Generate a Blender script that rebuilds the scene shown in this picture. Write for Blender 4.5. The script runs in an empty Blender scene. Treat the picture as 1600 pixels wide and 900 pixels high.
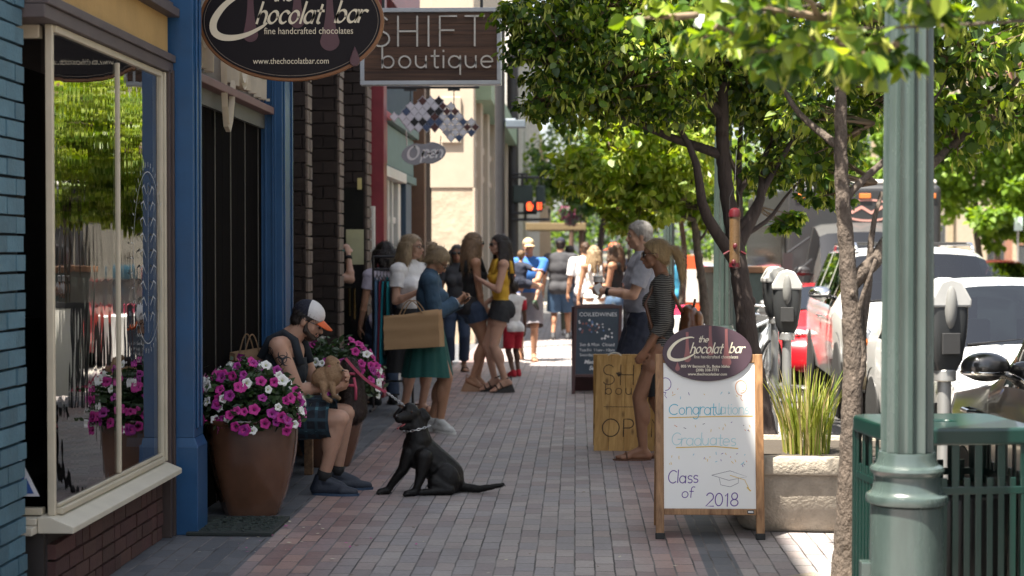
import bpy, bmesh, math, random
import numpy as np
from mathutils import Vector, Matrix, Euler
from mathutils.bvhtree import BVHTree

SC = bpy.context.scene
COL = SC.collection
R = math.radians
PI = math.pi
V = Vector
rnd = random.Random(7)

# ------------------------------------------------------------------ camera, sky, sun, exposure
CAM = bpy.data.objects.new('camera', bpy.data.cameras.new('camera'))
COL.objects.link(CAM)
CAM.location = (0, 0, 1.6)
CAM.rotation_euler = (R(90 - 1.234), 0, R(2.203))
CAM.data.lens = 58.5
CAM.data.sensor_width = 36
CAM.data.clip_start = 0.1
CAM.data.clip_end = 2000
CAM.data.dof.use_dof = True
CAM.data.dof.focus_distance = 9.9
CAM.data.dof.aperture_fstop = 3.0
SC.camera = CAM

SUN_DIR = V((1.0, 1.02, -3.53)).normalized()
W = bpy.data.worlds.new('World'); SC.world = W; W.use_nodes = True
nt = W.node_tree; nt.nodes.clear()
sky = nt.nodes.new('ShaderNodeTexSky'); sky.sky_type = 'NISHITA'; sky.sun_disc = False
sky.sun_elevation = math.asin(-SUN_DIR.z); sky.sun_rotation = R(224)
sky.air_density = 1.0; sky.dust_density = 2.5; sky.ozone_density = 0.6
bg = nt.nodes.new('ShaderNodeBackground'); bg.inputs[1].default_value = 0.078
wo = nt.nodes.new('ShaderNodeOutputWorld')
pale = nt.nodes.new('ShaderNodeHueSaturation'); pale.inputs['Saturation'].default_value = 0.5
nt.links.new(sky.outputs[0], pale.inputs['Color']); nt.links.new(pale.outputs[0], bg.inputs[0]); nt.links.new(bg.outputs[0], wo.inputs[0])
sl = bpy.data.lights.new('sun', 'SUN'); sl.energy = 5.0; sl.angle = R(0.55); sl.color = (1, 0.93, 0.82)
SUN = bpy.data.objects.new('sun', sl); COL.objects.link(SUN)
SUN.rotation_euler = SUN_DIR.to_track_quat('-Z', 'Y').to_euler()
SUN.location = (-5, -5, 20)

SC.view_settings.view_transform = 'Standard'
SC.view_settings.look = 'None'
SC.view_settings.exposure = 2.05
SC.view_settings.gamma = 1.0
SC.view_settings.use_curve_mapping = False
SC.cycles.use_denoising = True
SC.cycles.max_bounces = 7
SC.cycles.diffuse_bounces = 3
SC.cycles.glossy_bounces = 4
SC.cycles.transmission_bounces = 6
SC.cycles.transparent_max_bounces = 8
SC.cycles.caustics_reflective = False
SC.cycles.caustics_refractive = False
SC.cycles.sample_clamp_indirect = 6

_CR = CAM.rotation_euler.to_matrix()
def at(px, py, Y):
    """the place at depth Y seen at photograph pixel (px, py)"""
    d = _CR @ V(((px - 800) / 2600, -(py - 450) / 2600, -1))
    return V((0, 0, 1.6)) + d * (Y / d.y)
def gnd(px, py):
    d = _CR @ V(((px - 800) / 2600, -(py - 450) / 2600, -1))
    return V((0, 0, 1.6)) + d * (-1.6 / d.z)

# ------------------------------------------------------------------ materials
def _n(nt, t, **kw):
    n = nt.nodes.new('ShaderNode' + t)
    for k, v in kw.items():
        if k.startswith('i_'):
            n.inputs[k[2:].replace('_', ' ')].default_value = v
        else:
            setattr(n, k, v)
    return n
MC = {}
def mat(name, col, rough=0.6, metal=0.0, var=0.12, scale=6.0, bump=0.0, bscale=40.0, island=0.0, coat=0.0, spec=0.5,
        stretch=(1, 1, 1), hue=0.0, sss=0.0, rvar=0.0, dirt=0.0, dcol=(0.05, 0.045, 0.04), sheen=0.0):
    if name in MC: return MC[name]
    m = bpy.data.materials.new(name); m.use_nodes = True
    t = m.node_tree; b = t.nodes['Principled BSDF']; L = t.links.new
    tc = _n(t, 'TexCoord'); mp = _n(t, 'Mapping'); mp.inputs['Scale'].default_value = stretch
    L(tc.outputs['Object'], mp.inputs['Vector'])
    nz = _n(t, 'TexNoise'); nz.inputs['Scale'].default_value = scale; nz.inputs['Detail'].default_value = 5; nz.inputs['Roughness'].default_value = 0.62
    L(mp.outputs[0], nz.inputs['Vector'])
    mr = _n(t, 'MapRange'); mr.inputs[1].default_value = 0.25; mr.inputs[2].default_value = 0.75
    mr.inputs[3].default_value = 1 - var; mr.inputs[4].default_value = 1 + var
    L(nz.outputs[0], mr.inputs[0])
    hs = _n(t, 'HueSaturation'); hs.inputs['Color'].default_value = (*col, 1)
    L(mr.outputs[0], hs.inputs['Value'])
    if island > 0 or hue > 0:
        g = _n(t, 'NewGeometry')
        m2 = _n(t, 'MapRange'); m2.inputs[3].default_value = 1 - island; m2.inputs[4].default_value = 1 + island
        L(g.outputs['Random Per Island'], m2.inputs[0])
        mu = _n(t, 'Math', operation='MULTIPLY'); L(mr.outputs[0], mu.inputs[0]); L(m2.outputs[0], mu.inputs[1])
        L(mu.outputs[0], hs.inputs['Value'])
        if hue > 0:
            fr = _n(t, 'Math', operation='MULTIPLY'); fr.inputs[1].default_value = 7.31; L(g.outputs['Random Per Island'], fr.inputs[0])
            f2 = _n(t, 'Math', operation='FRACT'); L(fr.outputs[0], f2.inputs[0])
            m3 = _n(t, 'MapRange'); m3.inputs[3].default_value = 0.5 - hue; m3.inputs[4].default_value = 0.5 + hue
            L(f2.outputs[0], m3.inputs[0]); L(m3.outputs[0], hs.inputs['Hue'])
    out = hs.outputs[0]
    if dirt > 0:
        n3 = _n(t, 'TexNoise'); n3.inputs['Scale'].default_value = scale * 0.45; n3.inputs['Detail'].default_value = 8; n3.inputs['Roughness'].default_value = 0.7
        L(mp.outputs[0], n3.inputs['Vector'])
        cr = _n(t, 'MapRange'); cr.inputs[1].default_value = 0.5; cr.inputs[2].default_value = 0.5; cr.inputs[3].default_value = 0; cr.inputs[4].default_value = dirt
        L(n3.outputs[0], cr.inputs[0])
        mx = _n(t, 'MixRGB'); L(cr.outputs[0], mx.inputs[0]); L(out, mx.inputs[1]); mx.inputs[2].default_value = (*dcol, 1)
        out = mx.outputs[0]
    L(out, b.inputs['Base Color'])
    b.inputs['Roughness'].default_value = rough
    if rvar > 0:
        m4 = _n(t, 'MapRange'); m4.inputs[3].default_value = max(0.02, rough - rvar); m4.inputs[4].default_value = min(1, rough + rvar)
        L(nz.outputs[0], m4.inputs[0]); L(m4.outputs[0], b.inputs['Roughness'])
    b.inputs['Metallic'].default_value = metal
    b.inputs['Specular IOR Level'].default_value = spec
    b.inputs['Coat Weight'].default_value = coat
    b.inputs['Coat Roughness'].default_value = 0.06
    if sheen: b.inputs['Sheen Weight'].default_value = sheen
    if sss > 0:
        b.inputs['Subsurface Weight'].default_value = sss
        b.inputs['Subsurface Radius'].default_value = (0.012, 0.005, 0.003)
        b.inputs['Subsurface Scale'].default_value = 1.0
    if bump > 0:
        n2 = _n(t, 'TexNoise'); n2.inputs['Scale'].default_value = bscale; n2.inputs['Detail'].default_value = 6
        L(mp.outputs[0], n2.inputs['Vector'])
        bp = _n(t, 'Bump'); bp.inputs['Strength'].default_value = bump; bp.inputs['Distance'].default_value = 0.01
        L(n2.outputs[0], bp.inputs['Height']); L(bp.outputs[0], b.inputs['Normal'])
    MC[name] = m
    return m

def wood(name, c1, c2, grain=(2, 40, 40), rough=0.55, island=0.15, knots=0.0, coat=0.0):
    """wood with the grain running along the first, low-scaled axis"""
    if name in MC: return MC[name]
    m = bpy.data.materials.new(name); m.use_nodes = True
    t = m.node_tree; b = t.nodes['Principled BSDF']; L = t.links.new
    tc = _n(t, 'TexCoord'); mp = _n(t, 'Mapping'); mp.inputs['Scale'].default_value = grain
    L(tc.outputs['Object'], mp.inputs['Vector'])
    g = _n(t, 'NewGeometry')
    ad = _n(t, 'VectorMath', operation='ADD'); L(mp.outputs[0], ad.inputs[0])
    cb = _n(t, 'CombineXYZ'); mm = _n(t, 'Math', operation='MULTIPLY'); mm.inputs[1].default_value = 50
    L(g.outputs['Random Per Island'], mm.inputs[0]); L(mm.outputs[0], cb.inputs[0]); L(mm.outputs[0], cb.inputs[1]); L(cb.outputs[0], ad.inputs[1])
    nz = _n(t, 'TexNoise'); nz.inputs['Scale'].default_value = 1; nz.inputs['Detail'].default_value = 7; nz.inputs['Roughness'].default_value = 0.65; nz.inputs['Distortion'].default_value = 0.6
    L(ad.outputs[0], nz.inputs['Vector'])
    cr = _n(t, 'ValToRGB'); cr.color_ramp.elements[0].position = 0.35; cr.color_ramp.elements[1].position = 0.65
    cr.color_ramp.elements[0].color = (*c1, 1); cr.color_ramp.elements[1].color = (*c2, 1)
    L(nz.outputs[0], cr.inputs[0])
    hs = _n(t, 'HueSaturation'); L(cr.outputs[0], hs.inputs['Color'])
    m2 = _n(t, 'MapRange'); m2.inputs[3].default_value = 1 - island; m2.inputs[4].default_value = 1 + island
    L(g.outputs['Random Per Island'], m2.inputs[0]); L(m2.outputs[0], hs.inputs['Value'])
    out = hs.outputs[0]
    if knots > 0:
        vo = _n(t, 'TexVoronoi'); vo.inputs['Scale'].default_value = 1.0
        mk = _n(t, 'Mapping'); mk.inputs['Scale'].default_value = (11, 1, 5.5); L(tc.outputs['Object'], mk.inputs['Vector']); L(mk.outputs[0], vo.inputs['Vector'])
        kr = _n(t, 'MapRange'); kr.inputs[1].default_value = 0.07; kr.inputs[2].default_value = 0.2; kr.inputs[3].default_value = knots; kr.inputs[4].default_value = 0
        L(vo.outputs['Distance'], kr.inputs[0])
        mx = _n(t, 'MixRGB'); L(kr.outputs[0], mx.inputs[0]); L(out, mx.inputs[1]); mx.inputs[2].default_value = (c1[0] * .25, c1[1] * .2, c1[2] * .2, 1)
        out = mx.outputs[0]
    L(out, b.inputs['Base Color']); b.inputs['Roughness'].default_value = rough; b.inputs['Coat Weight'].default_value = coat
    bp = _n(t, 'Bump'); bp.inputs['Strength'].default_value = 0.25; bp.inputs['Distance'].default_value = 0.004
    L(nz.outputs[0], bp.inputs['Height']); L(bp.outputs[0], b.inputs['Normal'])
    MC[name] = m
    return m

def leafmat(name, c1, c2, trans=0.35, rough=0.45, spec=0.5):
    if name in MC: return MC[name]
    m = bpy.data.materials.new(name); m.use_nodes = True
    t = m.node_tree; b = t.nodes['Principled BSDF']; L = t.links.new
    o = t.nodes['Material Output']
    g = _n(t, 'NewGeometry'); cr = _n(t, 'ValToRGB')
    cr.color_ramp.elements[0].color = (*c1, 1); cr.color_ramp.elements[1].color = (*c2, 1)
    L(g.outputs['Random Per Island'], cr.inputs[0])
    L(cr.outputs[0], b.inputs['Base Color']); b.inputs['Roughness'].default_value = rough; b.inputs['Specular IOR Level'].default_value = spec
    tr = _n(t, 'BsdfTranslucent')
    hs = _n(t, 'HueSaturation'); hs.inputs['Hue'].default_value = 0.485; hs.inputs['Saturation'].default_value = 1.1; hs.inputs['Value'].default_value = 1.9
    L(cr.outputs[0], hs.inputs['Color']); L(hs.outputs[0], tr.inputs['Color'])
    mx = _n(t, 'MixShader'); mx.inputs[0].default_value = trans
    L(b.outputs[0], mx.inputs[1]); L(tr.outputs[0], mx.inputs[2]); L(mx.outputs[0], o.inputs['Surface'])
    MC[name] = m
    return m

def glassmat(name, tint=(0.7, 0.75, 0.75), ior=1.5, wav=0.0, wscale=(3, 3, 3), rough=0.0, trans=1.0, gain=1.0):
    """thin sheet of glass: a mirror by Fresnel over a tinted see-through"""
    if name in MC: return MC[name]
    m = bpy.data.materials.new(name); m.use_nodes = True
    t = m.node_tree; L = t.links.new; t.nodes.remove(t.nodes['Principled BSDF']); o = t.nodes['Material Output']
    gl = _n(t, 'BsdfGlossy'); gl.inputs['Roughness'].default_value = rough; gl.inputs['Color'].default_value = (1, 1, 1, 1)
    tp = _n(t, 'BsdfTransparent'); tp.inputs['Color'].default_value = (*tint, 1)
    fr = _n(t, 'Fresnel'); fr.inputs['IOR'].default_value = ior
    mg = _n(t, 'Math', operation='MULTIPLY', use_clamp=True); mg.inputs[1].default_value = gain
    L(fr.outputs[0], mg.inputs[0])
    mx = _n(t, 'MixShader'); L(mg.outputs[0], mx.inputs[0]); L(tp.outputs[0], mx.inputs[1]); L(gl.outputs[0], mx.inputs[2])
    if wav > 0:
        tc = _n(t, 'TexCoord'); mp = _n(t, 'Mapping'); mp.inputs['Scale'].default_value = wscale
        L(tc.outputs['Object'], mp.inputs['Vector'])
        nz = _n(t, 'TexNoise'); nz.inputs['Scale'].default_value = 1.0; nz.inputs['Detail'].default_value = 2
        L(mp.outputs[0], nz.inputs['Vector'])
        bp = _n(t, 'Bump'); bp.inputs['Strength'].default_value = 1.0; bp.inputs['Distance'].default_value = wav
        L(nz.outputs[0], bp.inputs['Height']); L(bp.outputs[0], gl.inputs['Normal'])
    L(mx.outputs[0], o.inputs['Surface'])
    MC[name] = m
    return m

def emit(name, col, s):
    if name in MC: return MC[name]
    m = bpy.data.materials.new(name); m.use_nodes = True
    b = m.node_tree.nodes['Principled BSDF']; b.inputs['Base Color'].default_value = (*col, 1)
    b.inputs['Emission Color'].default_value = (*col, 1); b.inputs['Emission Strength'].default_value = s
    MC[name] = m
    return m

# ------------------------------------------------------------------ objects
def tag(o, label=None, cat=None, group=None, kind=None):
    if label: o['label'] = label
    if cat: o['category'] = cat
    if group: o['group'] = group
    if kind: o['kind'] = kind
    return o
def thing(name, label, cat, loc=(0, 0, 0), rz=0.0, group=None):
    o = bpy.data.objects.new(name, None); COL.objects.link(o)
    o.location = loc; o.rotation_euler = (0, 0, rz); o.empty_display_size = 0.2
    return tag(o, label, cat, group)
def kids(o): return [c for c in COL.objects if c.parent is o]
def copy_tree(o, parent=None, label=None, loc=None, rz=None, scale=None):
    c = o.copy(); COL.objects.link(c)
    if parent is not None: c.parent = parent
    for ch in list(o.children): copy_tree(ch, c)
    if label: c['label'] = label
    if loc is not None: c.location = loc
    if rz is not None: c.rotation_euler = (0, 0, rz)
    if scale is not None: c.scale = scale if hasattr(scale, '__len__') else (scale,) * 3
    return c

def frame_of(d):
    w = V(d).normalized()
    a = V((0, 0, 1)) if abs(w.z) < 0.9 else V((1, 0, 0))
    u = a.cross(w).normalized(); return u, w.cross(u), w

class MB:
    """collects shapes into one mesh"""
    def __init__(s): s.v = []; s.f = []; s.mi = []; s.cur = 0
    def add(s, vs, fs, mi=None):
        o = len(s.v); s.v.extend([tuple(p) for p in vs]); s.f.extend([tuple(i + o for i in f) for f in fs])
        s.mi.extend([s.cur if mi is None else mi] * len(fs)); return s
    def box(s, a, b, M=None, mi=None):
        x0, y0, z0 = a; x1, y1, z1 = b
        vs = [V(p) for p in ((x0, y0, z0), (x1, y0, z0), (x1, y1, z0), (x0, y1, z0), (x0, y0, z1), (x1, y0, z1), (x1, y1, z1), (x0, y1, z1))]
        if M is not None: vs = [M @ p for p in vs]
        return s.add(vs, [(0, 3, 2, 1), (4, 5, 6, 7), (0, 1, 5, 4), (1, 2, 6, 5), (2, 3, 7, 6), (3, 0, 4, 7)], mi)
    def cbox(s, c, d, M=None, mi=None):
        return s.box([c[i] - d[i] / 2 for i in range(3)], [c[i] + d[i] / 2 for i in range(3)], M, mi)
    def bar(s, p0, p1, w, h, mi=None, up=(0, 0, 1)):
        p0 = V(p0); p1 = V(p1); d = (p1 - p0).normalized(); u = d.cross(V(up))
        if u.length < 1e-4: u = d.cross(V((1, 0, 0)))
        u.normalize(); n = u.cross(d)
        vs = [p + u * (a * w / 2) + n * (b * h / 2) for p in (p0, p1) for a, b in ((-1, -1), (1, -1), (1, 1), (-1, 1))]
        return s.add(vs, [(0, 1, 2, 3), (7, 6, 5, 4), (0, 4, 5, 1), (1, 5, 6, 2), (2, 6, 7, 3), (3, 7, 4, 0)], mi)
    def tube(s, pts, r, n=8, caps=True, mi=None):
        pts = [V(p) for p in pts]; k = len(pts)
        rs = r if hasattr(r, '__len__') else [r] * k
        vs = []; u = None
        for i, p in enumerate(pts):
            d = pts[min(i + 1, k - 1)] - pts[max(i - 1, 0)]
            if d.length < 1e-9: d = V((0, 0, 1))
            d.normalize()
            if u is None: u = frame_of(d)[0]
            u = (u - d * u.dot(d))
            if u.length < 1e-5: u = frame_of(d)[0]
            u.normalize(); w = d.cross(u)
            for j in range(n):
                a = 2 * PI * j / n; vs.append(p + (u * math.cos(a) + w * math.sin(a)) * rs[i])
        fs = [(i * n + j, i * n + (j + 1) % n, (i + 1) * n + (j + 1) % n, (i + 1) * n + j) for i in range(k - 1) for j in range(n)]
        if caps: fs += [tuple(range(n - 1, -1, -1)), tuple((k - 1) * n + j for j in range(n))]
        return s.add(vs, fs, mi)
    def lathe(s, prof, c=(0, 0, 0), n=32, M=None, mi=None, caps=True, f=None):
        """prof: (radius, z) rows; f(angle, radius, z) may change the radius"""
        c = V(c); vs = []
        for r, z in prof:
            for j in range(n):
                a = 2 * PI * j / n; q = f(a, r, z) if f else r
                p = V((q * math.cos(a), q * math.sin(a), z)) + c
                vs.append(M @ p if M is not None else p)
        k = len(prof)
        fs = [(i * n + j, i * n + (j + 1) % n, (i + 1) * n + (j + 1) % n, (i + 1) * n + j) for i in range(k - 1) for j in range(n)]
        if caps: fs += [tuple(range(n - 1, -1, -1)), tuple((k - 1) * n + j for j in range(n))]
        return s.add(vs, fs, mi)
    def ell(s, c, r, M=None, n=16, m=10, mi=None):
        c = V(c); r = r if hasattr(r, '__len__') else (r, r, r)
        vs = []; 
        def q(x, y, z):
            p = V((x * r[0], y * r[1], z * r[2])); return (M @ p if M is not None else p) + c
        vs.append(q(0, 0, -1))
        for i in range(1, m):
            ph = -PI / 2 + PI * i / m
            for j in range(n):
                a = 2 * PI * j / n; vs.append(q(math.cos(ph) * math.cos(a), math.cos(ph) * math.sin(a), math.sin(ph)))
        vs.append(q(0, 0, 1)); t = len(vs) - 1
        fs = [(0, 1 + (j + 1) % n, 1 + j) for j in range(n)]
        fs += [(1 + i * n + j, 1 + i * n + (j + 1) % n, 1 + (i + 1) * n + (j + 1) % n, 1 + (i + 1) * n + j) for i in range(m - 2) for j in range(n)]
        fs += [(t, 1 + (m - 2) * n + j, 1 + (m - 2) * n + (j + 1) % n) for j in range(n)]
        return s.add(vs, fs, mi)
    def prism(s, pts, z0, z1, M=None, mi=None):
        """2d outline (counter-clockwise) extruded along local z"""
        n = len(pts); vs = [V((p[0], p[1], z)) for z in (z0, z1) for p in pts]
        if M is not None: vs = [M @ p for p in vs]
        fs = [tuple(range(n - 1, -1, -1)), tuple(range(n, 2 * n))] + [(i, (i + 1) % n, n + (i + 1) % n, n + i) for i in range(n)]
        return s.add(vs, fs, mi)
    def ribbon(s, pts, w, z, M=None, h=0.0, mi=None):
        """a painted (or, with h, raised) stroke along 2d points, width w or a list of widths"""
        pts = [V((p[0], p[1], 0)) for p in pts]; k = len(pts)
        if k < 2: return s
        ws = w if hasattr(w, '__len__') else [w] * k
        A = []; B = []
        for i, p in enumerate(pts):
            d = pts[min(i + 1, k - 1)] - pts[max(i - 1, 0)]
            if d.length < 1e-9: d = V((1, 0, 0))
            d.normalize(); nn = V((-d.y, d.x, 0)) * ws[i] / 2
            q = p.copy()
            if i == 0: q = p - d * ws[i] * .35
            if i == k - 1: q = p + d * ws[i] * .35
            A.append(q + nn); B.append(q - nn)
        up = V((0, 0, 1)); vs = []
        for i in range(k): vs += [A[i] + up * (z + h), B[i] + up * (z + h)]
        fs = [(2 * i, 2 * i + 1, 2 * i + 3, 2 * i + 2) for i in range(k - 1)]
        if h > 0:
            o = len(vs)
            for i in range(k): vs += [A[i] + up * z, B[i] + up * z]
            for i in range(k - 1):
                fs += [(2 * i + 2, o + 2 * i + 2, o + 2 * i, 2 * i), (2 * i + 1, o + 2 * i + 1, o + 2 * i + 3, 2 * i + 3)]
            fs += [(0, o, o + 1, 1), (2 * k - 1, o + 2 * k - 1, o + 2 * k - 2, 2 * k - 2)]
        if M is not None: vs = [M @ p for p in vs]
        return s.add(vs, fs, mi)
    def build(s, name, mats, parent=None, smooth=False, bevel=0.0, seg=2, loc=None, rot=None, auto=None, subsurf=0):
        me = bpy.data.meshes.new(name); me.from_pydata(s.v, [], s.f); me.update()
        mats = mats if isinstance(mats, (list, tuple)) else [mats]
        for m in mats: me.materials.append(m)
        if len(mats) > 1: me.polygons.foreach_set('material_index', s.mi)
        return link(name, me, parent, smooth, bevel, seg, loc, rot, auto, subsurf)
def link(name, me, parent=None, smooth=False, bevel=0.0, seg=2, loc=None, rot=None, auto=None, subsurf=0):
    if smooth or auto is not None: me.polygons.foreach_set('use_smooth', [True] * len(me.polygons))
    if auto is not None:
        me.set_sharp_from_angle(angle=R(auto))
    o = bpy.data.objects.new(name, me); COL.objects.link(o)
    if parent is not None: o.parent = parent
    if loc is not None: o.location = loc
    if rot is not None: o.rotation_euler = rot
    if bevel > 0:
        b = o.modifiers.new('edge', 'BEVEL'); b.width = bevel; b.segments = seg; b.limit_method = 'ANGLE'; b.angle_limit = R(35)
        b.harden_normals = False
    if subsurf:
        b = o.modifiers.new('sub', 'SUBSURF'); b.levels = subsurf; b.render_levels = subsurf
    return o

# ------------------------------------------------------------------ smooth bodies: overlapping tapered limbs fused into one skin
def cap(p0, r0, p1, r1): return ('c', V(p0), r0, V(p1), r1)
def ell(c, r, M=None): return ('e', V(c), r if hasattr(r, '__len__') else (r, r, r), M)
def _prim_mesh(prims, grow=0.0):
    b = MB()
    for q in prims:
        if q[0] == 'c':
            _, p0, r0, p1, r1 = q; r0 += grow; r1 += grow
            d = p1 - p0
            if d.length < 1e-6: b.ell(p0, r0, n=12, m=8); continue
            u, v, w = frame_of(d); n = 12; vs = []; rings = []
            for (p, r, lo, hi) in ((p0, r0, -90, 0), (p1, r1, 0, 90)):
                for k in range(5):
                    ph = R(lo + (hi - lo) * k / 4)
                    rings.append((p + w * (r * math.sin(ph)), r * math.cos(ph)))
            rings[0] = (rings[0][0], r0 * .08); rings[-1] = (rings[-1][0], r1 * .08)
            for c, r in rings:
                for j in range(n):
                    a = 2 * PI * j / n; vs.append(c + (u * math.cos(a) + v * math.sin(a)) * r)
            k = len(rings)
            fs = [(i * n + j, i * n + (j + 1) % n, (i + 1) * n + (j + 1) % n, (i + 1) * n + j) for i in range(k - 1) for j in range(n)]
            fs += [tuple(range(n - 1, -1, -1)), tuple((k - 1) * n + j for j in range(n))]
            b.add(vs, fs)
        else:
            _, c, r, M = q; b.ell(c, [x + grow for x in r], M, n=18, m=12)
    me = bpy.data.meshes.new('tmp'); me.from_pydata(b.v, [], b.f); me.update()
    return me
def fuse(prims, voxel=0.01, it=4, grow=0.0, factor=0.5):
    me = _prim_mesh(prims, grow)
    o = bpy.data.objects.new('tmp', me); COL.objects.link(o)
    m = o.modifiers.new('r', 'REMESH'); m.mode = 'VOXEL'; m.voxel_size = voxel; m.adaptivity = 0
    if it: s = o.modifiers.new('s', 'SMOOTH'); s.factor = factor; s.iterations = it
    dg = bpy.context.evaluated_depsgraph_get()
    out = bpy.data.meshes.new_from_object(o.evaluated_get(dg))
    bpy.data.objects.remove(o); bpy.data.meshes.remove(me)
    return out
def cut(me, planes):
    """keep what lies on the far side of each plane's normal"""
    bm = bmesh.new(); bm.from_mesh(me)
    for co, no in planes:
        bmesh.ops.bisect_plane(bm, geom=bm.verts[:] + bm.edges[:] + bm.faces[:], plane_co=V(co), plane_no=V(no), clear_inner=True)
    bm.to_mesh(me); bm.free(); return me
def merge(meshes):
    b = MB()
    for me in meshes:
        b.add([v.co[:] for v in me.vertices], [tuple(p.vertices) for p in me.polygons])
    me = bpy.data.meshes.new('merged'); me.from_pydata(b.v, [], b.f); me.update(); return me
def skin(name, me, mat_, parent=None, displace=None, solid=0.0):
    me.materials.clear(); me.materials.append(mat_)
    o = link(name, me, parent, smooth=True)
    if displace:
        tx = bpy.data.textures.new(name, 'CLOUDS'); tx.noise_scale = displace[1]
        d = o.modifiers.new('d', 'DISPLACE'); d.texture = tx; d.strength = displace[0]; d.mid_level = 0.5; d.texture_coords = 'LOCAL'
    return o

def tufts(name, me, n, length, m, parent, flow, lift=.25, width=.0012, seed=1, curl=.3):
    """short tapering strands lying along a surface: hair ends, fur"""
    r = np.random.default_rng(seed); me.calc_loop_triangles(); T = me.loop_triangles
    if not len(T): return None
    co = np.empty(len(me.vertices) * 3); me.vertices.foreach_get('co', co); co = co.reshape(-1, 3)
    ix = np.empty(len(T) * 3, dtype=np.int32); T.foreach_get('vertices', ix); ix = ix.reshape(-1, 3)
    A, B, C = co[ix[:, 0]], co[ix[:, 1]], co[ix[:, 2]]; N = np.cross(B - A, C - A); ar = np.linalg.norm(N, axis=1); N /= np.maximum(ar, 1e-12)[:, None]
    k = r.choice(len(T), n, p=ar / ar.sum()); u, v = r.random(n), r.random(n); s = u + v > 1; u[s] = 1 - u[s]; v[s] = 1 - v[s]
    P = A[k] + (B[k] - A[k]) * u[:, None] + (C[k] - A[k]) * v[:, None]; nn = N[k]; F = flow(P, nn) + r.normal(0, curl, (n, 3)); F -= nn * (F * nn).sum(1)[:, None]
    F /= np.maximum(np.linalg.norm(F, axis=1), 1e-9)[:, None]; D = F + nn * (lift * r.uniform(.2, 1.3, n))[:, None]; D /= np.linalg.norm(D, axis=1)[:, None]
    S = np.cross(D, nn); S /= np.maximum(np.linalg.norm(S, axis=1), 1e-9)[:, None]; L = length * r.uniform(.45, 1.2, n)[:, None]; w = width * r.uniform(.6, 1.3, n)[:, None]
    P = P - nn * .001; M1 = P + D * L * .55; E = M1 + (F * .9 + D * .1) * L * .45
    vs = np.stack([P - S * w, P + S * w, M1 + S * w * .8, M1 - S * w * .8, E], 1).reshape(-1, 3)
    b = np.arange(n) * 5; fs = [(int(i), int(i) + 1, int(i) + 2, int(i) + 3) for i in b] + [(int(i) + 3, int(i) + 2, int(i) + 4) for i in b]
    q = bpy.data.meshes.new(name); q.from_pydata(vs.tolist(), [], fs); q.update(); q.materials.append(m)
    return link(name, q, parent, smooth=True)

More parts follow.
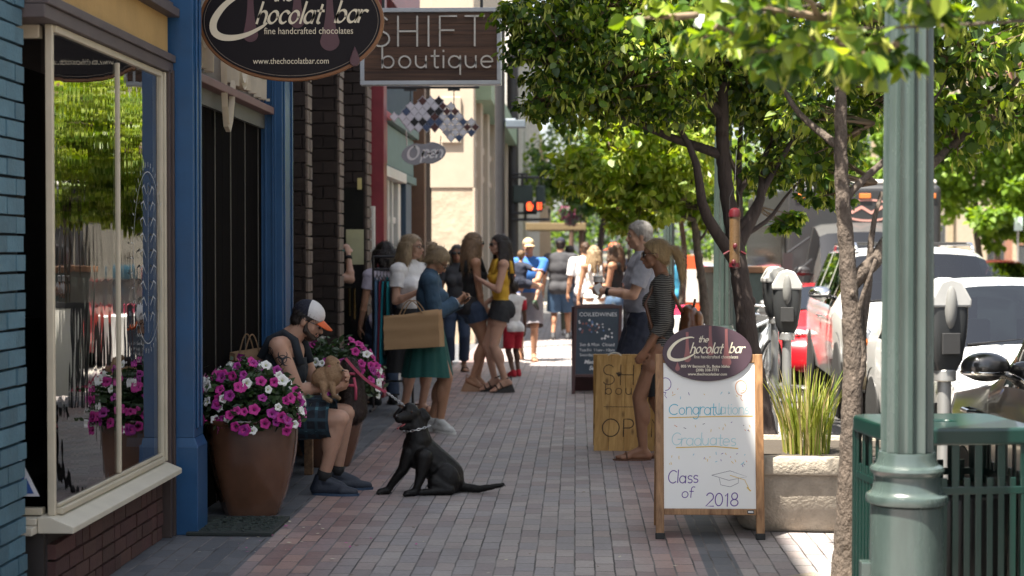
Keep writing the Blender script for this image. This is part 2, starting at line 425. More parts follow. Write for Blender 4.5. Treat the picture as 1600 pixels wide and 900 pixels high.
# ------------------------------------------------------------------ writing
def arc(cx, cy, rx, ry, a0, a1, n=None):
    n = n or max(4, int(abs(a1 - a0) / 18))
    return [(cx + rx * math.cos(R(a0 + (a1 - a0) * i / n)), cy + ry * math.sin(R(a0 + (a1 - a0) * i / n))) for i in range(n + 1)]
_o = arc(.5, .5, .5, .5, 0, 360)
GL = {
 'a': (1.3, [_o, [(1, 1), (1, 0)]]), 'b': (1.3, [[(0, 1.75), (0, 0)], _o]), 'c': (1.1, [arc(.5, .5, .5, .5, 45, 315)]),
 'd': (1.3, [_o, [(1, 1.75), (1, 0)]]), 'e': (1.25, [[(.02, .5), (.98, .5)] + arc(.5, .5, .5, .5, 0, 310)[0:]]),
 'f': (.75, [arc(.6, 1.4, .35, .35, 60, 180) + [(.25, 0)], [(0, 1), (.6, 1)]]),
 'g': (1.3, [_o, [(1, 1), (1, -.2)] + arc(.5, -.2, .5, .45, 0, -150)]),
 'h': (1.2, [[(0, 1.75), (0, 0)], [(0, .5)] + arc(.45, .52, .45, .48, 180, 0) + [(.9, 0)]]),
 'i': (.4, [[(.1, 1), (.1, 0)], [(.1, 1.4), (.1, 1.48)]]), 'l': (.4, [[(.1, 1.75), (.1, 0)]]),
 'm': (1.7, [[(0, 1), (0, 0)], arc(.37, .6, .37, .4, 180, 0) + [(.74, 0)], arc(1.1, .6, .37, .4, 180, 0) + [(1.47, 0)]]),
 'n': (1.2, [[(0, 1), (0, 0)], arc(.45, .52, .45, .48, 180, 0) + [(.9, 0)]]), 'o': (1.3, [_o]),
 'p': (1.3, [[(0, 1), (0, -.6)], _o]), 'q': (1.3, [_o, [(1, 1), (1, -.6)]]),
 'r': (.8, [[(0, 1), (0, 0)], arc(.45, .5, .45, .48, 180, 60)]),
 's': (.95, [arc(.4, .74, .34, .25, 40, 270, 10) + arc(.4, .25, .36, .25, 90, -140, 10)]),
 't': (.8, [[(.3, 1.5), (.3, .2)] + arc(.5, .2, .2, .2, 180, 300), [(0, 1), (.65, 1)]]),
 'u': (1.2, [[(0, 1), (0, .48)] + arc(.45, .48, .45, .48, 180, 360) + [(.9, 1)], [(.9, .5), (.9, 0)]]),
 'C': (1.5, [arc(.8, .85, .75, .85, 50, 310)]), 'E': (1.2, [[(.95, 1.7), (0, 1.7), (0, 0), (.95, 0)], [(0, .87), (.8, .87)]]),
 'F': (1.15, [[(.95, 1.7), (0, 1.7), (0, 0)], [(0, .9), (.8, .9)]]), 'G': (1.6, [arc(.8, .85, .75, .85, 45, 350) + [(1.5, .8), (.95, .8)]]),
 'H': (1.35, [[(0, 1.7), (0, 0)], [(1.1, 1.7), (1.1, 0)], [(0, .85), (1.1, .85)]]), 'I': (.45, [[(.1, 1.7), (.1, 0)]]),
 'N': (1.45, [[(0, 0), (0, 1.7), (1.15, 0), (1.15, 1.7)]]), 'O': (1.9, [arc(.82, .85, .82, .85, 90, 450)]),
 'P': (1.2, [[(0, 0), (0, 1.7), (.5, 1.7)] + arc(.5, 1.27, .45, .43, 90, -90) + [(0, .84)]]),
 'S': (1.2, [arc(.5, 1.27, .45, .43, 35, 270, 12) + arc(.5, .42, .5, .42, 90, -150, 12)]),
 'T': (1.2, [[(0, 1.7), (1.1, 1.7)], [(.55, 1.7), (.55, 0)]]),
 '2': (1.2, [arc(.5, 1.2, .45, .5, 160, -30) + [(0, 0), (1, 0)]]), '0': (1.3, [arc(.5, .85, .5, .85, 90, 450)]),
 '1': (.7, [[(0, 1.35), (.3, 1.7), (.3, 0)]]), '8': (1.2, [arc(.5, 1.27, .38, .43, 270, 630), arc(.5, .42, .48, .42, 90, 450)]),
 ' ': (.8, []),
}
def strokes(b, text, x, y, size, w, z, M, h=0.0, shear=0.0, track=0.0, jitter=0.0, mi=None, wid=None, pen=0.0, xs=1.0):
    """hand or sign lettering; size is the x-height; returns the x where the text ends"""
    for ch in text:
        adv, st = GL[ch]
        jy = rnd.uniform(-1, 1) * jitter * size; jr = 1 + rnd.uniform(-1, 1) * jitter
        for line in st:
            pts = [(x + (p[0] * xs + p[1] * shear) * size * jr, y + jy + p[1] * size * jr) for p in line]
            if jitter:
                pts = [(p[0] + rnd.uniform(-1, 1) * jitter * size * .12, p[1] + rnd.uniform(-1, 1) * jitter * size * .12) for p in pts]
            ws = w
            if pen and len(pts) > 1:
                ws = []
                for i in range(len(pts)):
                    a = pts[min(i + 1, len(pts) - 1)]; c = pts[max(i - 1, 0)]
                    an = math.atan2(a[1] - c[1], a[0] - c[0]); ws.append(w * (1 - pen + pen * 1.6 * abs(math.sin(an - 0.7))))
            b.ribbon(pts, ws, z, M, h, mi)
        x += (adv * xs + track) * size
    return x
_TX = {}
def font_text(b, body, x, y, size, z, M, shear=0.0, align='LEFT', h=0.0, sx=1.0, mi=None, bold=0.0):
    c = bpy.data.curves.new('t', 'FONT'); c.body = body; c.size = size; c.shear = shear; c.align_x = align
    c.extrude = h; c.offset = bold; c.resolution_u = 3
    o = bpy.data.objects.new('t', c); COL.objects.link(o)
    dg = bpy.context.evaluated_depsgraph_get()
    me = bpy.data.meshes.new_from_object(o.evaluated_get(dg))
    vs = [M @ V((v.co.x * sx + x, v.co.y + y, v.co.z + z + h)) for v in me.vertices]
    b.add(vs, [tuple(p.vertices) for p in me.polygons], mi)
    bpy.data.objects.remove(o); bpy.data.curves.remove(c); bpy.data.meshes.remove(me)
def sign_frame(o, u=(1, 0, 0), v=(0, 0, 1)):
    """matrix of a sign face: local x along u, y along v, z out of the face"""
    u = V(u).normalized(); v = V(v).normalized(); n = u.cross(v)
    M = Matrix((( u.x, v.x, n.x, o[0]), (u.y, v.y, n.y, o[1]), (u.z, v.z, n.z, o[2]), (0, 0, 0, 1)))
    return M
def oval(rx, ry, n=64): return [(rx * math.cos(2 * PI * i / n), ry * math.sin(2 * PI * i / n)) for i in range(n)]
# ------------------------------------------------------------------ ground, road, pavement
def paver_material():
    m = bpy.data.materials.new('brick_paving'); m.use_nodes = True
    t = m.node_tree; b = t.nodes['Principled BSDF']; L = t.links.new
    tc = _n(t, 'TexCoord'); sx = _n(t, 'SeparateXYZ'); L(tc.outputs['Object'], sx.inputs[0])
    n0 = _n(t, 'TexNoise'); n0.inputs['Scale'].default_value = 6; n0.inputs['Detail'].default_value = 2; L(tc.outputs['Object'], n0.inputs['Vector'])
    wob = _n(t, 'Math', operation='MULTIPLY_ADD'); wob.inputs[1].default_value = 0.012; L(n0.outputs[0], wob.inputs[0]); L(sx.outputs[0], wob.inputs[2])
    wo2 = _n(t, 'Math', operation='MULTIPLY_ADD'); wo2.inputs[1].default_value = 0.016; L(n0.outputs[0], wo2.inputs[0]); L(sx.outputs[1], wo2.inputs[2])
    cb = _n(t, 'CombineXYZ'); L(wo2.outputs[0], cb.inputs[0]); L(wob.outputs[0], cb.inputs[1])
    br = _n(t, 'TexBrick'); br.offset = 0.5; br.inputs['Scale'].default_value = 1
    br.inputs['Mortar Size'].default_value = 0.005; br.inputs['Mortar Smooth'].default_value = 0.25; br.inputs['Bias'].default_value = 0.0
    br.inputs['Brick Width'].default_value = 0.203; br.inputs['Row Height'].default_value = 0.1015
    br.inputs['Color1'].default_value = (0, 0, 0, 1); br.inputs['Color2'].default_value = (1, 1, 1, 1); br.inputs['Mortar'].default_value = (.5, .5, .5, 1)
    L(cb.outputs[0], br.inputs['Vector'])
    cr = _n(t, 'ValToRGB'); e = cr.color_ramp.elements
    e[0].color = (0.235, 0.205, 0.205, 1); e[1].color = (0.335, 0.305, 0.290, 1)
    for p, c in ((0.2, (0.26, 0.215, 0.205)), (0.3, (0.285, 0.262, 0.258)), (0.5, (0.250, 0.235, 0.240)), (0.7, (0.315, 0.285, 0.272)), (0.85, (0.295, 0.25, 0.235))):
        q = e.new(p); q.color = (*c, 1)
    L(br.outputs['Color'], cr.inputs[0])
    red = _n(t, 'ValToRGB'); e = red.color_ramp.elements
    e[0].color = (0.19, 0.105, 0.092, 1); e[1].color = (0.33, 0.205, 0.170, 1); q = e.new(0.5); q.color = (0.24, 0.165, 0.16, 1)
    L(br.outputs['Color'], red.inputs[0])
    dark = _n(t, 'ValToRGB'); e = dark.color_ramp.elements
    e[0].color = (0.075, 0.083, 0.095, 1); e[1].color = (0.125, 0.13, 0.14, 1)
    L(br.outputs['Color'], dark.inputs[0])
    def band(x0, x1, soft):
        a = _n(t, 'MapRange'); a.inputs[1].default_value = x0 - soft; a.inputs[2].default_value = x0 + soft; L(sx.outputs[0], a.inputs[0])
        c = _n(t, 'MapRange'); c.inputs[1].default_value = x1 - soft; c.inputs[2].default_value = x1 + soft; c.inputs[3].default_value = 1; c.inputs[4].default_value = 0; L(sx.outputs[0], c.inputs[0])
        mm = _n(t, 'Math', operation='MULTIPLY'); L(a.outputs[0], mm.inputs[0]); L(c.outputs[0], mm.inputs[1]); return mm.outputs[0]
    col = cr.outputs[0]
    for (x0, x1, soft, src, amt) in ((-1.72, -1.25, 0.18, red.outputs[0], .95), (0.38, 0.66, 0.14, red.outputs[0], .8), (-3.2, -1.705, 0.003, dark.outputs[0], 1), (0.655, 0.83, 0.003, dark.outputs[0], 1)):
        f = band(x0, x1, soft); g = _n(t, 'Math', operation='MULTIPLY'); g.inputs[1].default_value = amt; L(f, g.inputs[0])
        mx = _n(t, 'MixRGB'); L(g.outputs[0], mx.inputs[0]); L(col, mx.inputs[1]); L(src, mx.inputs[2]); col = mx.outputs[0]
    n1 = _n(t, 'TexNoise'); n1.inputs['Scale'].default_value = 0.9; n1.inputs['Detail'].default_value = 8; n1.inputs['Roughness'].default_value = 0.7; L(tc.outputs['Object'], n1.inputs['Vector'])
    m1 = _n(t, 'MapRange'); m1.inputs[1].default_value = 0.3; m1.inputs[2].default_value = 0.7; m1.inputs[3].default_value = 0.78; m1.inputs[4].default_value = 1.16; L(n1.outputs[0], m1.inputs[0])
    n2 = _n(t, 'TexNoise'); n2.inputs['Scale'].default_value = 45; n2.inputs['Detail'].default_value = 5; L(tc.outputs['Object'], n2.inputs['Vector'])
    m2 = _n(t, 'MapRange'); m2.inputs[1].default_value = 0.25; m2.inputs[2].default_value = 0.75; m2.inputs[3].default_value = 0.86; m2.inputs[4].default_value = 1.13; L(n2.outputs[0], m2.inputs[0])
    mm = _n(t, 'Math', operation='MULTIPLY'); L(m1.outputs[0], mm.inputs[0]); L(m2.outputs[0], mm.inputs[1])
    hs = _n(t, 'HueSaturation'); L(col, hs.inputs['Color']); L(mm.outputs[0], hs.inputs['Value'])
    mo = _n(t, 'MixRGB'); L(br.outputs['Fac'], mo.inputs[0]); L(hs.outputs[0], mo.inputs[1]); 
    nj = _n(t, 'TexNoise'); nj.inputs['Scale'].default_value = 3.2; nj.inputs['Detail'].default_value = 3; L(tc.outputs['Object'], nj.inputs['Vector'])
    jr = _n(t, 'ValToRGB'); jr.color_ramp.elements[0].position = .38; jr.color_ramp.elements[1].position = .66; jr.color_ramp.elements[0].color = (.040, .036, .036, 1); jr.color_ramp.elements[1].color = (.19, .175, .17, 1)
    L(nj.outputs[0], jr.inputs[0]); L(jr.outputs[0], mo.inputs[2])
    vg = _n(t, 'TexVoronoi'); vg.inputs['Scale'].default_value = 2.6; L(tc.outputs['Object'], vg.inputs['Vector'])
    gm = _n(t, 'MapRange'); gm.inputs[1].default_value = .055; gm.inputs[2].default_value = .075; gm.inputs[3].default_value = .55; gm.inputs[4].default_value = 0; L(vg.outputs['Distance'], gm.inputs[0])
    ns = _n(t, 'TexNoise'); ns.inputs['Scale'].default_value = 2.1; ns.inputs['Detail'].default_value = 7; ns.inputs['Roughness'].default_value = .75; L(tc.outputs['Object'], ns.inputs['Vector'])
    sm = _n(t, 'MapRange'); sm.inputs[1].default_value = .56; sm.inputs[2].default_value = .70; sm.inputs[3].default_value = 0; sm.inputs[4].default_value = .38; L(ns.outputs[0], sm.inputs[0])
    mg = _n(t, 'Math', operation='MAXIMUM'); L(gm.outputs[0], mg.inputs[0]); L(sm.outputs[0], mg.inputs[1])
    st = _n(t, 'MixRGB'); L(mg.outputs[0], st.inputs[0]); L(mo.outputs[0], st.inputs[1]); st.inputs[2].default_value = (.095, .085, .085, 1)
    L(st.outputs[0], b.inputs['Base Color']); b.inputs['Roughness'].default_value = 0.62
    rr = _n(t, 'MapRange'); rr.inputs[3].default_value = 0.5; rr.inputs[4].default_value = 0.8; L(n1.outputs[0], rr.inputs[0]); L(rr.outputs[0], b.inputs['Roughness'])
    hh = _n(t, 'Math', operation='MULTIPLY_ADD'); hh.inputs[1].default_value = 0.35; L(br.outputs['Color'], hh.inputs[0])
    iv = _n(t, 'Math', operation='SUBTRACT'); iv.inputs[0].default_value = 1.0; L(br.outputs['Fac'], iv.inputs[1]); L(iv.outputs[0], hh.inputs[2])
    h2 = _n(t, 'Math', operation='MULTIPLY_ADD'); h2.inputs[1].default_value = 0.12; L(n2.outputs[0], h2.inputs[0]); L(hh.outputs[0], h2.inputs[2])
    bp = _n(t, 'Bump'); bp.inputs['Strength'].default_value = 0.55; bp.inputs['Distance'].default_value = 0.006; L(h2.outputs[0], bp.inputs['Height']); L(bp.outputs[0], b.inputs['Normal'])
    return m
ASPHALT = mat('asphalt', (0.075, 0.073, 0.072), 0.85, var=.25, scale=3, bump=.4, bscale=180)
CONC = mat('pale_concrete', (0.36, 0.34, 0.30), 0.85, var=.15, scale=4, bump=.25, bscale=90, dirt=.35, dcol=(.16, .14, .12))
EARTH = mat('dry_ground', (0.16, 0.14, 0.10), 0.95, var=.3, scale=.4)
PAV = paver_material()
def sheet(name, x0, y0, x1, y1, z, m, kind='structure', n=1):
    b = MB(); b.add([(x0, y0, z), (x1, y0, z), (x1, y1, z), (x0, y1, z)], [(0, 1, 2, 3)])
    return tag(b.build(name, m), kind=kind)
sheet('ground', -400, -60, 500, 1400, -0.16, EARTH)
sheet('road', 1.9, -40, 13.0, 700, -0.13, ASPHALT)
sheet('cross_road', -80, 43.8, 90, 51.5, -0.126, ASPHALT)
def slab(name, x0, y0, x1, y1, z1, m):
    b = MB(); b.box((x0, y0, -0.2), (x1, y1, z1)); return tag(b.build(name, m, bevel=.012), kind='structure')
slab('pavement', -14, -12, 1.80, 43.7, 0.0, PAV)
slab('kerb', 1.803, -12, 1.95, 43.7, 0.004, CONC)
slab('pavement', -14, 51.6, 1.80, 320, 0.0, CONC)
slab('kerb', 1.803, 51.6, 1.95, 320, 0.004, CONC)
slab('pavement', 13.0, -12, 18.5, 320, 0.0, CONC)
# road paint: parking bay ticks and lane dashes
WHITEPAINT = mat('road_paint', (0.62, 0.61, 0.57), 0.7, var=.25, scale=14, dirt=.5, dcol=(.12, .12, .12))
b = MB()
for k in range(14):
    y = 8 + k * 6.6
    b.box((1.97, y, -0.128), (4.1, y + .1, -0.122)); b.box((7.5, y, -0.128), (7.62, y + 2.6, -0.122))
tag(b.build('road_markings', WHITEPAINT), kind='structure')
b = MB()
for k in range(6): b.box((-1.9 + k * .62, 44.6, -0.120), (-1.6 + k * .62, 47.0, -0.114))
tag(b.build('crosswalk_markings', WHITEPAINT), kind='structure')
# patch of pale dry soil round the near trees
b = MB()
for (x, y, r) in ((1.42, 7.75, .52), (1.36, 12.6, .5)):
    pts = [(x + r * (1 + .12 * math.sin(3 * a + x)) * math.cos(a), y + r * 1.2 * math.sin(a), 0.004) for a in [2 * PI * i / 28 for i in range(28)]]
    b.add(pts, [tuple(range(28))])
tag(b.build('tree_pit_soil', mat('pit_soil', (0.30, 0.26, 0.20), .95, var=.3, scale=9, bump=.6, bscale=120)), kind='stuff')

# ------------------------------------------------------------------ brickwork
def bricks(b, o, u, n, length, height, bl=.2, bh=.067, dep=.03, mo=.011, jit=.004, mi=0, header=False, z0=0.0):
    """courses of separate bricks standing dep proud of the plane through o, running along u, facing n"""
    o = V(o); u = V(u).normalized(); n = V(n).normalized(); z = V((0, 0, 1))
    rows = int(height / (bh + mo))
    for r in range(rows):
        x = -(bl + mo) / 2 * (r % 2); zz = z0 + r * (bh + mo)
        while x < length - 1e-6:
            w = bl if not (header and rnd.random() < .3) else bl * .48
            x0 = max(0, x); x1 = min(length, x + w)
            if x1 - x0 > .015:
                d = dep + rnd.uniform(-1, 1) * jit
                e = [rnd.uniform(-.0015, .0015) for _ in range(4)]
                p = [o + u * x0 + z * (zz + e[0]), o + u * x1 + z * (zz + e[1]), o + u * x1 + z * (zz + bh + e[2]), o + u * x0 + z * (zz + bh + e[3])]
                q = [a + n * d for a in p]
                vs = p + q
                fs = [(4, 5, 6, 7), (0, 1, 5, 4), (1, 2, 6, 5), (2, 3, 7, 6), (3, 0, 4, 7)]
                if u.cross(z).dot(n) < 0: fs = [tuple(reversed(f)) for f in fs]
                b.add(vs, fs, mi)
            x += w + mo
    return b
BLUEBRICK = mat('blue_painted_brick', (0.060, 0.135, 0.180), .6, var=.18, scale=9, island=.17, bump=.35, bscale=70, dirt=.3, dcol=(.05, .08, .1))
BLUEMORT = mat('dark_blue_mortar', (0.022, 0.032, 0.042), .9)
REDBRICK = mat('maroon_brick', (0.075, 0.032, 0.027), .75, var=.2, scale=12, island=.22, hue=.012, bump=.35, bscale=80, dirt=.25, dcol=(.2, .15, .13))
REDMORT = mat('dark_mortar', (0.035, 0.028, 0.027), .95, var=.2)
DARKBRICK = mat('umber_brick', (0.036, 0.026, 0.022), .7, spec=.25, var=.2, scale=12, island=.25, bump=.3, bscale=80)
EDGEBRICK = mat('skylit_edge_brick', (0.15, 0.11, 0.085), .7, var=.2, scale=12, island=.2, bump=.3, bscale=80)  # street-side pier edges: skylight from the open street put into the brick colour
BLUEPAINT = mat('blue_gloss_paint', (0.013, 0.068, 0.165), .4, var=.16, scale=5, bump=.06, bscale=25, dirt=.22, dcol=(.03, .05, .09), rvar=.1)
CREAM = mat('cream_metal_frame', (0.50, 0.45, 0.34), .42, var=.1, scale=6, dirt=.3, dcol=(.22, .19, .14))
SILL = mat('cream_sill_paint', (0.55, 0.51, 0.41), .5, var=.1, scale=5, dirt=.35, dcol=(.3, .26, .2))
BROWN = mat('brown_mullion_paint', (0.060, 0.040, 0.034), .5, var=.15)
OCHRE = mat('ochre_stucco', (0.40, 0.250, 0.085), .8, var=.14, scale=4, bump=.25, bscale=60, dirt=.25, dcol=(.25, .16, .07))
TRIM = mat('taupe_trim', (0.085, 0.068, 0.066), .6, var=.2, scale=7)
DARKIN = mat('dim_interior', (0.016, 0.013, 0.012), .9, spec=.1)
UPPER = mat('upper_storey_stucco', (0.16, 0.13, 0.11), .85, var=.12, scale=2)
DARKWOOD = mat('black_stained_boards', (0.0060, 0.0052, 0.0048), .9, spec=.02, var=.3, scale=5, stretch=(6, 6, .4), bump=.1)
WINGLASS = glassmat('shop_window_glass', (.55, .58, .56), 1.62, wav=.0012, wscale=(1, 6, 1.6), gain=1.9)
CLEARGLASS = glassmat('plain_glass', (.6, .65, .65), 1.5, gain=1.2)

# painted blue brick pier at the near end
b = MB(); b.box((-3.6, 4.2, 0), (-2.385, 7.02, 6.5), mi=1)
bricks(b, (-2.385, 4.2, 0), (0, 1, 0), (1, 0, 0), 2.82, 4.6, bl=.205, bh=.068, dep=.035, mo=.012, header=False)
p = thing('brick_pier', 'blue painted brick pier with black joints beside the big shop window', 'brick pier', (0, 0, 0))
b.build('brick_face', [BLUEBRICK, BLUEMORT], p)

# ------------------------------------------------------------------ the shop with the big window
shop = thing('shop_building', 'shop front with wide framed window, ochre band and two blue pilasters', 'shop', (0, 0, 0))
XG = -2.30
b = MB(); b.box((-3.4, 7.26, 0), (-2.338, 9.18, .36), mi=1)
bricks(b, (-2.338, 7.26, 0.004), (0, 1, 0), (1, 0, 0), 1.92, .375, dep=.034, header=True, jit=.003)
b.build('brick_bulkhead', [REDBRICK, REDMORT], shop)
b = MB(); b.box((-3.0, 7.225, 0), (-2.345, 7.255, .36)); b.build('return_bulkhead', mat('dark_brown_board', (.03, .025, .023), .6), shop)
# sloped sill, with its return
b = MB()
prof = [(-2.36, .365), (-2.20, .365), (-2.20, .393), (-2.215, .400), (-2.305, .437), (-2.36, .437)]
Ms = Matrix(((1, 0, 0, 0), (0, 0, 1, 0), (0, 1, 0, 0), (0, 0, 0, 1)))
b.prism([(x, z) for x, z in prof][::-1], 7.19, 9.2, Ms)
b.box((-3.0, 7.12, .365), (-2.362, 7.24, .40)); b.box((-3.0, 7.18, .402), (-2.362, 7.25, .432))
b.build('window_sill', SILL, shop, bevel=.004)
win = MB()
win.box((-2.330, 7.235, .437), (-2.296, 7.262, 2.60))        # near corner post
win.box((-2.34, 9.13, .437), (-2.285, 9.15, 2.60)); win.box((-2.34, 9.165, .437), (-2.275, 9.19, 2.60))
win.box((-2.335, 7.28, .437), (-2.275, 9.13, .465)); win.box((-2.325, 7.28, .467), (-2.29, 9.13, .485))
win.box((-2.335, 7.263, 2.568), (-2.285, 9.13, 2.60))
win.box((-2.322, 8.276, .487), (-2.288, 8.294, 2.55))
win.box((-3.0, 7.24, 2.54), (-2.355, 7.29, 2.60)); win.box((-3.0, 7.24, .437), (-2.355, 7.29, .47))
w = win.build('window', CREAM, shop, bevel=.005)
for y0, y1 in ((7.263, 8.27), (8.294, 9.128)):
    g = MB(); g.add([(XG, y0, .486), (XG, y1, .486), (XG, y1, 2.567), (XG, y0, 2.567)], [(0, 1, 2, 3)]); g.build('pane', WINGLASS, w)
g = MB(); g.add([(-2.98, 7.262, .472), (-2.355, 7.262, .472), (-2.355, 7.262, 2.538), (-2.98, 7.262, 2.538)], [(0, 1, 2, 3)]); g.build('pane', CLEARGLASS, w)
b = MB()
for y0, y1, x in ((9.2, 9.235, -2.262), (9.238, 9.265, -2.29), (9.268, 9.297, -2.255)): b.box((-2.42, y0, .0), (x, y1, 2.62))
b.build('mullion', BROWN, shop, bevel=.003)
b = MB(); b.box((-2.6, 7.05, 2.705), (-2.285, 9.26, 2.915)); b.build('sign_band', OCHRE, shop)
b = MB(); b.box((-3.0, 7.03, 2.602), (-2.262, 9.297, 2.66)); b.box((-3.0, 7.04, 2.662), (-2.248, 9.297, 2.703)); b.box((-2.5, 7.05, 2.917), (-2.225, 9.297, 2.965)); b.box((-2.5, 7.05, 2.967), (-2.26, 9.297, 3.0))
b.build('trim', TRIM, shop, bevel=.004)
b = MB(); b.box((-2.45, 7.05, 3.002), (-2.33, 9.28, 4.2)); b.build('transom_panel', mat('dark_transom', (.025, .022, .022), .3), shop)
# interior of the window: shelves, counter
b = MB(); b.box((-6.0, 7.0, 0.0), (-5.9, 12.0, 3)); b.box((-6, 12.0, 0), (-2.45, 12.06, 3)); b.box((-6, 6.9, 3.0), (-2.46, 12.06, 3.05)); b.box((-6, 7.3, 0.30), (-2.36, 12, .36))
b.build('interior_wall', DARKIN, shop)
b = MB()
for k in range(4): b.box((-5.85, 7.6, .9 + k * .42), (-5.4, 11.5, .93 + k * .42))
b.box((-4.4, 8.2, .37), (-3.7, 11.4, 1.15))
b.build('shelf', mat('shop_shelf_wood', (.10, .06, .035), .6), shop)
# pilasters
def pilaster(x0, x1, y0, y1, zt, plinth, ribs=()):
    q = MB(); q.box((x0 - .12, y0, plinth), (x1, y1, zt)); q.box((x0 - .12, y0 - .012, 0), (x1 + .022, y1 + .012, plinth - .05))
    q.add([(x0 - .3, y0 - .012, plinth - .05), (x1 + .022, y0 - .012, plinth - .05), (x1 + .022, y1 + .012, plinth - .05), (x0 - .3, y1 + .012, plinth - .05),
           (x0 - .3, y0, plinth), (x1, y0, plinth), (x1, y1, plinth), (x0 - .3, y1, plinth)], [(0, 1, 5, 4), (1, 2, 6, 5), (2, 3, 7, 6)])
    for f in ribs:                                     # raised ribs on the face that meets the camera
        xx = x0 + (x1 - x0) * f; q.box((xx - .008, y0 - .012, plinth + .03), (xx + .008, y0 - .001, zt))
    q.box((x1 + .001, y0 + .05, plinth + .05), (x1 + .012, y0 + .085, zt)); q.box((x1 + .001, y1 - .085, plinth + .05), (x1 + .012, y1 - .05, zt))
    return q.build('pilaster', BLUEPAINT, shop, bevel=.004)
pilaster(-2.24, -2.155, 9.31, 9.53, 5.2, .55)
pilaster(-2.285, -2.145, 12.1, 12.55, 5.2, .5, (.12, .5, .62))
# recessed dark boards, ledge and fascia over them
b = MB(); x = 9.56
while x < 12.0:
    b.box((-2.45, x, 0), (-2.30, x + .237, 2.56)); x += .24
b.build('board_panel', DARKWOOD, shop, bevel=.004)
b = MB(); x = 9.56 + .478
while x < 12.05: b.box((-2.299, x - .006, 0), (-2.293, x + .006, 2.55)); x += .48
b.build('batten', mat('worn_batten', (.075, .068, .055), .5), shop)
b = MB(); b.box((-2.45, 9.55, 2.50), (-2.27, 12.08, 2.60), mi=0)
b.build('head_rail', mat('grey_green_rail', (.10, .10, .085), .6), shop)
b = MB(); b.box((-2.6, 9.545, 2.603), (-2.2, 12.085, 2.655)); b.build('ledge', mat('dusty_rose_ledge', (.16, .085, .075), .6, var=.2), shop, bevel=.006)
b = MB(); b.box((-2.7, 9.545, 2.657), (-2.30, 12.085, 3.6)); b.build('fascia', mat('taupe_fascia', (.12, .10, .085), .6, var=.15), shop)
# raised cream script letters on the fascia, their upper halves behind the hanging sign
b = MB(); Mf = sign_frame((-2.29, 12.0, 2.70), u=(0, -1, 0))
Mf = sign_frame((-2.29, 9.62, 2.70), u=(0, 1, 0)) @ Matrix.Scale(-1, 4, (0, 0, 1))
x = .06
for wd in ('un', 'y', 'nuh', 'mun'):
    if wd == 'y':
        b.ribbon([(x, .32), (x + .02, .05), (x + .05, -.18), (x + .10, -.29), (x + .15, -.31), (x + .21, -.25), (x + .27, -.12), (x + .31, .0)], [.03, .04, .045, .05, .05, .045, .035, .02], -.09, Mf, .03); x += .36; continue
    x = strokes(b, wd, x, .02, .24, .045, -.055, Mf, h=.05, shear=.05, track=.08, jitter=.03) + .1
b.build('lettering', mat('cream_letters', (.62, .55, .42), .5), shop)
b = MB()
b.box((-12, 4.3, 4.22), (-2.42, 13.3, 11.5)); b.build('upper_wall', UPPER, shop)
b = MB(); b.box((-.01, 0, 0), (.02, .9, 1.9)); w0 = b.build('upper_window', mat('dark_sash_glass', (.05, .06, .07), .1), shop)
for k in range(5):
    for z in (5.2, 8.2): (w0 if (k, z) == (0, 5.2) else copy_tree(w0, shop)).location = (-2.42, 5.0 + k * 1.7, z)
b = MB(); b.box((-12.2, 4.2, 11.5), (-2.2, 13.35, 11.9)); b.build('cornice', TRIM, shop)
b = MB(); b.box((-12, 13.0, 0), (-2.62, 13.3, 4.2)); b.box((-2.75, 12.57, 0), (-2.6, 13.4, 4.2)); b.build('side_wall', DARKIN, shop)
# things on and behind the glass: window lettering, notices
b = MB(); Mw = sign_frame((-2.292, 8.72, 1.02), u=(0, 1, 0)) @ Matrix.Scale(-1, 4, (0, 0, 1))
PALE = mat('frosted_vinyl', (.34, .36, .37), .6)
cx, cy = .12, .55
b.ribbon(arc(cx, cy, .30, .46, 0, 360, 64), .005, -.001, Mw)
for k in range(40):
    a = 360 * k / 40; b.ribbon([(cx + .325 * math.cos(R(a)), cy + .49 * math.sin(R(a))), (cx + .345 * math.cos(R(a)), cy + .51 * math.sin(R(a)))], .008, -.001, Mw)
for k in range(9):                                           # leafy scroll inside the oval
    y = cy - .34 + k * .085; s = .19 * math.cos((k - 4) / 5.2)
    for sg in (-1, 1): b.ribbon([(cx + sg * s * .25, y), (cx + sg * s * .6, y + .045), (cx + sg * s * .9, y + .03), (cx + sg * s * .75, y - .005)], [.004, .012, .009, .003], -.001, Mw)
b.ribbon([(cx, cy - .4), (cx, cy + .4)], .005, -.001, Mw)
b.build('window_lettering', PALE, shop)
b = MB(); Mq = sign_frame((-2.9, 7.258, 0), u=(1, 0, 0))
b.prism([(.30, .52), (.53, .52), (.43, .72)], .004, .006, Mq, mi=0); b.prism([(.325, .532), (.505, .532), (.427, .695)], .0065, .008, Mq, mi=1)
font_text(b, 'HD', .43, .585, .06, .009, Mq, align='CENTER', mi=0); font_text(b, 'Y', .43, .640, .045, .009, Mq, align='CENTER', mi=0)
b.build('security_sticker', [mat('sticker_white', (.6, .62, .65), .5), mat('sticker_blue', (.03, .09, .30), .5)], shop)
b = MB(); b.box((-2.56, 7.268, 1.72), (-2.44, 7.272, 2.02)); b.build('paper_notice', mat('aged_paper', (.40, .33, .25), .8, var=.3, scale=16), shop)
b = MB(); b.tube([(-2.36, 7.12, 2.79), (-2.36, 7.0, 2.86)], .03, 8); b.box((-2.28, 7.05, 2.88), (-2.24, 7.28, 3.1)); b.build('band_letter', mat('black_letter', (.02, .02, .02), .5), shop)

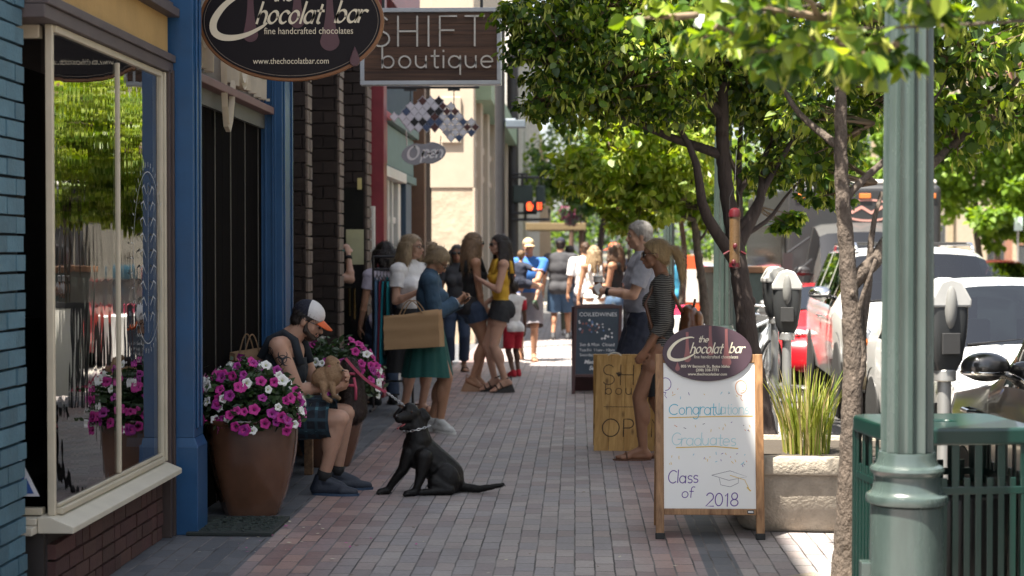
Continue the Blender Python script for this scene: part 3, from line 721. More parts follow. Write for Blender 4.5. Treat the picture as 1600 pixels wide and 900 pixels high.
# ------------------------------------------------------------------ dark brick building with three piers
db = thing('brick_building', 'umber brick building with three piers and a recessed glass entry', 'building', (0, 0, 0))
for y0, y1 in ((13.62, 13.86), (15.46, 15.76), (17.52, 17.9)):
    b = MB(); b.box((-3.6, y0 + .03, 0), (-2.222, y1, 4.6), mi=2)
    bricks(b, (-3.2, y0 + .03, 0), (1, 0, 0), (0, -1, 0), .975, 4.6, bl=.2, bh=.105, mo=.012, dep=.02)
    bricks(b, (-2.224, y0 + .012, 0), (0, 1, 0), (1, 0, 0), y1 - y0 - .02, 4.6, bl=y1 - y0 - .02, bh=.1, mo=.016, dep=.02, mi=1)
    b.build('brick_pier_face', [DARKBRICK, EDGEBRICK, REDMORT], db)
b = MB(); b.box((-12, 13.4, 4.62), (-2.215, 18.0, 11.5)); b.build('upper_wall', DARKBRICK, db)
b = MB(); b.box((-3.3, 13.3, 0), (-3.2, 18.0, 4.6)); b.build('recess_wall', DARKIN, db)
b = MB(); b.box((-2.95, 13.9, 0), (-2.9, 15.4, 2.5)); b.box((-2.95, 15.8, 0), (-2.9, 17.45, 2.5)); b.build('door', mat('dark_door', (.025, .02, .018), .3), db)
b = MB(); b.box((-3.2, 17.47, .05), (-2.24, 17.505, 2.28)); gd = b.build('glass_door', mat('dark_glass_sheet', (.02, .02, .018), .08), db)
b = MB(); b.box((-2.42, 17.458, 1.47), (-2.235, 17.466, 1.84)); b.build('yellowed_notice', mat('notice_paper', (.50, .48, .28), .8, var=.08), gd)
b = MB(); b.box((-2.30, 17.458, 2.26), (-2.255, 17.466, 2.38)); b.build('small_sticker', mat('sticker_yellow', (.6, .5, .2), .6), gd)
b = MB(); b.tube([(-2.38, 17.42, .93), (-2.38, 17.42, 1.22)], .014, 8); b.tube([(-2.33, 17.42, .9), (-2.33, 17.42, 1.22)], .012, 8); b.build('door_handle', mat('brass', (.6, .45, .2), .25, metal=1), gd)

# ------------------------------------------------------------------ red and teal shop, then its low wing and corner post
rb = thing('red_shop', 'narrow shop front with crimson pilaster, teal panel and white door', 'shop', (0, 0, 0))
CRIM = mat('crimson_paint', (.20, .022, .030), .45, var=.15, dirt=.2)
TEAL = mat('faded_teal_paint', (.10, .18, .17), .55, var=.15, dirt=.25, dcol=(.06, .1, .1))
WHITE = mat('white_trim_paint', (.66, .64, .58), .5, var=.06, dirt=.15, dcol=(.4, .38, .33))
b = MB(); b.box((-2.6, 18.15, 0), (-2.10, 18.45, 5.5)); b.build('pilaster', CRIM, rb, bevel=.01)
b = MB(); b.box((-2.5, 18.0, 0), (-2.19, 18.13, 2.1)); b.build('white_edge_board', WHITE, rb, bevel=.004)
b = MB(); b.box((-2.5, 18.5, 2.62), (-2.17, 19.1, 3.1)); b.box((-2.5, 18.47, 3.12), (-2.13, 19.2, 3.2)); b.build('pink_panel', mat('faded_red_panel', (.38, .07, .075), .55, var=.1), rb, bevel=.006)
b = MB(); b.box((-2.5, 19.12, 2.62), (-2.2, 22.5, 3.1)); b.box((-2.5, 19.22, 3.12), (-2.13, 22.55, 3.22)); b.box((-2.5, 19.12, 2.5), (-2.16, 22.5, 2.6)); b.build('teal_panel', TEAL, rb, bevel=.006)
b = MB(); y = 19.2
while y < 22.5: b.box((-2.24, y, 3.25), (-2.2, y + .05, 4.3)); y += .16
b.box((-2.26, 19.2, 4.3), (-2.17, 22.5, 4.4)); b.build('slat_screen', mat('blue_grey_slats', (.09, .13, .16), .5), rb)
b = MB(); b.box((-2.45, 19.0, 0), (-2.36, 22.3, 2.5)); b.build('shop_glass', mat('dark_glass_sheet', (0, 0, 0)), rb)
b = MB()
for y0, y1 in ((18.7, 18.95), (19.45, 19.55), (19.9, 20.0), (20.55, 20.85)): b.box((-2.35, y0, 0), (-2.2, y1, 2.45))
b.box((-2.37, 18.7, 2.46), (-2.13, 20.9, 2.58)); b.box((-2.34, 18.96, 1.95), (-2.23, 20.54, 2.03)); b.box((-2.34, 18.96, .0), (-2.23, 20.54, .3))
b.build('door_frame', WHITE, rb, bevel=.006)
b = MB(); b.box((-2.4, 21.4, 0), (-2.19, 22.1, 2.49)); b.build('blue_post', mat('slate_blue_paint', (.05, .085, .13), .5), rb, bevel=.006)
b = MB(); b.box((-2.34, 22.75, 0), (-2.075, 23.0, 4.6)); b.build('corner_post', mat('brown_steel', (.13, .065, .035), .5, var=.15), rb, bevel=.01)
b = MB(); b.box((-12, 18.02, 5.52), (-2.25, 20.1, 11.5)); b.box((-12, 18.02, 3.3), (-2.5, 22.6, 5.5)); b.box((-12, 20.2, 0), (-2.5, 22.6, 3.2)); b.build('upper_wall', mat('brick_red_wall', (.14, .06, .05), .8), rb)
b = MB(); b.box((-2.24, 18.5, 4.5), (-2.12, 22.6, 5.2)); b.build('cornice', CRIM, rb)

# ------------------------------------------------------------------ pale stone building beyond the gap
sb = thing('stone_building', 'sunlit pale limestone building with tall green window bays', 'building', (0, 0, 0))
STONE = mat('rough_limestone', (.44, .365, .27), .9, var=.2, scale=3, bump=1.6, bscale=7)
STONE2 = mat('smooth_limestone', (.44, .375, .29), .8, var=.08, scale=3)
b = MB(); b.box((-2.52, 29.0, 0), (-1.8, 29.6, 2.72)); o = b.build('rough_stone', STONE, sb)
b = MB(); b.box((-2.54, 28.98, 2.72), (-1.78, 29.6, 11)); b.box((-1.80, 28.97, 0), (-1.755, 29.6, 2.715)); b.box((-2.34, 28.93, 3.5), (-2.0, 28.98, 4.3)); b.build('dressed_stone', STONE2, sb, bevel=.01)
b = MB(); b.box((-12, 29.3, 0), (-2.54, 43, 11)); b.box((-2.54, 29.62, 4.7), (-1.9, 43, 11)); b.build('side_wall', STONE2, sb)
b = MB(); b.box((-3.3, 29.2, 0), (-2.545, 29.298, 4.6)); b.build('dark_doorway', DARKIN, sb)
b = MB()
for y in (30.2, 32.6, 35.3, 38.2, 41.6): b.box((-2.5, y, 0), (-1.72, y + .55, 4.7))
for z in (2.95, 3.5): b.box((-2.5, 29.65, z), (-1.80, 42.2, z + .12))
b.build('bay_pier', STONE2, sb, bevel=.01)
b = MB(); b.box((-2.3, 29.62, 0), (-1.95, 42.5, 4.65)); b.build('green_window', mat('green_bay_glass', (.045, .085, .075), .25, var=.3, scale=2), sb)
b = MB(); b.box((-2.3, 29.5, 4.3), (-1.5, 42.9, 4.75)); b.build('awning', mat('pale_green_canopy', (.22, .30, .20), .7), sb)

# ------------------------------------------------------------------ blocks down the street and across it
def block(label, x0, x1, y0, y1, h, m, side, bays, floors, gm, tm):
    p = thing('town_building', label, 'building', (0, 0, 0))
    b = MB(); b.box((x0, y0, 0), (x1, y1, h)); b.build('wall', m, p)
    xf = x1 if side > 0 else x0; L = (y1 - y0) / bays; sg = 1 if side > 0 else -1
    wb = MB(); wb.box((-.02, -L * .28, 0), (.03, L * .28, 2.1)); pb = MB(); w0 = None
    pb.box((.0, -L * .28 - .1, -.14), (.13, L * .28 + .1, -.02)); pb.box((.031, -.04, 0), (.06, .04, 2.1)); pb.box((.031, -L * .28, 1.0), (.055, L * .28, 1.08))
    for i in range(bays):
        for k in range(floors):
            if w0 is None:
                w0 = wb.build('window', gm, p); pb.build('frame', tm, w0); c = w0
            else: c = copy_tree(w0, p)
            c.location = (xf, y0 + L * (i + .5), .9 + k * 3.6); c.rotation_euler = (0, 0, 0 if sg > 0 else PI)
        f = MB(); f.box((xf + .001 if side > 0 else xf - .25, y0 + L * i - .2, 0), (xf + .25 if side > 0 else xf - .001, y0 + L * i + .2, h)); f.build('pier', tm, p)

    b = MB(); b.box((x0 - .2, y0 - .3, h), (x1 + .3, y1 + .3, h + .5)); b.build('cornice', tm, p)
    return p
DKGL = mat('far_window_glass', (.06, .07, .08), .12)
PALEST = mat('cream_stucco', (.58, .54, .46), .8, var=.06)
block('cream stucco block with pale pilasters beyond the traffic signal', -14, -2.25, 52.5, 96, 12, PALEST, 1, 9, 3, DKGL, mat('pale_grey_stone', (.52, .50, .46), .8))
block('brown brick block far down the left side of the street', -14, -3.0, 104, 190, 10, mat('brown_far_brick', (.20, .11, .075), .8), 1, 12, 3, DKGL, mat('tan_far_trim', (.36, .29, .2), .8))
block('beige block with brick base across the road at far right', 18.8, 30, 20, 78, 9.5, mat('beige_far_wall', (.42, .34, .25), .85, var=.1), -1, 11, 2, DKGL, mat('red_far_brick', (.26, .13, .09), .8))
block('tan block beyond the leafy street trees across the road', 18.8, 30, 84, 170, 11, mat('tan_far_wall', (.40, .34, .27), .85), -1, 12, 3, DKGL, mat('tan_far_trim', (0, 0, 0)))
block('low reddish block across the road opposite the shops', 18.8, 30, -12, 17, 8, mat('red_far_wall', (.25, .14, .11), .85), -1, 8, 2, DKGL, mat('beige_far_wall', (0, 0, 0)))
# ------------------------------------------------------------------ fluted street lamp columns
LAMPG = mat('aged_green_lamp_paint', (.046, .066, .060), .26, var=.3, scale=7, dirt=.6, dcol=(.175, .19, .18), bump=.10, bscale=30, stretch=(1, 1, .25), rvar=.10, spec=.8)
def lamp_post(label, x, y, first=None):
    p = thing('street_lamp', label, 'street lamp', (x, y, 0), 0, 'fluted green street lamps along the kerb')
    b = MB()
    base = [(.20, 0), (.20, .06), (.185, .08), (.165, .16), (.155, .40), (.152, .62), (.150, .665)]
    b.lathe(base, n=48)
    rings = [(.152, .668), (.168, .675), (.172, .690), (.168, .704), (.150, .712), (.143, .725), (.136, .755), (.136, .775), (.148, .785), (.154, .797), (.149, .808), (.130, .816), (.122, .832), (.120, .846), (.116, .862)]
    b.lathe(rings, n=48)
    b.build('base', LAMPG, p, auto=40)
    b = MB(); N = 12
    def flute(a, r, z):
        t = (a * N / (2 * PI)) % 1.0
        return r - .020 * (math.sin(PI * t) ** .8)
    prof = [(.111, .864), (.1105, 1.1)] + [(.1105 - .022 * (k / 12) ** 1.2, 1.1 + 3.0 * k / 12) for k in range(1, 13)]
    b.lathe(prof, n=N * 10, f=flute)
    b.build('fluted_shaft', LAMPG, p, auto=50)
    p.scale = (.88, .88, 1)
    b = MB(); b.lathe([(.088, 4.1), (.11, 4.12), (.12, 4.2), (.10, 4.24), (.13, 4.34), (.14, 4.4), (.06, 4.42)], n=32); b.build('capital', LAMPG, p, auto=40)
    b = MB(); b.lathe([(.06, 4.42), (.15, 4.5), (.2, 4.7), (.17, 4.92), (.06, 5.02)], n=24); b.build('lamp_globe', mat('opal_glass', (.75, .74, .7), .25), p, smooth=True)
    b = MB(); b.box((-.19, -.015, .2), (-.143, .06, .45)); b.build('access_panel', LAMPG, p, bevel=.004)
    return p
lamp_post('fluted green lamp column in front of the slatted green litter bin', 1.226, 6.2)
lamp_post('fluted green lamp column seen behind the oval of the whiteboard sign', 1.485, 16.9)
lamp_post('slender far green lamp column beside the blond woman, behind her ponytail', 1.52, 27.4)

# ------------------------------------------------------------------ litter bin
BING = mat('green_bin_enamel', (.0030, .024, .018), .32, var=.12, scale=8, coat=.3, dirt=.12, dcol=(.1, .12, .1))
def litter_bin():
    p = thing('litter_bin', 'dark green slatted steel litter bin behind the nearest lamp column', 'litter bin', (1.49, 6.82, 0), R(7)); p.scale = (.92, .92, 1)
    a, c = .325, .255                                            # rounded square half-widths
    def rr(s, r=.07, n=6):
        pts = []
        for (cx, cy, a0) in ((s - r, s - r, 0), (-s + r, s - r, 90), (-s + r, -s + r, 180), (s - r, -s + r, 270)):
            pts += [(cx + r * math.cos(R(a0 + 90 * i / n)), cy + r * math.sin(R(a0 + 90 * i / n))) for i in range(n + 1)]
        return pts
    b = MB(); out = rr(.325); inn = rr(.05, .03); n = len(out)
    for z0, z1 in ((.848, .915),):
        vs = [V((q[0], q[1], z)) for z in (z0, z1) for q in out] + [V((q[0], q[1], z)) for z in (z0, z1) for q in inn]
        fs = []
        for i in range(n):
            j = (i + 1) % n
            fs += [(i, j, n + j, n + i), (2 * n + j, 2 * n + i, 3 * n + i, 3 * n + j), (n + i, n + j, 3 * n + j, 3 * n + i), (j, i, 2 * n + i, 2 * n + j)]
        b.add(vs, fs)
    b.build('lid', BING, p, bevel=.012, seg=3)
    for z0, z1 in ((.655, .685), (.15, .18), (.105, .135), (.03, .07)):
        b = MB(); o2 = rr(.315); i2 = rr(.302, .06)
        vs = [V((q[0], q[1], z)) for z in (z0, z1) for q in o2] + [V((q[0], q[1], z)) for z in (z0, z1) for q in i2]; fs = []
        for i in range(n):
            j = (i + 1) % n
            fs += [(i, j, n + j, n + i), (2 * n + j, 2 * n + i, 3 * n + i, 3 * n + j), (n + i, n + j, 3 * n + j, 3 * n + i), (j, i, 2 * n + i, 2 * n + j)]
        b.add(vs, fs); b.build('hoop', BING, p, bevel=.003)
    b = MB()
    for s in range(4):
        M = Matrix.Rotation(s * PI / 2, 4, 'Z')
        for k in range(11):
            x = -.25 + .05 * k
            if k in (0, 5, 10) or s == 3: b.cbox((x, -.3085, .375), (.027, .010, .69), M)
            else: b.cbox((x, -.3085, .375), (.027, .010, .69), M)
            if k % 2 == 0: b.cbox((x, -.3085, .77), (.034, .008, .168), M)
        for sx in (-1,): b.bar(M @ V((-.297, -.297, .02)), M @ V((-.297, -.297, .86)), .034, .034)
    b.build('slatted_side', BING, p, bevel=.002)
    b = MB(); b.lathe([(.2, .04), (.275, .06), (.285, .62), (.28, .64), (.26, .62), (.24, .08)], n=28); b.build('liner', mat('black_liner', (.012, .012, .012), .45), p, smooth=True)
    for s in range(4): b = MB(); b.lathe([(.03, 0), (.03, .03)], c=(.25 * (1 if s % 2 else -1), .25 * (1 if s // 2 else -1), 0), n=12); b.build('foot', BING, p)
litter_bin()

# ------------------------------------------------------------------ concrete planter and its grass
PLC = mat('exposed_aggregate', (.33, .29, .235), .9, var=.22, scale=14, bump=.9, bscale=55, dirt=.4, dcol=(.17, .145, .115))
pl = thing('concrete_planter', 'square weathered concrete planter holding tall grass, behind the whiteboard', 'planter', (1.47, 10.0, 0), R(-4))
def sq(s, r=.1, n=5):
    pts = []
    for (cx, cy, a0) in ((s - r, s - r, 0), (-s + r, s - r, 90), (-s + r, -s + r, 180), (s - r, -s + r, 270)):
        pts += [(cx + r * math.cos(R(a0 + 90 * i / n)), cy + r * math.sin(R(a0 + 90 * i / n))) for i in range(n + 1)]
    return pts
def sqloft(prof, M=None):
    b = MB(); rows = [[(x, y, z) for x, y in sq(s, min(.12, s * .3))] for s, z in prof]; n = len(rows[0])
    b.add([q for r in rows for q in r], [(i * n + j, i * n + (j + 1) % n, (i + 1) * n + (j + 1) % n, (i + 1) * n + j) for i in range(len(rows) - 1) for j in range(n)] + [tuple(range(n - 1, -1, -1)), tuple((len(rows) - 1) * n + j for j in range(n))])
    return b
sqloft([(.47, 0), (.50, .03), (.53, .1), (.56, .22), (.57, .30), (.572, .335)]).build('body', PLC, pl, auto=40)
sqloft([(.573, .336), (.60, .345), (.607, .37), (.607, .42), (.598, .44), (.53, .443), (.52, .41)]).build('rim', PLC, pl, auto=40)
tag(pl, None)
b = MB(); b.box((-.51, -.51, .40), (.51, .51, .418)); b.build('soil', mat('planter_soil', (.05, .04, .03), 1, bump=1, bscale=60), pl)
GRASS = leafmat('grass_blade', (.10, .17, .02), (.34, .36, .07), .3)
GRDRY = leafmat('dry_blade', (.42, .34, .14), (.55, .46, .24), .2)
def blades(name, label, loc, n, h, spread, mats=(GRASS, GRDRY), seed=1, dry=.35, w=.010, parent=None):
    r = random.Random(seed); b = MB()
    for k in range(n):
        a = r.uniform(0, 2 * PI); q = spread * math.sqrt(r.random()) * .5; x, y = q * math.cos(a), q * math.sin(a)
        hh = h * r.uniform(.45, 1.0); lean = r.uniform(.02, .34) * hh; a2 = a + r.uniform(-.8, .8)
        pts = []
        for t in (0, .35, .7, 1.0): pts.append(V((x + lean * t * t * math.cos(a2), y + lean * t * t * math.sin(a2), hh * (t - .18 * t * t * t * lean / hh * 2))))
        d = V((-math.sin(a2 + r.uniform(-1, 1)), math.cos(a2), 0)) * w * r.uniform(.5, 1.1)
        vs = []
        for p, s in zip(pts, (.8, 1, .75, .1)): vs += [p - d * s, p + d * s]
        b.add(vs, [(0, 1, 3, 2), (2, 3, 5, 4), (4, 5, 7, 6)], 1 if r.random() < dry else 0)
    g = thing(name, label, 'ornamental grass', loc)
    b.build('blades', list(mats), g, smooth=True)
    return g
blades('ornamental_grass', 'tall green and straw ornamental grass growing in the concrete planter', (1.36, 9.85, .40), 300, .56, .27, w=.006, dry=.26)
blades('ornamental_grass', 'low bright green grass clump beside the second lamp column', (1.28, 16.3, .30), 200, .5, .5, seed=5, dry=.05)
pb = thing('concrete_planter', 'pale planter box at the foot of the second lamp column', 'planter', (1.28, 16.3, 0))
sqloft([(.30, 0), (.33, .25), (.35, .27), (.35, .34), (.3, .345)]).build('body', PLC, pb, auto=40)

# ------------------------------------------------------------------ parking meters
def parking_meter():
    p = thing('parking_meter', '', 'parking meter', (0, 0, 0), 0, 'single-post parking meters along the kerb')
    b = MB(); b.tube([(0, 0, 0), (0, 0, 1.02)], .032, 16); b.lathe([(.07, 0), (.07, .02), (.04, .04)], n=20); b.build('pole', mat('galvanised_pole', (.34, .34, .33), .5, metal=.6, dirt=.4, dcol=(.2, .18, .16)), p, smooth=False, auto=40)
    b = MB(); b.lathe([(.05, .99), (.055, .995), (.055, 1.04), (.05, 1.045)], n=20); b.build('collar', mat('collar_metal', (.45, .45, .44), .4, metal=.7), p, auto=40)
    b = MB(); prof = [(.052, .0), (.075, .05), (.092, .16), (.098, .25), (.098, .33)]
    rows = []
    for s, z in prof: rows.append([(x, y * .72, 1.04 + z) for x, y in sq(s, s * .45)])
    n = len(rows[0]); b.add([q for r in rows for q in r], [(i * n + j, i * n + (j + 1) % n, (i + 1) * n + (j + 1) % n, (i + 1) * n + j) for i in range(len(rows) - 1) for j in range(n)] + [tuple(range(n - 1, -1, -1)), tuple((len(rows) - 1) * n + j for j in range(n))])
    b.build('housing', mat('charcoal_housing', (.035, .037, .038), .4, var=.15), p, auto=40)
    b = MB(); pts = [(-.104, .30), (.104, .30), (.104, .335), (.052, .425), (.0, .44), (-.052, .425), (-.104, .335)]
    M = Matrix(((1, 0, 0, 0), (0, 0, -1, 0), (0, 1, 0, 1.04), (0, 0, 0, 1)))
    b.prism(pts, -.076, .076, M); b.build('dome', mat('pale_meter_cap', (.42, .42, .405), .35, dirt=.3, dcol=(.35, .33, .3)), p, bevel=.012, seg=3)
    b = MB(); b.ell((0, -.06, 1.345), (.034, .035, .11)); b.build('lens', mat('meter_window', (.20, .20, .19), .2), p, smooth=True)
    b = MB(); b.box((-.045, -.078, 1.12), (.045, -.069, 1.22)); b.build('coin_plate', mat('coin_plate', (.04, .04, .04), .45), p, bevel=.003)
    return p
pm = parking_meter(); pm['label'] = 'parking meter with pale cap rising behind the litter bin, by the white hatchback'; pm.location = (1.745, 7.95, 0); pm.rotation_euler = (0, 0, R(12))
copy_tree(pm, None, 'parking meter with pale cap beside the red sports car, right of the dark trunk', (1.462, 11.6, 0), R(-6))
copy_tree(pm, None, 'small far parking meter half hidden by the second lamp column', (1.62, 17.9, 0), R(5))
copy_tree(pm, None, 'parking meter seen just above another meter cap near the dark trunk', (1.70, 14.3, 0), R(15), scale=1.0)

# ------------------------------------------------------------------ the sign artwork shared by the hanging oval and the whiteboard
PLUM = mat('near_black_plum', (.009, .0065, .008), .55, var=.1, spec=.2)
CREAML = mat('cream_sign_paint', (.68, .60, .44), .5, var=.04)
DRIP = mat('mauve_drip_paint', (.085, .035, .042), .5)
def drip(b, x, y0, y1, r, w, M, z, mi):
    L = [(x - w, y1)]; n = 14
    for i in range(n + 1):
        t = i / n; y = y1 + (y0 + r - y1) * t; ww = w * .75 + (r - w * .75) * t ** 3.2; L.append((x - ww, y))
    bot = arc(x, y0 + r, r, r, 180, 360, 16)
    Rr = [(2 * x - a, c) for a, c in reversed(L)]
    b.prism(L[1:] + bot[1:-1] + Rr[:-1], z, z + .001, M, mi)
def chocolate_art(b, M, s, z):
    """everything painted on an oval 1.0 wide and .62 tall, scaled by s; material slots 0 cream, 1 drips"""
    S = M @ Matrix.Scale(s, 4)
    for x, y0, r, y1 in ((-.225, -.115, .042, .225), (.035, -.04, .040, .295), (.215, -.165, .054, .26)): drip(b, x, y0, y1, r, .02, S, z, 1)
    C = [(-.150, .160), (-.19, .166), (-.28, .145), (-.355, .10), (-.405, .045), (-.432, -.01), (-.425, -.06), (-.38, -.088), (-.31, -.090), (-.235, -.070), (-.165, -.034), (-.135, -.012)]
    sm = []
    for i in range(len(C) - 1):
        for k in range(4):
            t = k / 4; p0 = C[max(i - 1, 0)]; p1 = C[i]; p2 = C[i + 1]; p3 = C[min(i + 2, len(C) - 1)]
            sm.append(tuple(.5 * (2 * p1[j] + (p2[j] - p0[j]) * t + (2 * p0[j] - 5 * p1[j] + 4 * p2[j] - p3[j]) * t * t + (3 * p1[j] - p0[j] - 3 * p2[j] + p3[j]) * t ** 3) for j in (0, 1)))
    sm.append(C[-1]); n = len(sm)
    ws = [.010 + .030 * math.sin(PI * min(1, max(0, i / (n - 1)))) ** 1.3 for i in range(n)]
    b.ribbon(sm, ws, z + .002, S, 0, 0)
    strokes(b, 'hocolat', -.190, -.012, .066, .0135, z + .002, S, shear=.32, pen=.55, mi=0, track=.04, xs=.70)
    strokes(b, 'bar', .245, -.008, .066, .0135, z + .002, S, shear=.32, pen=.55, mi=0, track=.03, xs=.72)
    strokes(b, 'the', -.10, .112, .040, .0095, z + .002, S, shear=.32, pen=.55, mi=0, track=.0, xs=.9)
    font_text(b, 'fine handcrafted chocolates', -.150, -.072, .052, z + .002, S, sx=.86, mi=0)
OAKEDGE = mat('amber_sign_edge', (.19, .075, .022), .45, var=.2)
hs = thing('hanging_sign', 'large dark oval hanging sign with cream script and mauve drips', 'sign', (0, 0, 0))
so = at(455, 33, 9.72); so = V((so.x, 9.72, so.z))
M = sign_frame(so)
b = MB(); b.prism(oval(.545, .352, 80), -.03, .0, M); b.build('rim', OAKEDGE, hs, bevel=.006)
b = MB(); b.prism(oval(.525, .333, 80), .0005, .006, M); b.build('face', PLUM, hs, bevel=.003)
b = MB(); b.ribbon([(p[0] * .512, p[1] * .320) for p in oval(1, 1, 96)] + [(.512, 0)], .0022, .0066, M); b.build('pinstripe', mat('pinstripe', (.25, .2, .15), .5), hs)
b = MB(); chocolate_art(b, M @ Matrix.Translation((0.0, .0, 0)), 1.06, .0068)
font_text(b, 'www.thechocolatbar.com', -.225, -.250, .050, .0078, M, sx=.86, mi=0)
drip(b, .0, 0, 0, 0, 0, M, 0, 1) if False else None
b.build('lettering', [CREAML, DRIP], hs)
b = MB(); n = 20; pts = arc(.375, -.235, .030, .032, 160, 380, 16) + [(.392, -.19), (.375, -.150), (.358, -.19)]; b.prism(pts, .004, .02, M); b.build('drop', DRIP, hs, bevel=.004)
b = MB(); b.tube([M @ V((-.9, .55, -.015)), M @ V((.45, .55, -.015))], .018, 10); b.tube([M @ V((-.3, .26, -.015)), M @ V((-.3, .55, -.015))], .008, 8); b.tube([M @ V((.3, .26, -.015)), M @ V((.3, .55, -.015))], .008, 8)
b.tube([M @ V((-.85, .95, -.015)), M @ V((.2, .55, -.015))], .012, 8); b.build('bracket', mat('black_iron', (.02, .02, .02), .45), hs)

# second hanging sign: dark walnut board with raised pale letters
ss = thing('hanging_sign', 'rectangular walnut hanging sign in pale frame with thin raised letters', 'sign', (0, 0, 0))
c0 = at(563, 133, 14.5); c1 = at(783, 12, 14.5)
M = sign_frame((c0.x, 14.5, c0.z)); wd = c1.x - c0.x; ht = c1.z - c0.z
b = MB(); fr = .036
b.box((0, 0, -.10), (wd, fr, .02), M); b.box((0, ht - fr, -.10), (wd, ht, .02), M); b.box((0, fr, -.10), (fr, ht - fr, .02), M); b.box((wd - fr, fr, -.10), (wd, ht - fr, .02), M)
b.build('frame', mat('silver_grey_frame', (.50, .52, .55), .4, var=.08), ss, bevel=.004)
b = MB()
k = 6
for i in range(k): b.box((fr, fr + (ht - 2 * fr) * i / k + .001, -.09), (wd - fr, fr + (ht - 2 * fr) * (i + 1) / k - .001, .0), M)
b.build('face', wood('dark_walnut', (.040, .016, .008), (.130, .060, .030), grain=(1.2, 1, 34), island=.16), ss, bevel=.0015)
b = MB()
x = strokes(b, 'SHIFT', .105, .335, .152, .0135, .012, M, h=.012, track=.30, xs=1.0)
strokes(b, 'boutique', .195, .148, .100, .0125, .012, M, h=.012, track=.16, xs=1.0)
b.build('lettering', mat('ivory_letters', (.68, .64, .58), .45), ss)
b = MB(); b.box((wd * .15, ht, -.06), (wd * .17, ht + .5, -.03), M); b.build('hanger_rod', MC['black_iron'], ss); b = MB(); b.box((wd * .85, ht, -.06), (wd * .87, ht + .5, -.03), M); b.build('hanger_rod', MC['black_iron'], ss)
b = MB(); b.tube([M @ V((-.4, ht + .5, -.045)), M @ V((wd, ht + .5, -.045))], .02, 8)
b.build('bracket', MC['black_iron'], ss)

# third hanging sign: scale-shaped plaque of coloured tiles with an open board under it
ws = thing('hanging_sign', 'wavy mosaic plaque of white, blue and brown tiles on two hooks', 'sign', (0, 0, 0))
a0 = at(616, 232, 19); a1 = at(742, 150, 19); M = sign_frame((a0.x, 19.0, a0.z)); wd = a1.x - a0.x; ht = a1.z - a0.z
TW = mat('tile_white', (.60, .61, .66), .5); TB = mat('tile_blue', (.055, .085, .16), .5); TR = mat('tile_brown', (.085, .032, .028), .5); TG = mat('tile_grey', (.30, .32, .36), .5); TK = mat('tile_black', (.01, .01, .012), .5)
b = MB(); r2 = random.Random(11); edge = MB()
def inplaque(x, y):
    u = x / wd
    top = .60 + .34 * math.sin(min(1, u * 1.7) * PI * .62) if u < .55 else .92 - .50 * ((u - .55) / .45) ** 1.5
    bot = .52 - .15 * u if u < .15 else (.40 - .25 * (u - .15) if u < .55 else (.34 - 1.0 * (u - .55) if u < .80 else .09 + 1.3 * (u - .80)))
    return bot <= y / ht <= top + .02
st = .150
for j in range(-2, 14):
    for i in range(-2, 16):
        x = (i - j * .15) * st * .62 * (1 if i < 20 else 1); y = j * st * .44 + i * st * .0
        x = i * st * .62 + (.5 * st * .62 if j % 2 else 0); y = j * st * .40
        if not inplaque(x, y): continue
        sc = 1.0 if x / wd < .6 else .86
        d = st * .33 * sc
        q = [(x, y - d), (x + d * .6, y - d * .30), (x + d, y + d * .1), (x + d * .35, y + d * .55), (x, y + d * 1.05), (x - d * .35, y + d * .55), (x - d, y + d * .1), (x - d * .6, y - d * .30)]
        b.prism(q, .0, .006, M, r2.choices([0, 1, 2, 3, 4], [11, 3, 4, 2, 1])[0])
        e = [((p[0] - x) * 1.28 + x, (p[1] - y) * 1.28 + y) for p in q]
        edge.prism(e, -.008 - .0004 * ((i + j * 3) % 5), -.001 - .0004 * ((i + j * 3) % 5), M)
edge.build('backing', mat('grey_tile_edge', (.36, .37, .40), .5), ws); b.build('tiles', [TW, TB, TR, TG, TK], ws)
b = MB()
for u in (.2, .74):
    b.tube([M @ V((wd * u, ht * .82, -.005)), M @ V((wd * u, ht + .06, -.005))], .006, 6); b.box((wd * u - .07, ht + .06, -.02), (wd * u + .07, ht + .085, .01), M)
b.tube([M @ V((-.35, ht + .1, -.01)), M @ V((wd + .05, ht + .1, -.01))], .015, 8); b.build('hook', MC['black_iron'], ws)
ob = thing('open_sign', 'small grey peanut-shaped open sign hung on chains below the mosaic plaque', 'sign', (0, 0, 0))
a0 = at(662, 240, 19.0); M2 = sign_frame((a0.x, 18.99, a0.z)); out = []
for i in range(64):
    a = 2 * PI * i / 64; r_ = 1 - .20 * abs(math.sin(a)) ** 6; out.append((.255 * math.cos(a) * 1.0, .135 * math.sin(a) * (1 - .22 * math.cos(2 * a + .0) ** 2 * 0 - .20 * max(0, 1 - (math.cos(a) / .35) ** 2)) * 1.0))
out = [(x, y + (.02 * (x / .25))) for x, y in out]
b = MB(); b.prism(out, -.012, .004, M2); b.build('board', mat('slate_grey_board', (.25, .26, .28), .55), ob, bevel=.003)
b = MB(); strokes(b, 'O', -.19, -.065, .085, .026, .0055, M2, shear=.2, pen=.5, xs=.85); strokes(b, 'pen', -.02, -.045, .085, .022, .0055, M2, shear=.3, pen=.4, xs=.75); b.build('lettering', mat('pale_grey_letters', (.62, .62, .62), .5), ob)
b = MB()
for x in (-.19, .19): b.tube([M2 @ V((x, .09, -.004)), M2 @ V((x * 1.05, .27 if x < 0 else .2, -.004))], .006, 6)
b.build('chain', mat('steel_chain', (.5, .5, .5), .35, metal=1), ob)

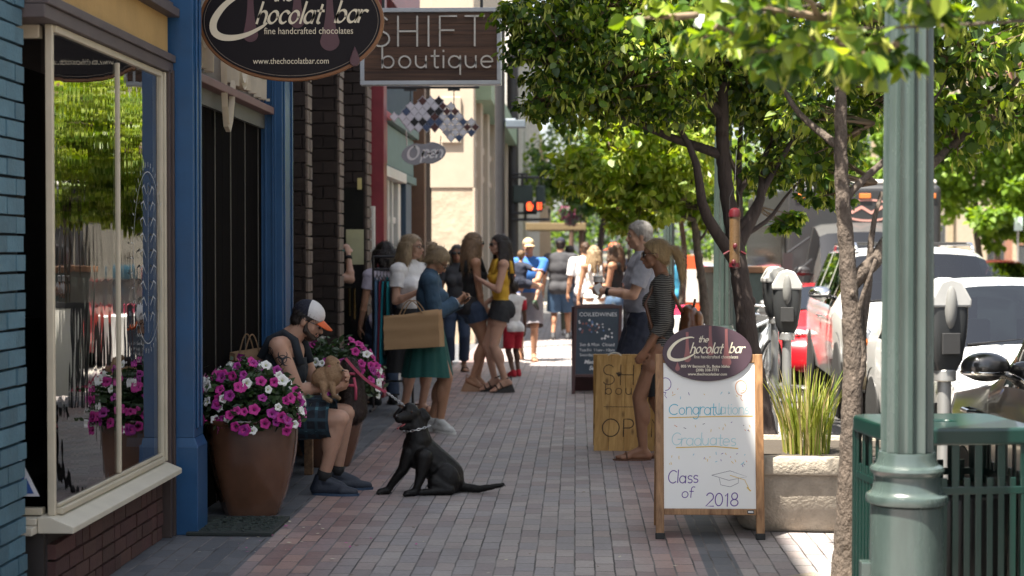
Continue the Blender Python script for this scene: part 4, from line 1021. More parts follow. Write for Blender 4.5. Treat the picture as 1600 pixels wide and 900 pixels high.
# ------------------------------------------------------------------ sandwich boards
OAK = wood('oak_frame', (.14, .065, .025), (.36, .20, .09), grain=(30, 30, 2.2), rough=.5, island=.12)
WB = mat('whiteboard_enamel', (.72, .72, .70), .28, var=.03, scale=3, dirt=.08, dcol=(.5, .5, .5))
wsn = thing('sandwich_board', 'oak framed whiteboard sandwich board with dark oval header and marker writing', 'sandwich board', (0, 0, 0))
bl = at(1025, 843, 9.27); br_ = at(1195, 846, 9.27); W_ = br_.x - bl.x
lean = R(8)
M = sign_frame((bl.x, 9.27, 0.0), (1, 0.0, 0), (0, math.sin(lean), math.cos(lean)))
H_ = 1.035; fw = .046
b = MB(); b.box((0, .02, -.022), (fw, H_, .006), M); b.box((W_ - fw, .02, -.022), (W_, H_, .006), M); b.box((fw + .0005, .135, -.02), (W_ - fw - .0005, .17, .004), M); b.box((fw + .0005, H_ - .05, -.02), (W_ - fw - .0005, H_, .004), M)
b.build('frame', OAK, wsn, bevel=.004)
for x_ in (0, W_ - fw): b = MB(); b.box((x_ - .003, -.0, -.026), (x_ + fw + .003, .035, .010), M); b.build('foot', mat('black_rubber', (.015, .015, .015), .7), wsn, bevel=.004)
b = MB(); b.box((fw, .171, -.012), (W_ - fw, H_ - .0505, -.002), M); b.build('board', WB, wsn)
Mb = sign_frame((bl.x, 9.27 + .46, 0.0), (1, 0, 0), (0, -math.sin(lean), math.cos(lean)))
b = MB(); b.box((.01, .0, -.03), (fw, H_ - .03, .0), Mb); b.box((W_ - fw, .0, -.03), (W_ - .01, H_ - .03, .0), Mb); b.box((fw, .14, -.028), (W_ - fw, H_ - .05, -.002), Mb); b.build('rear_leaf', OAK, wsn, bevel=.004)
b = MB(); b.box((W_ - fw - .05, .143, .0045), (W_ - fw - .012, .163, .0065), M, 0); b.box((W_ - fw - .045, .149, .007), (W_ - fw - .017, .158, .0078), M, 1); b.build('maker_plate', [mat('dark_plate', (.03, .03, .03), .4), mat('plate_text', (.6, .6, .6), .5)], wsn)
Mo = M @ Matrix.Translation((W_ * .485, 1.04, .012))
b = MB(); b.prism(oval(.252, .158, 72), -.008, .0, Mo); b.build('oval_header', mat('plum_header', (.050, .026, .038), .5), wsn, bevel=.002)
b = MB(); chocolate_art(b, Mo @ Matrix.Translation((.0, .006, 0)), .50, .0015)
for t, y, x in (('805 W Bannock St., Boise Idaho', -.082, -.012), ('(208) 338-7771', -.103, -.0), ('www.thechocolatbar.com', -.126, .0)): font_text(b, t, x, y, .021, .0028, Mo, align='CENTER', mi=0, bold=.0004)
pts = arc(-.168, -.088, .013, .014, 160, 380, 10) + [(-.168, -.05)]; b.prism(pts, .0015, .0022, Mo, 1)
b.build('header_lettering', [mat('cream_print', (.70, .64, .50), .5), mat('rose_drip_paint', (.24, .085, .085), .5)], wsn)
b = MB()
INK = [mat('ink_cyan', (.10, .42, .55), .5), mat('ink_yellow', (.62, .42, .06), .5), mat('ink_purple', (.10, .04, .26), .5), mat('ink_orange', (.60, .24, .08), .5), mat('ink_graphite', (.09, .09, .12), .5), mat('ink_pale_cyan', (.36, .58, .62), .5)]
def px(x, y): return ((x - 1045) / 285 + fw + .018, (797 - y) / 281 + .171)
def line(pts, w, mi): b.ribbon([px(*p) for p in pts], w, -.0012, M, 0, mi)
x0, y0 = px(1048, 650); strokes(b, 'C', x0, y0, .033, .0055, -.0012, M, shear=.05, jitter=.08, mi=0, xs=1.1); strokes(b, 'ongratu', x0 + .058, y0, .040, .0048, -.0012, M, shear=.05, jitter=.06, mi=0, track=-.06, xs=.82); strokes(b, 'lations', x0 + .278, y0 + .004, .037, .0042, -.0012, M, shear=.05, jitter=.06, mi=5, track=-.05, xs=.8)
x0, y0 = px(1052, 698); strokes(b, 'Graduates', x0, y0, .040, .0042, -.0012, M, shear=.08, jitter=.06, mi=5, track=-.04, xs=.9)
line([(1048, 655), (1120, 653), (1182, 652)], .0055, 1); line([(1060, 702), (1120, 700), (1158, 703)], .0055, 1)
x0, y0 = px(1046, 757); strokes(b, 'Class', x0, y0, .040, .0055, -.0012, M, shear=.08, jitter=.06, mi=2, track=.0, xs=.85)
x0, y0 = px(1068, 780); strokes(b, 'of', x0, y0, .032, .005, -.0012, M, shear=.1, jitter=.06, mi=2)
x0, y0 = px(1106, 793); strokes(b, '2018', x0, y0, .042, .006, -.0012, M, shear=.05, jitter=.04, mi=2, track=.02)
for cx, cy, mi in ((1043, 602, 2), (1164, 606, 3)):
    line([(cx + 9 * math.cos(R(a)), cy - 10 * math.sin(R(a)) * (1 if a < 180 else 1.35)) for a in range(-90, 275, 15)], .004, mi)
    line([(cx + 1, cy + 13), (cx - 1, cy + 18), (cx + 2, cy + 22)], .003, mi)
line([(1116, 745), (1145, 738), (1172, 747), (1143, 753), (1116, 745)], .0025, 4); line([(1128, 750), (1130, 760), (1145, 763), (1158, 757), (1158, 750)], .0025, 4); line([(1145, 745), (1168, 752), (1174, 764)], .0035, 1); line([(1172, 764), (1177, 769)], .007, 1)
r3 = random.Random(3)
for k in range(60):
    x, y = r3.uniform(1048, 1182), r3.choice([r3.uniform(607, 622), r3.uniform(664, 674), r3.uniform(708, 728), r3.uniform(615, 790)])
    if (636 < y < 660 or 676 < y < 706 or 735 < y < 795) and 1050 < x < 1180: continue
    a = r3.uniform(-1.2, 1.2); l = r3.uniform(1.5, 5.5); mi = r3.choice([1, 1, 1, 2, 3, 4, 0]); line([(x, y), (x + l * math.sin(a), y + l * math.cos(a) * .8)], .0032, mi)
b.build('marker_writing', INK, wsn)

# knotty pine board
PINE = wood('knotty_pine', (.40, .215, .055), (.60, .365, .120), grain=(26, 26, 1.6), rough=.6, island=.10, knots=.75)
kb = thing('sandwich_board', 'knotty pine plank sandwich board with thin dark letters and rope handle', 'sandwich board', (0, 0, 0))
bl = at(925, 703, 13.4); br_ = at(1030, 706, 13.4); W_ = .60; H_ = .77
M = sign_frame((bl.x + .012, 13.4, .0), (1, -.05, 0), (.035, math.sin(R(9)), math.cos(R(9))))
b = MB()
for i in range(5): b.box((i * W_ / 5 + .001, 0, -.02), ((i + 1) * W_ / 5 - .001, H_ + rnd.uniform(-.002, .002), .0), M)
b.build('plank_face', PINE, kb, bevel=.002)
Mb = sign_frame((bl.x + .012, 13.78, .0), (1, -.05, 0), (0, -math.sin(R(9)), math.cos(R(9))))
b = MB()
for i in range(5): b.box((i * W_ / 5 + .001, 0, -.02), ((i + 1) * W_ / 5 - .001, H_, .0), Mb)
b.build('rear_leaf', PINE, kb, bevel=.002)
b = MB()
strokes(b, 'SHIFT', .055, .535, .094, .0065, .0012, M, track=.33)
strokes(b, 'boutique', .080, .455, .050, .0055, .0012, M, track=.35)
b.ribbon([(.07, .355), (.53, .355)], .004, .0012, M)
strokes(b, 'OPEN', .065, .115, .083, .0085, .0012, M, track=.16)
for a in (60, 90, 120): b.ribbon([(.185, .60), (.185 + .032 * math.cos(R(a)), .60 + .032 * math.sin(R(a)))], [.004, .014], .0014, M)
b.build('lettering', mat('burnt_letters', (.028, .016, .010), .7), kb)
b = MB(); b.tube([M @ V((.145 + .055 * math.cos(R(a)), H_ - .01 + .035 * math.sin(R(a)), -.012)) for a in range(0, 181, 15)], .006, 8); b.build('rope_handle', mat('white_rope', (.6, .58, .52), .9), kb)

# slate board
cb_ = thing('sandwich_board', 'mahogany framed slate sandwich board with white lettering and drawn tiles', 'sandwich board', (0, 0, 0))
bl = at(893, 616, 18.75); W_ = .545; H_ = 1.01; M = sign_frame((bl.x, 18.75, 0), (1, 0, 0), (0.03, math.sin(R(9)), math.cos(R(9)))); f = .036
MAHO = mat('mahogany_paint', (.060, .022, .022), .4, var=.15)
b = MB(); b.box((0, 0, -.025), (f, H_, .006), M); b.box((W_ - f, 0, -.025), (W_, H_, .006), M); b.box((f, H_ - f, -.02), (W_ - f, H_, .004), M); b.box((f, .19, -.02), (W_ - f, .225, .004), M); b.prism([(W_ * .1, H_), (W_ * .9, H_), (W_ * .8, H_ + .015), (W_ * .2, H_ + .015)], -.02, .004, M)
b.build('frame', MAHO, cb_, bevel=.004)
b = MB(); b.box((f, .2255, -.012), (W_ - f, H_ - f - .0005, -.002), M); b.build('slate', mat('blue_slate', (.030, .045, .065), .6, var=.2), cb_)
b = MB()
font_text(b, 'COILEDWINES', W_ / 2, .885, .062, -.0012, M, align='CENTER', sx=1.06, mi=0)
r2 = random.Random(5)
for i in range(70):
    x, y = r2.uniform(.06, .48), r2.uniform(.62, .86); u = x / .54
    if not ((.70 - .12 * max(0, u - .5) - .1 * (u > .6)) < y < (.84 - .3 * max(0, u - .45))): continue
    d = r2.uniform(.010, .017); b.prism([(x, y - d), (x + d, y), (x, y + d), (x - d, y)], -.0015, -.001 + .0002 * (i % 5), M, r2.choices([0, 1, 2], [7, 2, 2])[0])
for t, y, s in (('Sun & Mon  Closed', .545, .05), ('Tue-Fri  11am - 10pm', .485, .045), ('Saturday 1pm - 10pm', .43, .045)): font_text(b, t, W_ / 2, y, s, -.0012, M, align='CENTER', mi=0)
for t, y in (('Made Local', .345), ('Served', .275)): font_text(b, t, W_ / 2, y, .062, -.0012, M, align='CENTER', shear=.3, mi=0, bold=.0015)
b.build('lettering', [mat('chalk_white', (.66, .66, .66), .8), mat('chalk_blue', (.10, .16, .30), .8), mat('chalk_brown', (.25, .10, .09), .8)], cb_)
Mb = sign_frame((bl.x, 19.2, 0), (1, 0, 0), (0, -math.sin(R(9)), math.cos(R(9)))); b = MB(); b.box((0, 0, -.02), (W_, .99, 0), Mb); b.build('rear_leaf', MAHO, cb_)
# black framed stand with white panel, just behind
st_ = thing('sandwich_board', 'black framed stand with blank white panel behind the pine board', 'sandwich board', (0, 0, 0))
a0 = at(975, 600, 16.9); M = sign_frame((a0.x, 16.9, 0), (1, .2, 0), (0, math.sin(R(5)), math.cos(R(5)))); b = MB()
b.box((0, 0, -.03), (.075, 1.08, .004), M); b.box((.42, 0, -.03), (.495, 1.08, .004), M); b.box((.075, 1.02, -.02), (.42, 1.08, .003), M); b.build('frame', mat('matt_black', (.015, .015, .017), .6), st_, bevel=.004)
b = MB(); b.box((.076, .12, -.015), (.419, 1.019, -.005), M); b.build('panel', WHITE, st_)

# ------------------------------------------------------------------ traffic signal
ts = thing('traffic_signal', 'black traffic signal mast with pedestrian signal showing a lit orange hand', 'traffic signal', (0, 0, 0))
BLK = mat('black_signal_paint', (.022, .022, .024), .45)
pp = at(801, 500, 42.3); b = MB(); b.tube([(pp.x, 42.3, 0), (pp.x, 42.3, 6.6)], .15, 20); b.lathe([(.26, 0), (.26, .3), (.16, .5)], c=(pp.x, 42.3, 0), n=20); b.build('mast', BLK, ts, auto=40)
def sp(x, y): q = at(x, y, 42.0); return V((q.x, 42.0, q.z))
b = MB()
for L_ in ([(800, 272), (823, 272), (823, 283)], [(800, 277), (842, 277), (842, 290)], [(816, 272), (816, 290)], [(800, 333), (838, 333), (838, 322)], [(821, 322), (821, 343)], [(800, 343), (858, 343), (858, 326)]): b.tube([sp(*q) for q in L_], .035, 8)
b.build('bracket', BLK, ts)
SIGG = mat('dark_green_housing', (.028, .045, .040), .5)
for x0, y0, x1, y1, d in ((801, 289, 832, 317, .25), (837, 290, 852, 318, .3)):
    a = sp(x0, y1); c = sp(x1, y0); b = MB(); b.box((a.x, 42.05, a.z), (c.x, 42.05 + d, c.z)); b.build('signal_head', SIGG, ts, bevel=.03)
a = sp(818, 331); c = sp(848, 315); b = MB(); b.box((a.x, 41.8, a.z), (c.x, 42.04, c.z)); hd = b.build('pedestrian_head', BLK, ts, bevel=.01)
b = MB(); EM = emit('lit_orange', (1.0, .085, .02), .8); cz = (a.z + c.z) / 2; Mh = sign_frame((a.x + .15, 41.79, cz), (1, 0, 0), (0, 0, 1))
b.prism([(-.05, -.1), (.06, -.1), (.1, 0), (.09, .06), (.05, .02), (.045, .10), (.015, .11), (-.015, .11), (-.045, .095), (-.07, .05)], 0, .004, Mh); b.box((.2, -.08, 0), (.25, .1, .004), Mh); b.box((.28, -.08, 0), (.31, .1, .004), Mh); b.build('lit_hand', EM, hd)
sp2 = thing('signal_pole', 'plain black steel pole in front of the green window bays', 'pole', (0, 0, 0))
q = at(781, 500, 27.6); b = MB(); b.tube([(q.x, 27.6, 0), (q.x, 27.6, 5.6)], .085, 16); b.lathe([(.16, 0), (.16, .05), (.12, .2), (.086, .3)], c=(q.x, 27.6, 0), n=16); b.build('shaft', BLK, sp2, auto=40)
b = MB(); a = at(806, 197, 27.6); b.tube([(q.x, 27.6, a.z + .1), (a.x, 27.6, a.z + .1)], .03, 8); b.cbox((a.x, 27.6, a.z + .03), (.32, .3, .12)); b.build('lamp_head', mat('blue_grey_lamp', (.12, .15, .18), .4), sp2, bevel=.02)

# ------------------------------------------------------------------ mat, glazed pots, bench, paper bags
dm = thing('doormat', 'dark green ribbed rubber doormat under the copper glazed pot', 'mat', (0, 0, 0))
b = MB(); a = gnd(318, 838); c = gnd(425, 838); d = gnd(452, 812); y1 = d.y; b.box((a.x - .1, a.y, .002), (c.x, y1, .022)); b.build('base', mat('black_green_rubber', (.018, .024, .022), .8), dm, bevel=.004)
b = MB(); r2 = random.Random(2)
for k in range(260):
    x, y = r2.uniform(a.x - .06, c.x - .03), r2.uniform(a.y + .03, y1 - .03); b.cbox((0, 0, .0235), (.035, .012, .006), Matrix.Translation((x, y, 0)) @ Matrix.Rotation(r2.choice([.8, -.8, 0]), 4, 'Z'))
b.build('tread', mat('rubber_tread', (.035, .048, .042), .7), dm)
def potmat():
    m = mat('copper_glaze', (.110, .052, .030), .2, var=.5, scale=2.2, stretch=(1, 1, .6), coat=.7, dirt=.7, dcol=(.018, .010, .009), bump=.08, bscale=18, rvar=.10)
    return m
def pot(label, x, y, s=1.0):
    p = thing('glazed_pot', label, 'plant pot', (x, y, 0), 0.3, 'tall copper-brown glazed pots by the shop wall')
    b = MB(); prof = [(.165, 0.0), (.174, .02), (.214, .14), (.250, .28), (.274, .42), (.283, .53), (.284, .60), (.290, .615), (.296, .63), (.292, .645), (.275, .648), (.262, .635), (.255, .58), (.25, .5)]
    def q(a, r, z):
        c, d = abs(math.cos(a)), abs(math.sin(a)); k = (c ** 5 + d ** 5) ** (-1 / 5); return r * (1 + (k - 1) * .55)
    b.lathe([(r * s, z * s * .92) for r, z in prof], n=56, f=q); b.build('body', potmat(), p, auto=50)
    b = MB(); b.lathe([(.255 * s, .51 * s), (.001, .53 * s)], n=24, caps=False); b.build('soil', MC['planter_soil'], p)
    return p
PX, PY = -2.0, 10.12
pot('big copper-brown glazed pot of petunias standing on the doormat', PX + .01, PY)
pot('copper-brown glazed pot of petunias beyond the seated man', -1.86, 12.42, .96)
PETLEAF = leafmat('petunia_leaf', (.018, .040, .014), (.045, .085, .025), .2)
def blossom_mesh(m, seed):
    r = random.Random(seed); b = MB(); n = 25; rows = [(.002, 0), (.006, .022), (.014, .034), (.026, .040), (.0335, .036)]; vs = []
    for k, (rr, z) in enumerate(rows):
        for j in range(n):
            a = 2 * PI * j / n; w = 1 + (.10 * math.cos(5 * a) if k > 2 else 0); vs.append((rr * w * math.cos(a), rr * w * math.sin(a), z + (.004 * math.sin(10 * a + seed) + .004 * r.uniform(-1, 1) if k == 4 else 0)))
    fs = [(i * n + j, i * n + (j + 1) % n, (i + 1) * n + (j + 1) % n, (i + 1) * n + j) for i in range(len(rows) - 1) for j in range(n)]
    b.add(vs, fs, 0); b.ell((0, 0, .03), (.006, .006, .006), n=8, m=5, mi=1); return b
BLM = []
for i, (nm, col, core) in enumerate((('magenta_petal', (.42, .008, .20), (.10, .0, .06)), ('white_petal', (.72, .72, .68), (.45, .5, .2)), ('violet_petal', (.30, .010, .21), (.08, 0, .06)))):
    m1 = mat(nm, col, .6, var=.12, scale=60, sheen=.2); m2 = mat(nm + '_throat', core, .7); o = blossom_mesh(m1, i).build('blossom', [m1, m2], None, smooth=True); BLM.append(o.data); bpy.data.objects.remove(o)
def petunias(label, x, y, z, seed, sx=.36, n=60, trail=.25):
    r = random.Random(seed); p = thing('petunia_plant', label, 'flowering plant', (x, y, z), 0, 'petunias filling the glazed pots'); b = MB()
    def surf(a, t):                                                # t from the crown's top to its drooping skirt
        rr = sx * math.sin(t * PI * .58) * (1 + .16 * math.sin(3 * a + seed) + .08 * math.sin(7 * a)); zz = .24 * math.cos(t * PI * .62) * (1 + .2 * math.sin(2 * a + seed)) - (trail * max(0, t - .75) ** 1.2 * 1.2)
        return V((rr * math.cos(a), rr * math.sin(a), zz + .03))
    for k in range(3600):
        a = r.uniform(0, 2 * PI); t = math.sqrt(r.random()); q = surf(a, t) * (r.uniform(.55, 1.06) + (.22 * r.random() if r.random() < .12 else 0))
        u = V((r.gauss(0, 1), r.gauss(0, 1), r.gauss(0, .6))).normalized(); w = u.cross(V((r.gauss(0, 1), r.gauss(0, 1), r.gauss(0, 1)))).normalized(); l = r.uniform(.018, .036)
        b.add([q - u * l, q + w * l * .5, q + u * l, q - w * l * .5], [(0, 1, 2), (0, 2, 3)])
    b.build('foliage', PETLEAF, p)
    for k in range(n):
        a = r.uniform(0, 2 * PI); t = math.sqrt(r.uniform(.05, 1)); q = surf(a, t) * 1.07; nn = V((math.cos(a) * (.4 + t), math.sin(a) * (.4 + t), 1.0 - .75 * t)) + V((r.gauss(0, .35), r.gauss(0, .35) - .25, r.gauss(0, .25)))
        o = bpy.data.objects.new('blossom', r.choice([BLM[0], BLM[0], BLM[1], BLM[1], BLM[2]])); COL.objects.link(o); o.parent = p; o.location = q - nn.normalized() * .025; o.rotation_euler = nn.to_track_quat('Z', 'Y').to_euler(); s = r.uniform(.68, 1.08); o.scale = (s, s, s)
    return p
petunias('magenta and white petunias filling the pot on the doormat', PX - .02, PY, .635, 4, sx=.355, n=190, trail=.12)
petunias('magenta and white petunias in the pot beyond the seated man', -1.84, 12.42, .64, 9, sx=.34, n=170, trail=.12)
BENCHW = wood('weathered_bench', (.10, .055, .03), (.24, .14, .075), grain=(30, 2.5, 30), rough=.7)
bn = thing('bench', 'low weathered wooden bench along the shop wall under the seated man', 'bench', (0, 0, 0)); b = MB()
for i in range(4): b.box((-2.28 + i * .105, 10.55, .41), (-2.28 + i * .105 + .096, 12.0, .445))
b.build('seat', BENCHW, bn, bevel=.004)
for yy in (10.62, 11.85):
    for xx in (-2.26, -1.95): b = MB(); b.box((xx, yy, 0), (xx + .06, yy + .06, .408)); b.build('leg', BENCHW, bn, bevel=.004)
b = MB(); b.box((-2.2, 10.62, .33), (-1.955, 10.66, .405)); b.box((-2.2, 11.86, .33), (-1.955, 11.90, .405)); b.build('apron', BENCHW, bn, bevel=.003)
KRAFT = mat('kraft_paper', (.36, .225, .115), .85, var=.05, scale=3, bump=.3, bscale=7)
KRAFT2 = mat('brown_craft_paper', (.20, .12, .062), .85, var=.15, scale=8, bump=.3, bscale=16)
def paper_bag(name, label, w, h, d, loc, rot, m, handles=True):
    p = thing(name, label, 'paper bag', loc); p.rotation_euler = rot; b = MB()
    r = random.Random(int(w * 1000)); nx, nz = 8, 8; vs = []; fs = []
    ring = [(-w / 2, -d / 2), (-w / 4, -d / 2), (0, -d / 2), (w / 4, -d / 2), (w / 2, -d / 2), (w / 2 - .03, 0), (w / 2, d / 2), (w / 4, d / 2), (0, d / 2), (-w / 4, d / 2), (-w / 2, d / 2), (-w / 2 + .03, 0)]
    n = len(ring); 
    for k in range(nz + 1):
        t = k / nz
        for j, (x, y) in enumerate(ring):
            sc = 1 - .35 * t * t if True else 1
            vs.append((x * (1 + .004 * r.gauss(0, 1)) - (.02 * t if j in (5, 11) else 0) * (1 if j == 5 else -1), y * sc + .0035 * r.gauss(0, 1) + (.006 if k in (3, 6) else 0), h * t + (.012 * math.sin(x * 9) + .006 * r.gauss(0, 1) if k == nz else 0)))
    fs = [(i * n + j, i * n + (j + 1) % n, (i + 1) * n + (j + 1) % n, (i + 1) * n + j) for i in range(nz) for j in range(n)] + [tuple(range(n - 1, -1, -1))]
    b.add(vs, fs); o = b.build('body', m, p, auto=50); sd = o.modifiers.new('s', 'SOLIDIFY'); sd.thickness = .0025
    if handles:
        for sy in (-1, 1):
            b = MB(); b.tube([(x * w, sy * d * .33, h - .02 + .13 * math.sin(PI * (x + .22) / .44)) for x in [-.22 + .044 * i for i in range(11)]], .005, 6); b.build('handle', m, p)
    return p
paper_bag('paper_bag', 'brown paper bag with rolled twine handles on the bench behind the man', .25, .50, .12, (-2.17, 10.98, .445), (0, 0, R(38)), KRAFT2)
paper_bag('paper_bag', 'tilted brown paper bag beyond the farther petunias', .30, .34, .13, (-2.02, 13.0, .42), (R(0), R(14), R(10)), KRAFT2)
cr_ = thing('wooden_crate', 'low dark crate under the tilted paper bag', 'crate', (-2.02, 13.0, 0)); b = MB()
for k in range(4): b.box((-.2, -.18, .02 + k * .1), (.2, -.165, .1 + k * .1)); b.box((-.2, .165, .02 + k * .1), (.2, .18, .1 + k * .1)); b.box((-.2, -.164, .02 + k * .1), (-.185, .164, .1 + k * .1)); b.box((.185, -.164, .02 + k * .1), (.2, .164, .1 + k * .1))
b.box((-.184, -.164, .39), (.184, .164, .41)); b.build('boards', BENCHW, cr_)
# bird feeder
bf = thing('bird_feeder', 'tube bird feeder with red cap and red perches hanging from the dark tree', 'bird feeder', (0, 0, 0))
q = at(1148, 385, 11.35); x, y, z = q.x, q.y, q.z; RED = mat('dark_red_plastic', (.075, .006, .010), .35, coat=.2)
b = MB(); b.lathe([(.036, -.11), (.036, .20)], c=(x, y, z), n=20); b.build('seed_tube', mat('seed_in_tube', (.12, .07, .032), .3, var=.6, scale=160, coat=.6), bf, auto=40)
b = MB(); b.lathe([(.041, .2), (.042, .225), (.034, .25), (.012, .262)], c=(x, y, z), n=20); b.build('cap', RED, bf, auto=40)
b = MB(); b.lathe([(.030, -.15), (.040, -.14), (.040, -.112)], c=(x, y, z), n=20); b.ell((x - .01, y - .034, z - .11), (.016, .012, .022)); b.ell((x, y - .036, z + .0), (.016, .012, .022)); b.tube([(x - .075, y, z - .055), (x - .04, y, z - .035), (x + .04, y, z - .035), (x + .075, y, z - .055)], .009, 8); b.build('perch', RED, bf)
b = MB(); b.tube([(x - .034, y, z + .25), (x - .034, y, z + .33), (x, y, z + .42), (x + .034, y, z + .33), (x + .034, y, z + .25)], .003, 6); b.tube([(x, y, z + .42), (x + .02, y + .1, z + .66)], .003, 6); b.build('hanger', MC['black_iron'], bf)

# bits blown over the bricks: petals by the pots, dry leaves and seeds by the trees
b = MB(); r = random.Random(12)
for k in range(150):
    if k < 60: x, y, mi = -1.62 + r.gauss(0, .28), 9.3 + r.gauss(0, .5), r.choice([0, 0, 1])
    else: x, y, mi = r.uniform(-1.6, 1.5), r.uniform(7.0, 17), r.choice([2, 2, 2, 0])
    a = r.uniform(0, 6.28); l = r.uniform(.006, .020); u = V((math.cos(a), math.sin(a), r.uniform(-.1, .1))); w = V((-math.sin(a), math.cos(a), r.uniform(-.2, .2))) * .45; c = V((x, y, .006 + l * .15))
    b.add([c - u * l, c + w * l, c + u * l, c - w * l], [(0, 1, 2), (0, 2, 3)], mi)
tag(b.build('fallen_leaves', [mat('pale_litter', (.55, .50, .38), .8), MC['magenta_petal'], mat('dry_leaf_litter', (.13, .08, .035), .8)]), kind='stuff')
# ------------------------------------------------------------------ trees
BARK = mat('grey_brown_bark', (.088, .068, .053), .9, var=.5, scale=14, stretch=(2, 2, 1.2), bump=1.6, bscale=32, dirt=.75, dcol=(.035, .026, .021))
BARKD = mat('dark_bark', (.050, .036, .031), .9, var=.35, scale=9, stretch=(3, 3, .7), bump=1.0, bscale=26)
TWIG = mat('pale_twig', (.16, .115, .075), .8, var=.3)
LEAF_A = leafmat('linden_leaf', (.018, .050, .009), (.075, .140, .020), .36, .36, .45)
LEAF_B = leafmat('sunny_linden_leaf', (.085, .165, .014), (.25, .315, .040), .42, .4, .4)  # brighter, yellower copy of the linden leaf: sunlight put into its colour
BRACT = leafmat('linden_bract', (.30, .36, .07), (.50, .52, .15), .4, .6, .3)
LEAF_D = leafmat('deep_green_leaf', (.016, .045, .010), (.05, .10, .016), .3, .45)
LEAF_M = leafmat('maple_leaf', (.075, .150, .016), (.19, .29, .035), .4, .5, .3)
def wob(p0, p1, n, amp, r, sag=0.0):
    p0, p1 = V(p0), V(p1); L = (p1 - p0).length; pts = []
    ph = [r.uniform(0, 6) for _ in range(4)]
    for i in range(n + 1):
        t = i / n; e = math.sin(PI * t) * amp * L
        pts.append(p0.lerp(p1, t) + V((math.sin(3.1 * t + ph[0]) + .4 * math.sin(8 * t + ph[1]), math.sin(2.7 * t + ph[2]) + .4 * math.sin(9 * t + ph[3]), -sag * 2)) * e)
    return pts
LEAF2D = [(0, 0), (.30, .12), (.44, .40), (.30, .74), (0, 1.06), (-.30, .74), (-.44, .40), (-.30, .12)]
def leaf(b, p, d, n, s, fold, mi, wide=1.0):
    """one heart-shaped leaf: stalk at p, tip along d, face towards n, folded on its midrib"""
    w = d.cross(n)
    if w.length < 1e-5: return
    w.normalize(); n = w.cross(d)
    P = [p + d * (y * s) + w * (x * s * wide) + n * (abs(x) * s * fold - y * y * s * .12) for x, y in LEAF2D]
    b.add(P, [(0, 1, 2, 3, 4), (0, 4, 5, 6, 7)], mi)
def clump_leaves(b, r, c, rad, n, s, mis, bract=.0, droop=.5, hollow=.35):
    c = V(c); rad = V(rad) if hasattr(rad, '__len__') else V((rad, rad, rad))
    for k in range(n):
        v = V((r.gauss(0, 1), r.gauss(0, 1), r.gauss(0, 1))).normalized(); q = (hollow + (1 - hollow) * r.random() ** .6) * r.uniform(.8, 1.12)
        p = c + V((v.x * rad.x, v.y * rad.y, v.z * rad.z)) * q
        d = (v * .5 + V((r.gauss(0, .6), r.gauss(0, .6), r.gauss(0, .5) - droop))).normalized()
        nn = (V((0, 0, 1)) * .9 + v * .7 + V((r.gauss(0, .5), r.gauss(0, .5), r.gauss(0, .3)))).normalized()
        ss = s * r.uniform(.6, 1.25)
        if r.random() < bract:
            dd = (V((r.gauss(0, .35), r.gauss(0, .35), -1)) + v * .3).normalized(); w = dd.cross(V((r.gauss(0, 1), r.gauss(0, 1), .3))).normalized() * ss * .13
            cv = w.cross(dd) * r.uniform(-1.5, 1.5)
            b.add([p, p + dd * ss * .5 + w + cv, p + dd * ss * 1.1 + cv * .3, p + dd * ss * .5 - w + cv], [(0, 1, 2, 3)], 2)
        else: leaf(b, p, d, nn, ss, r.uniform(-.1, .35), mis[0] if r.random() < .6 else mis[1])
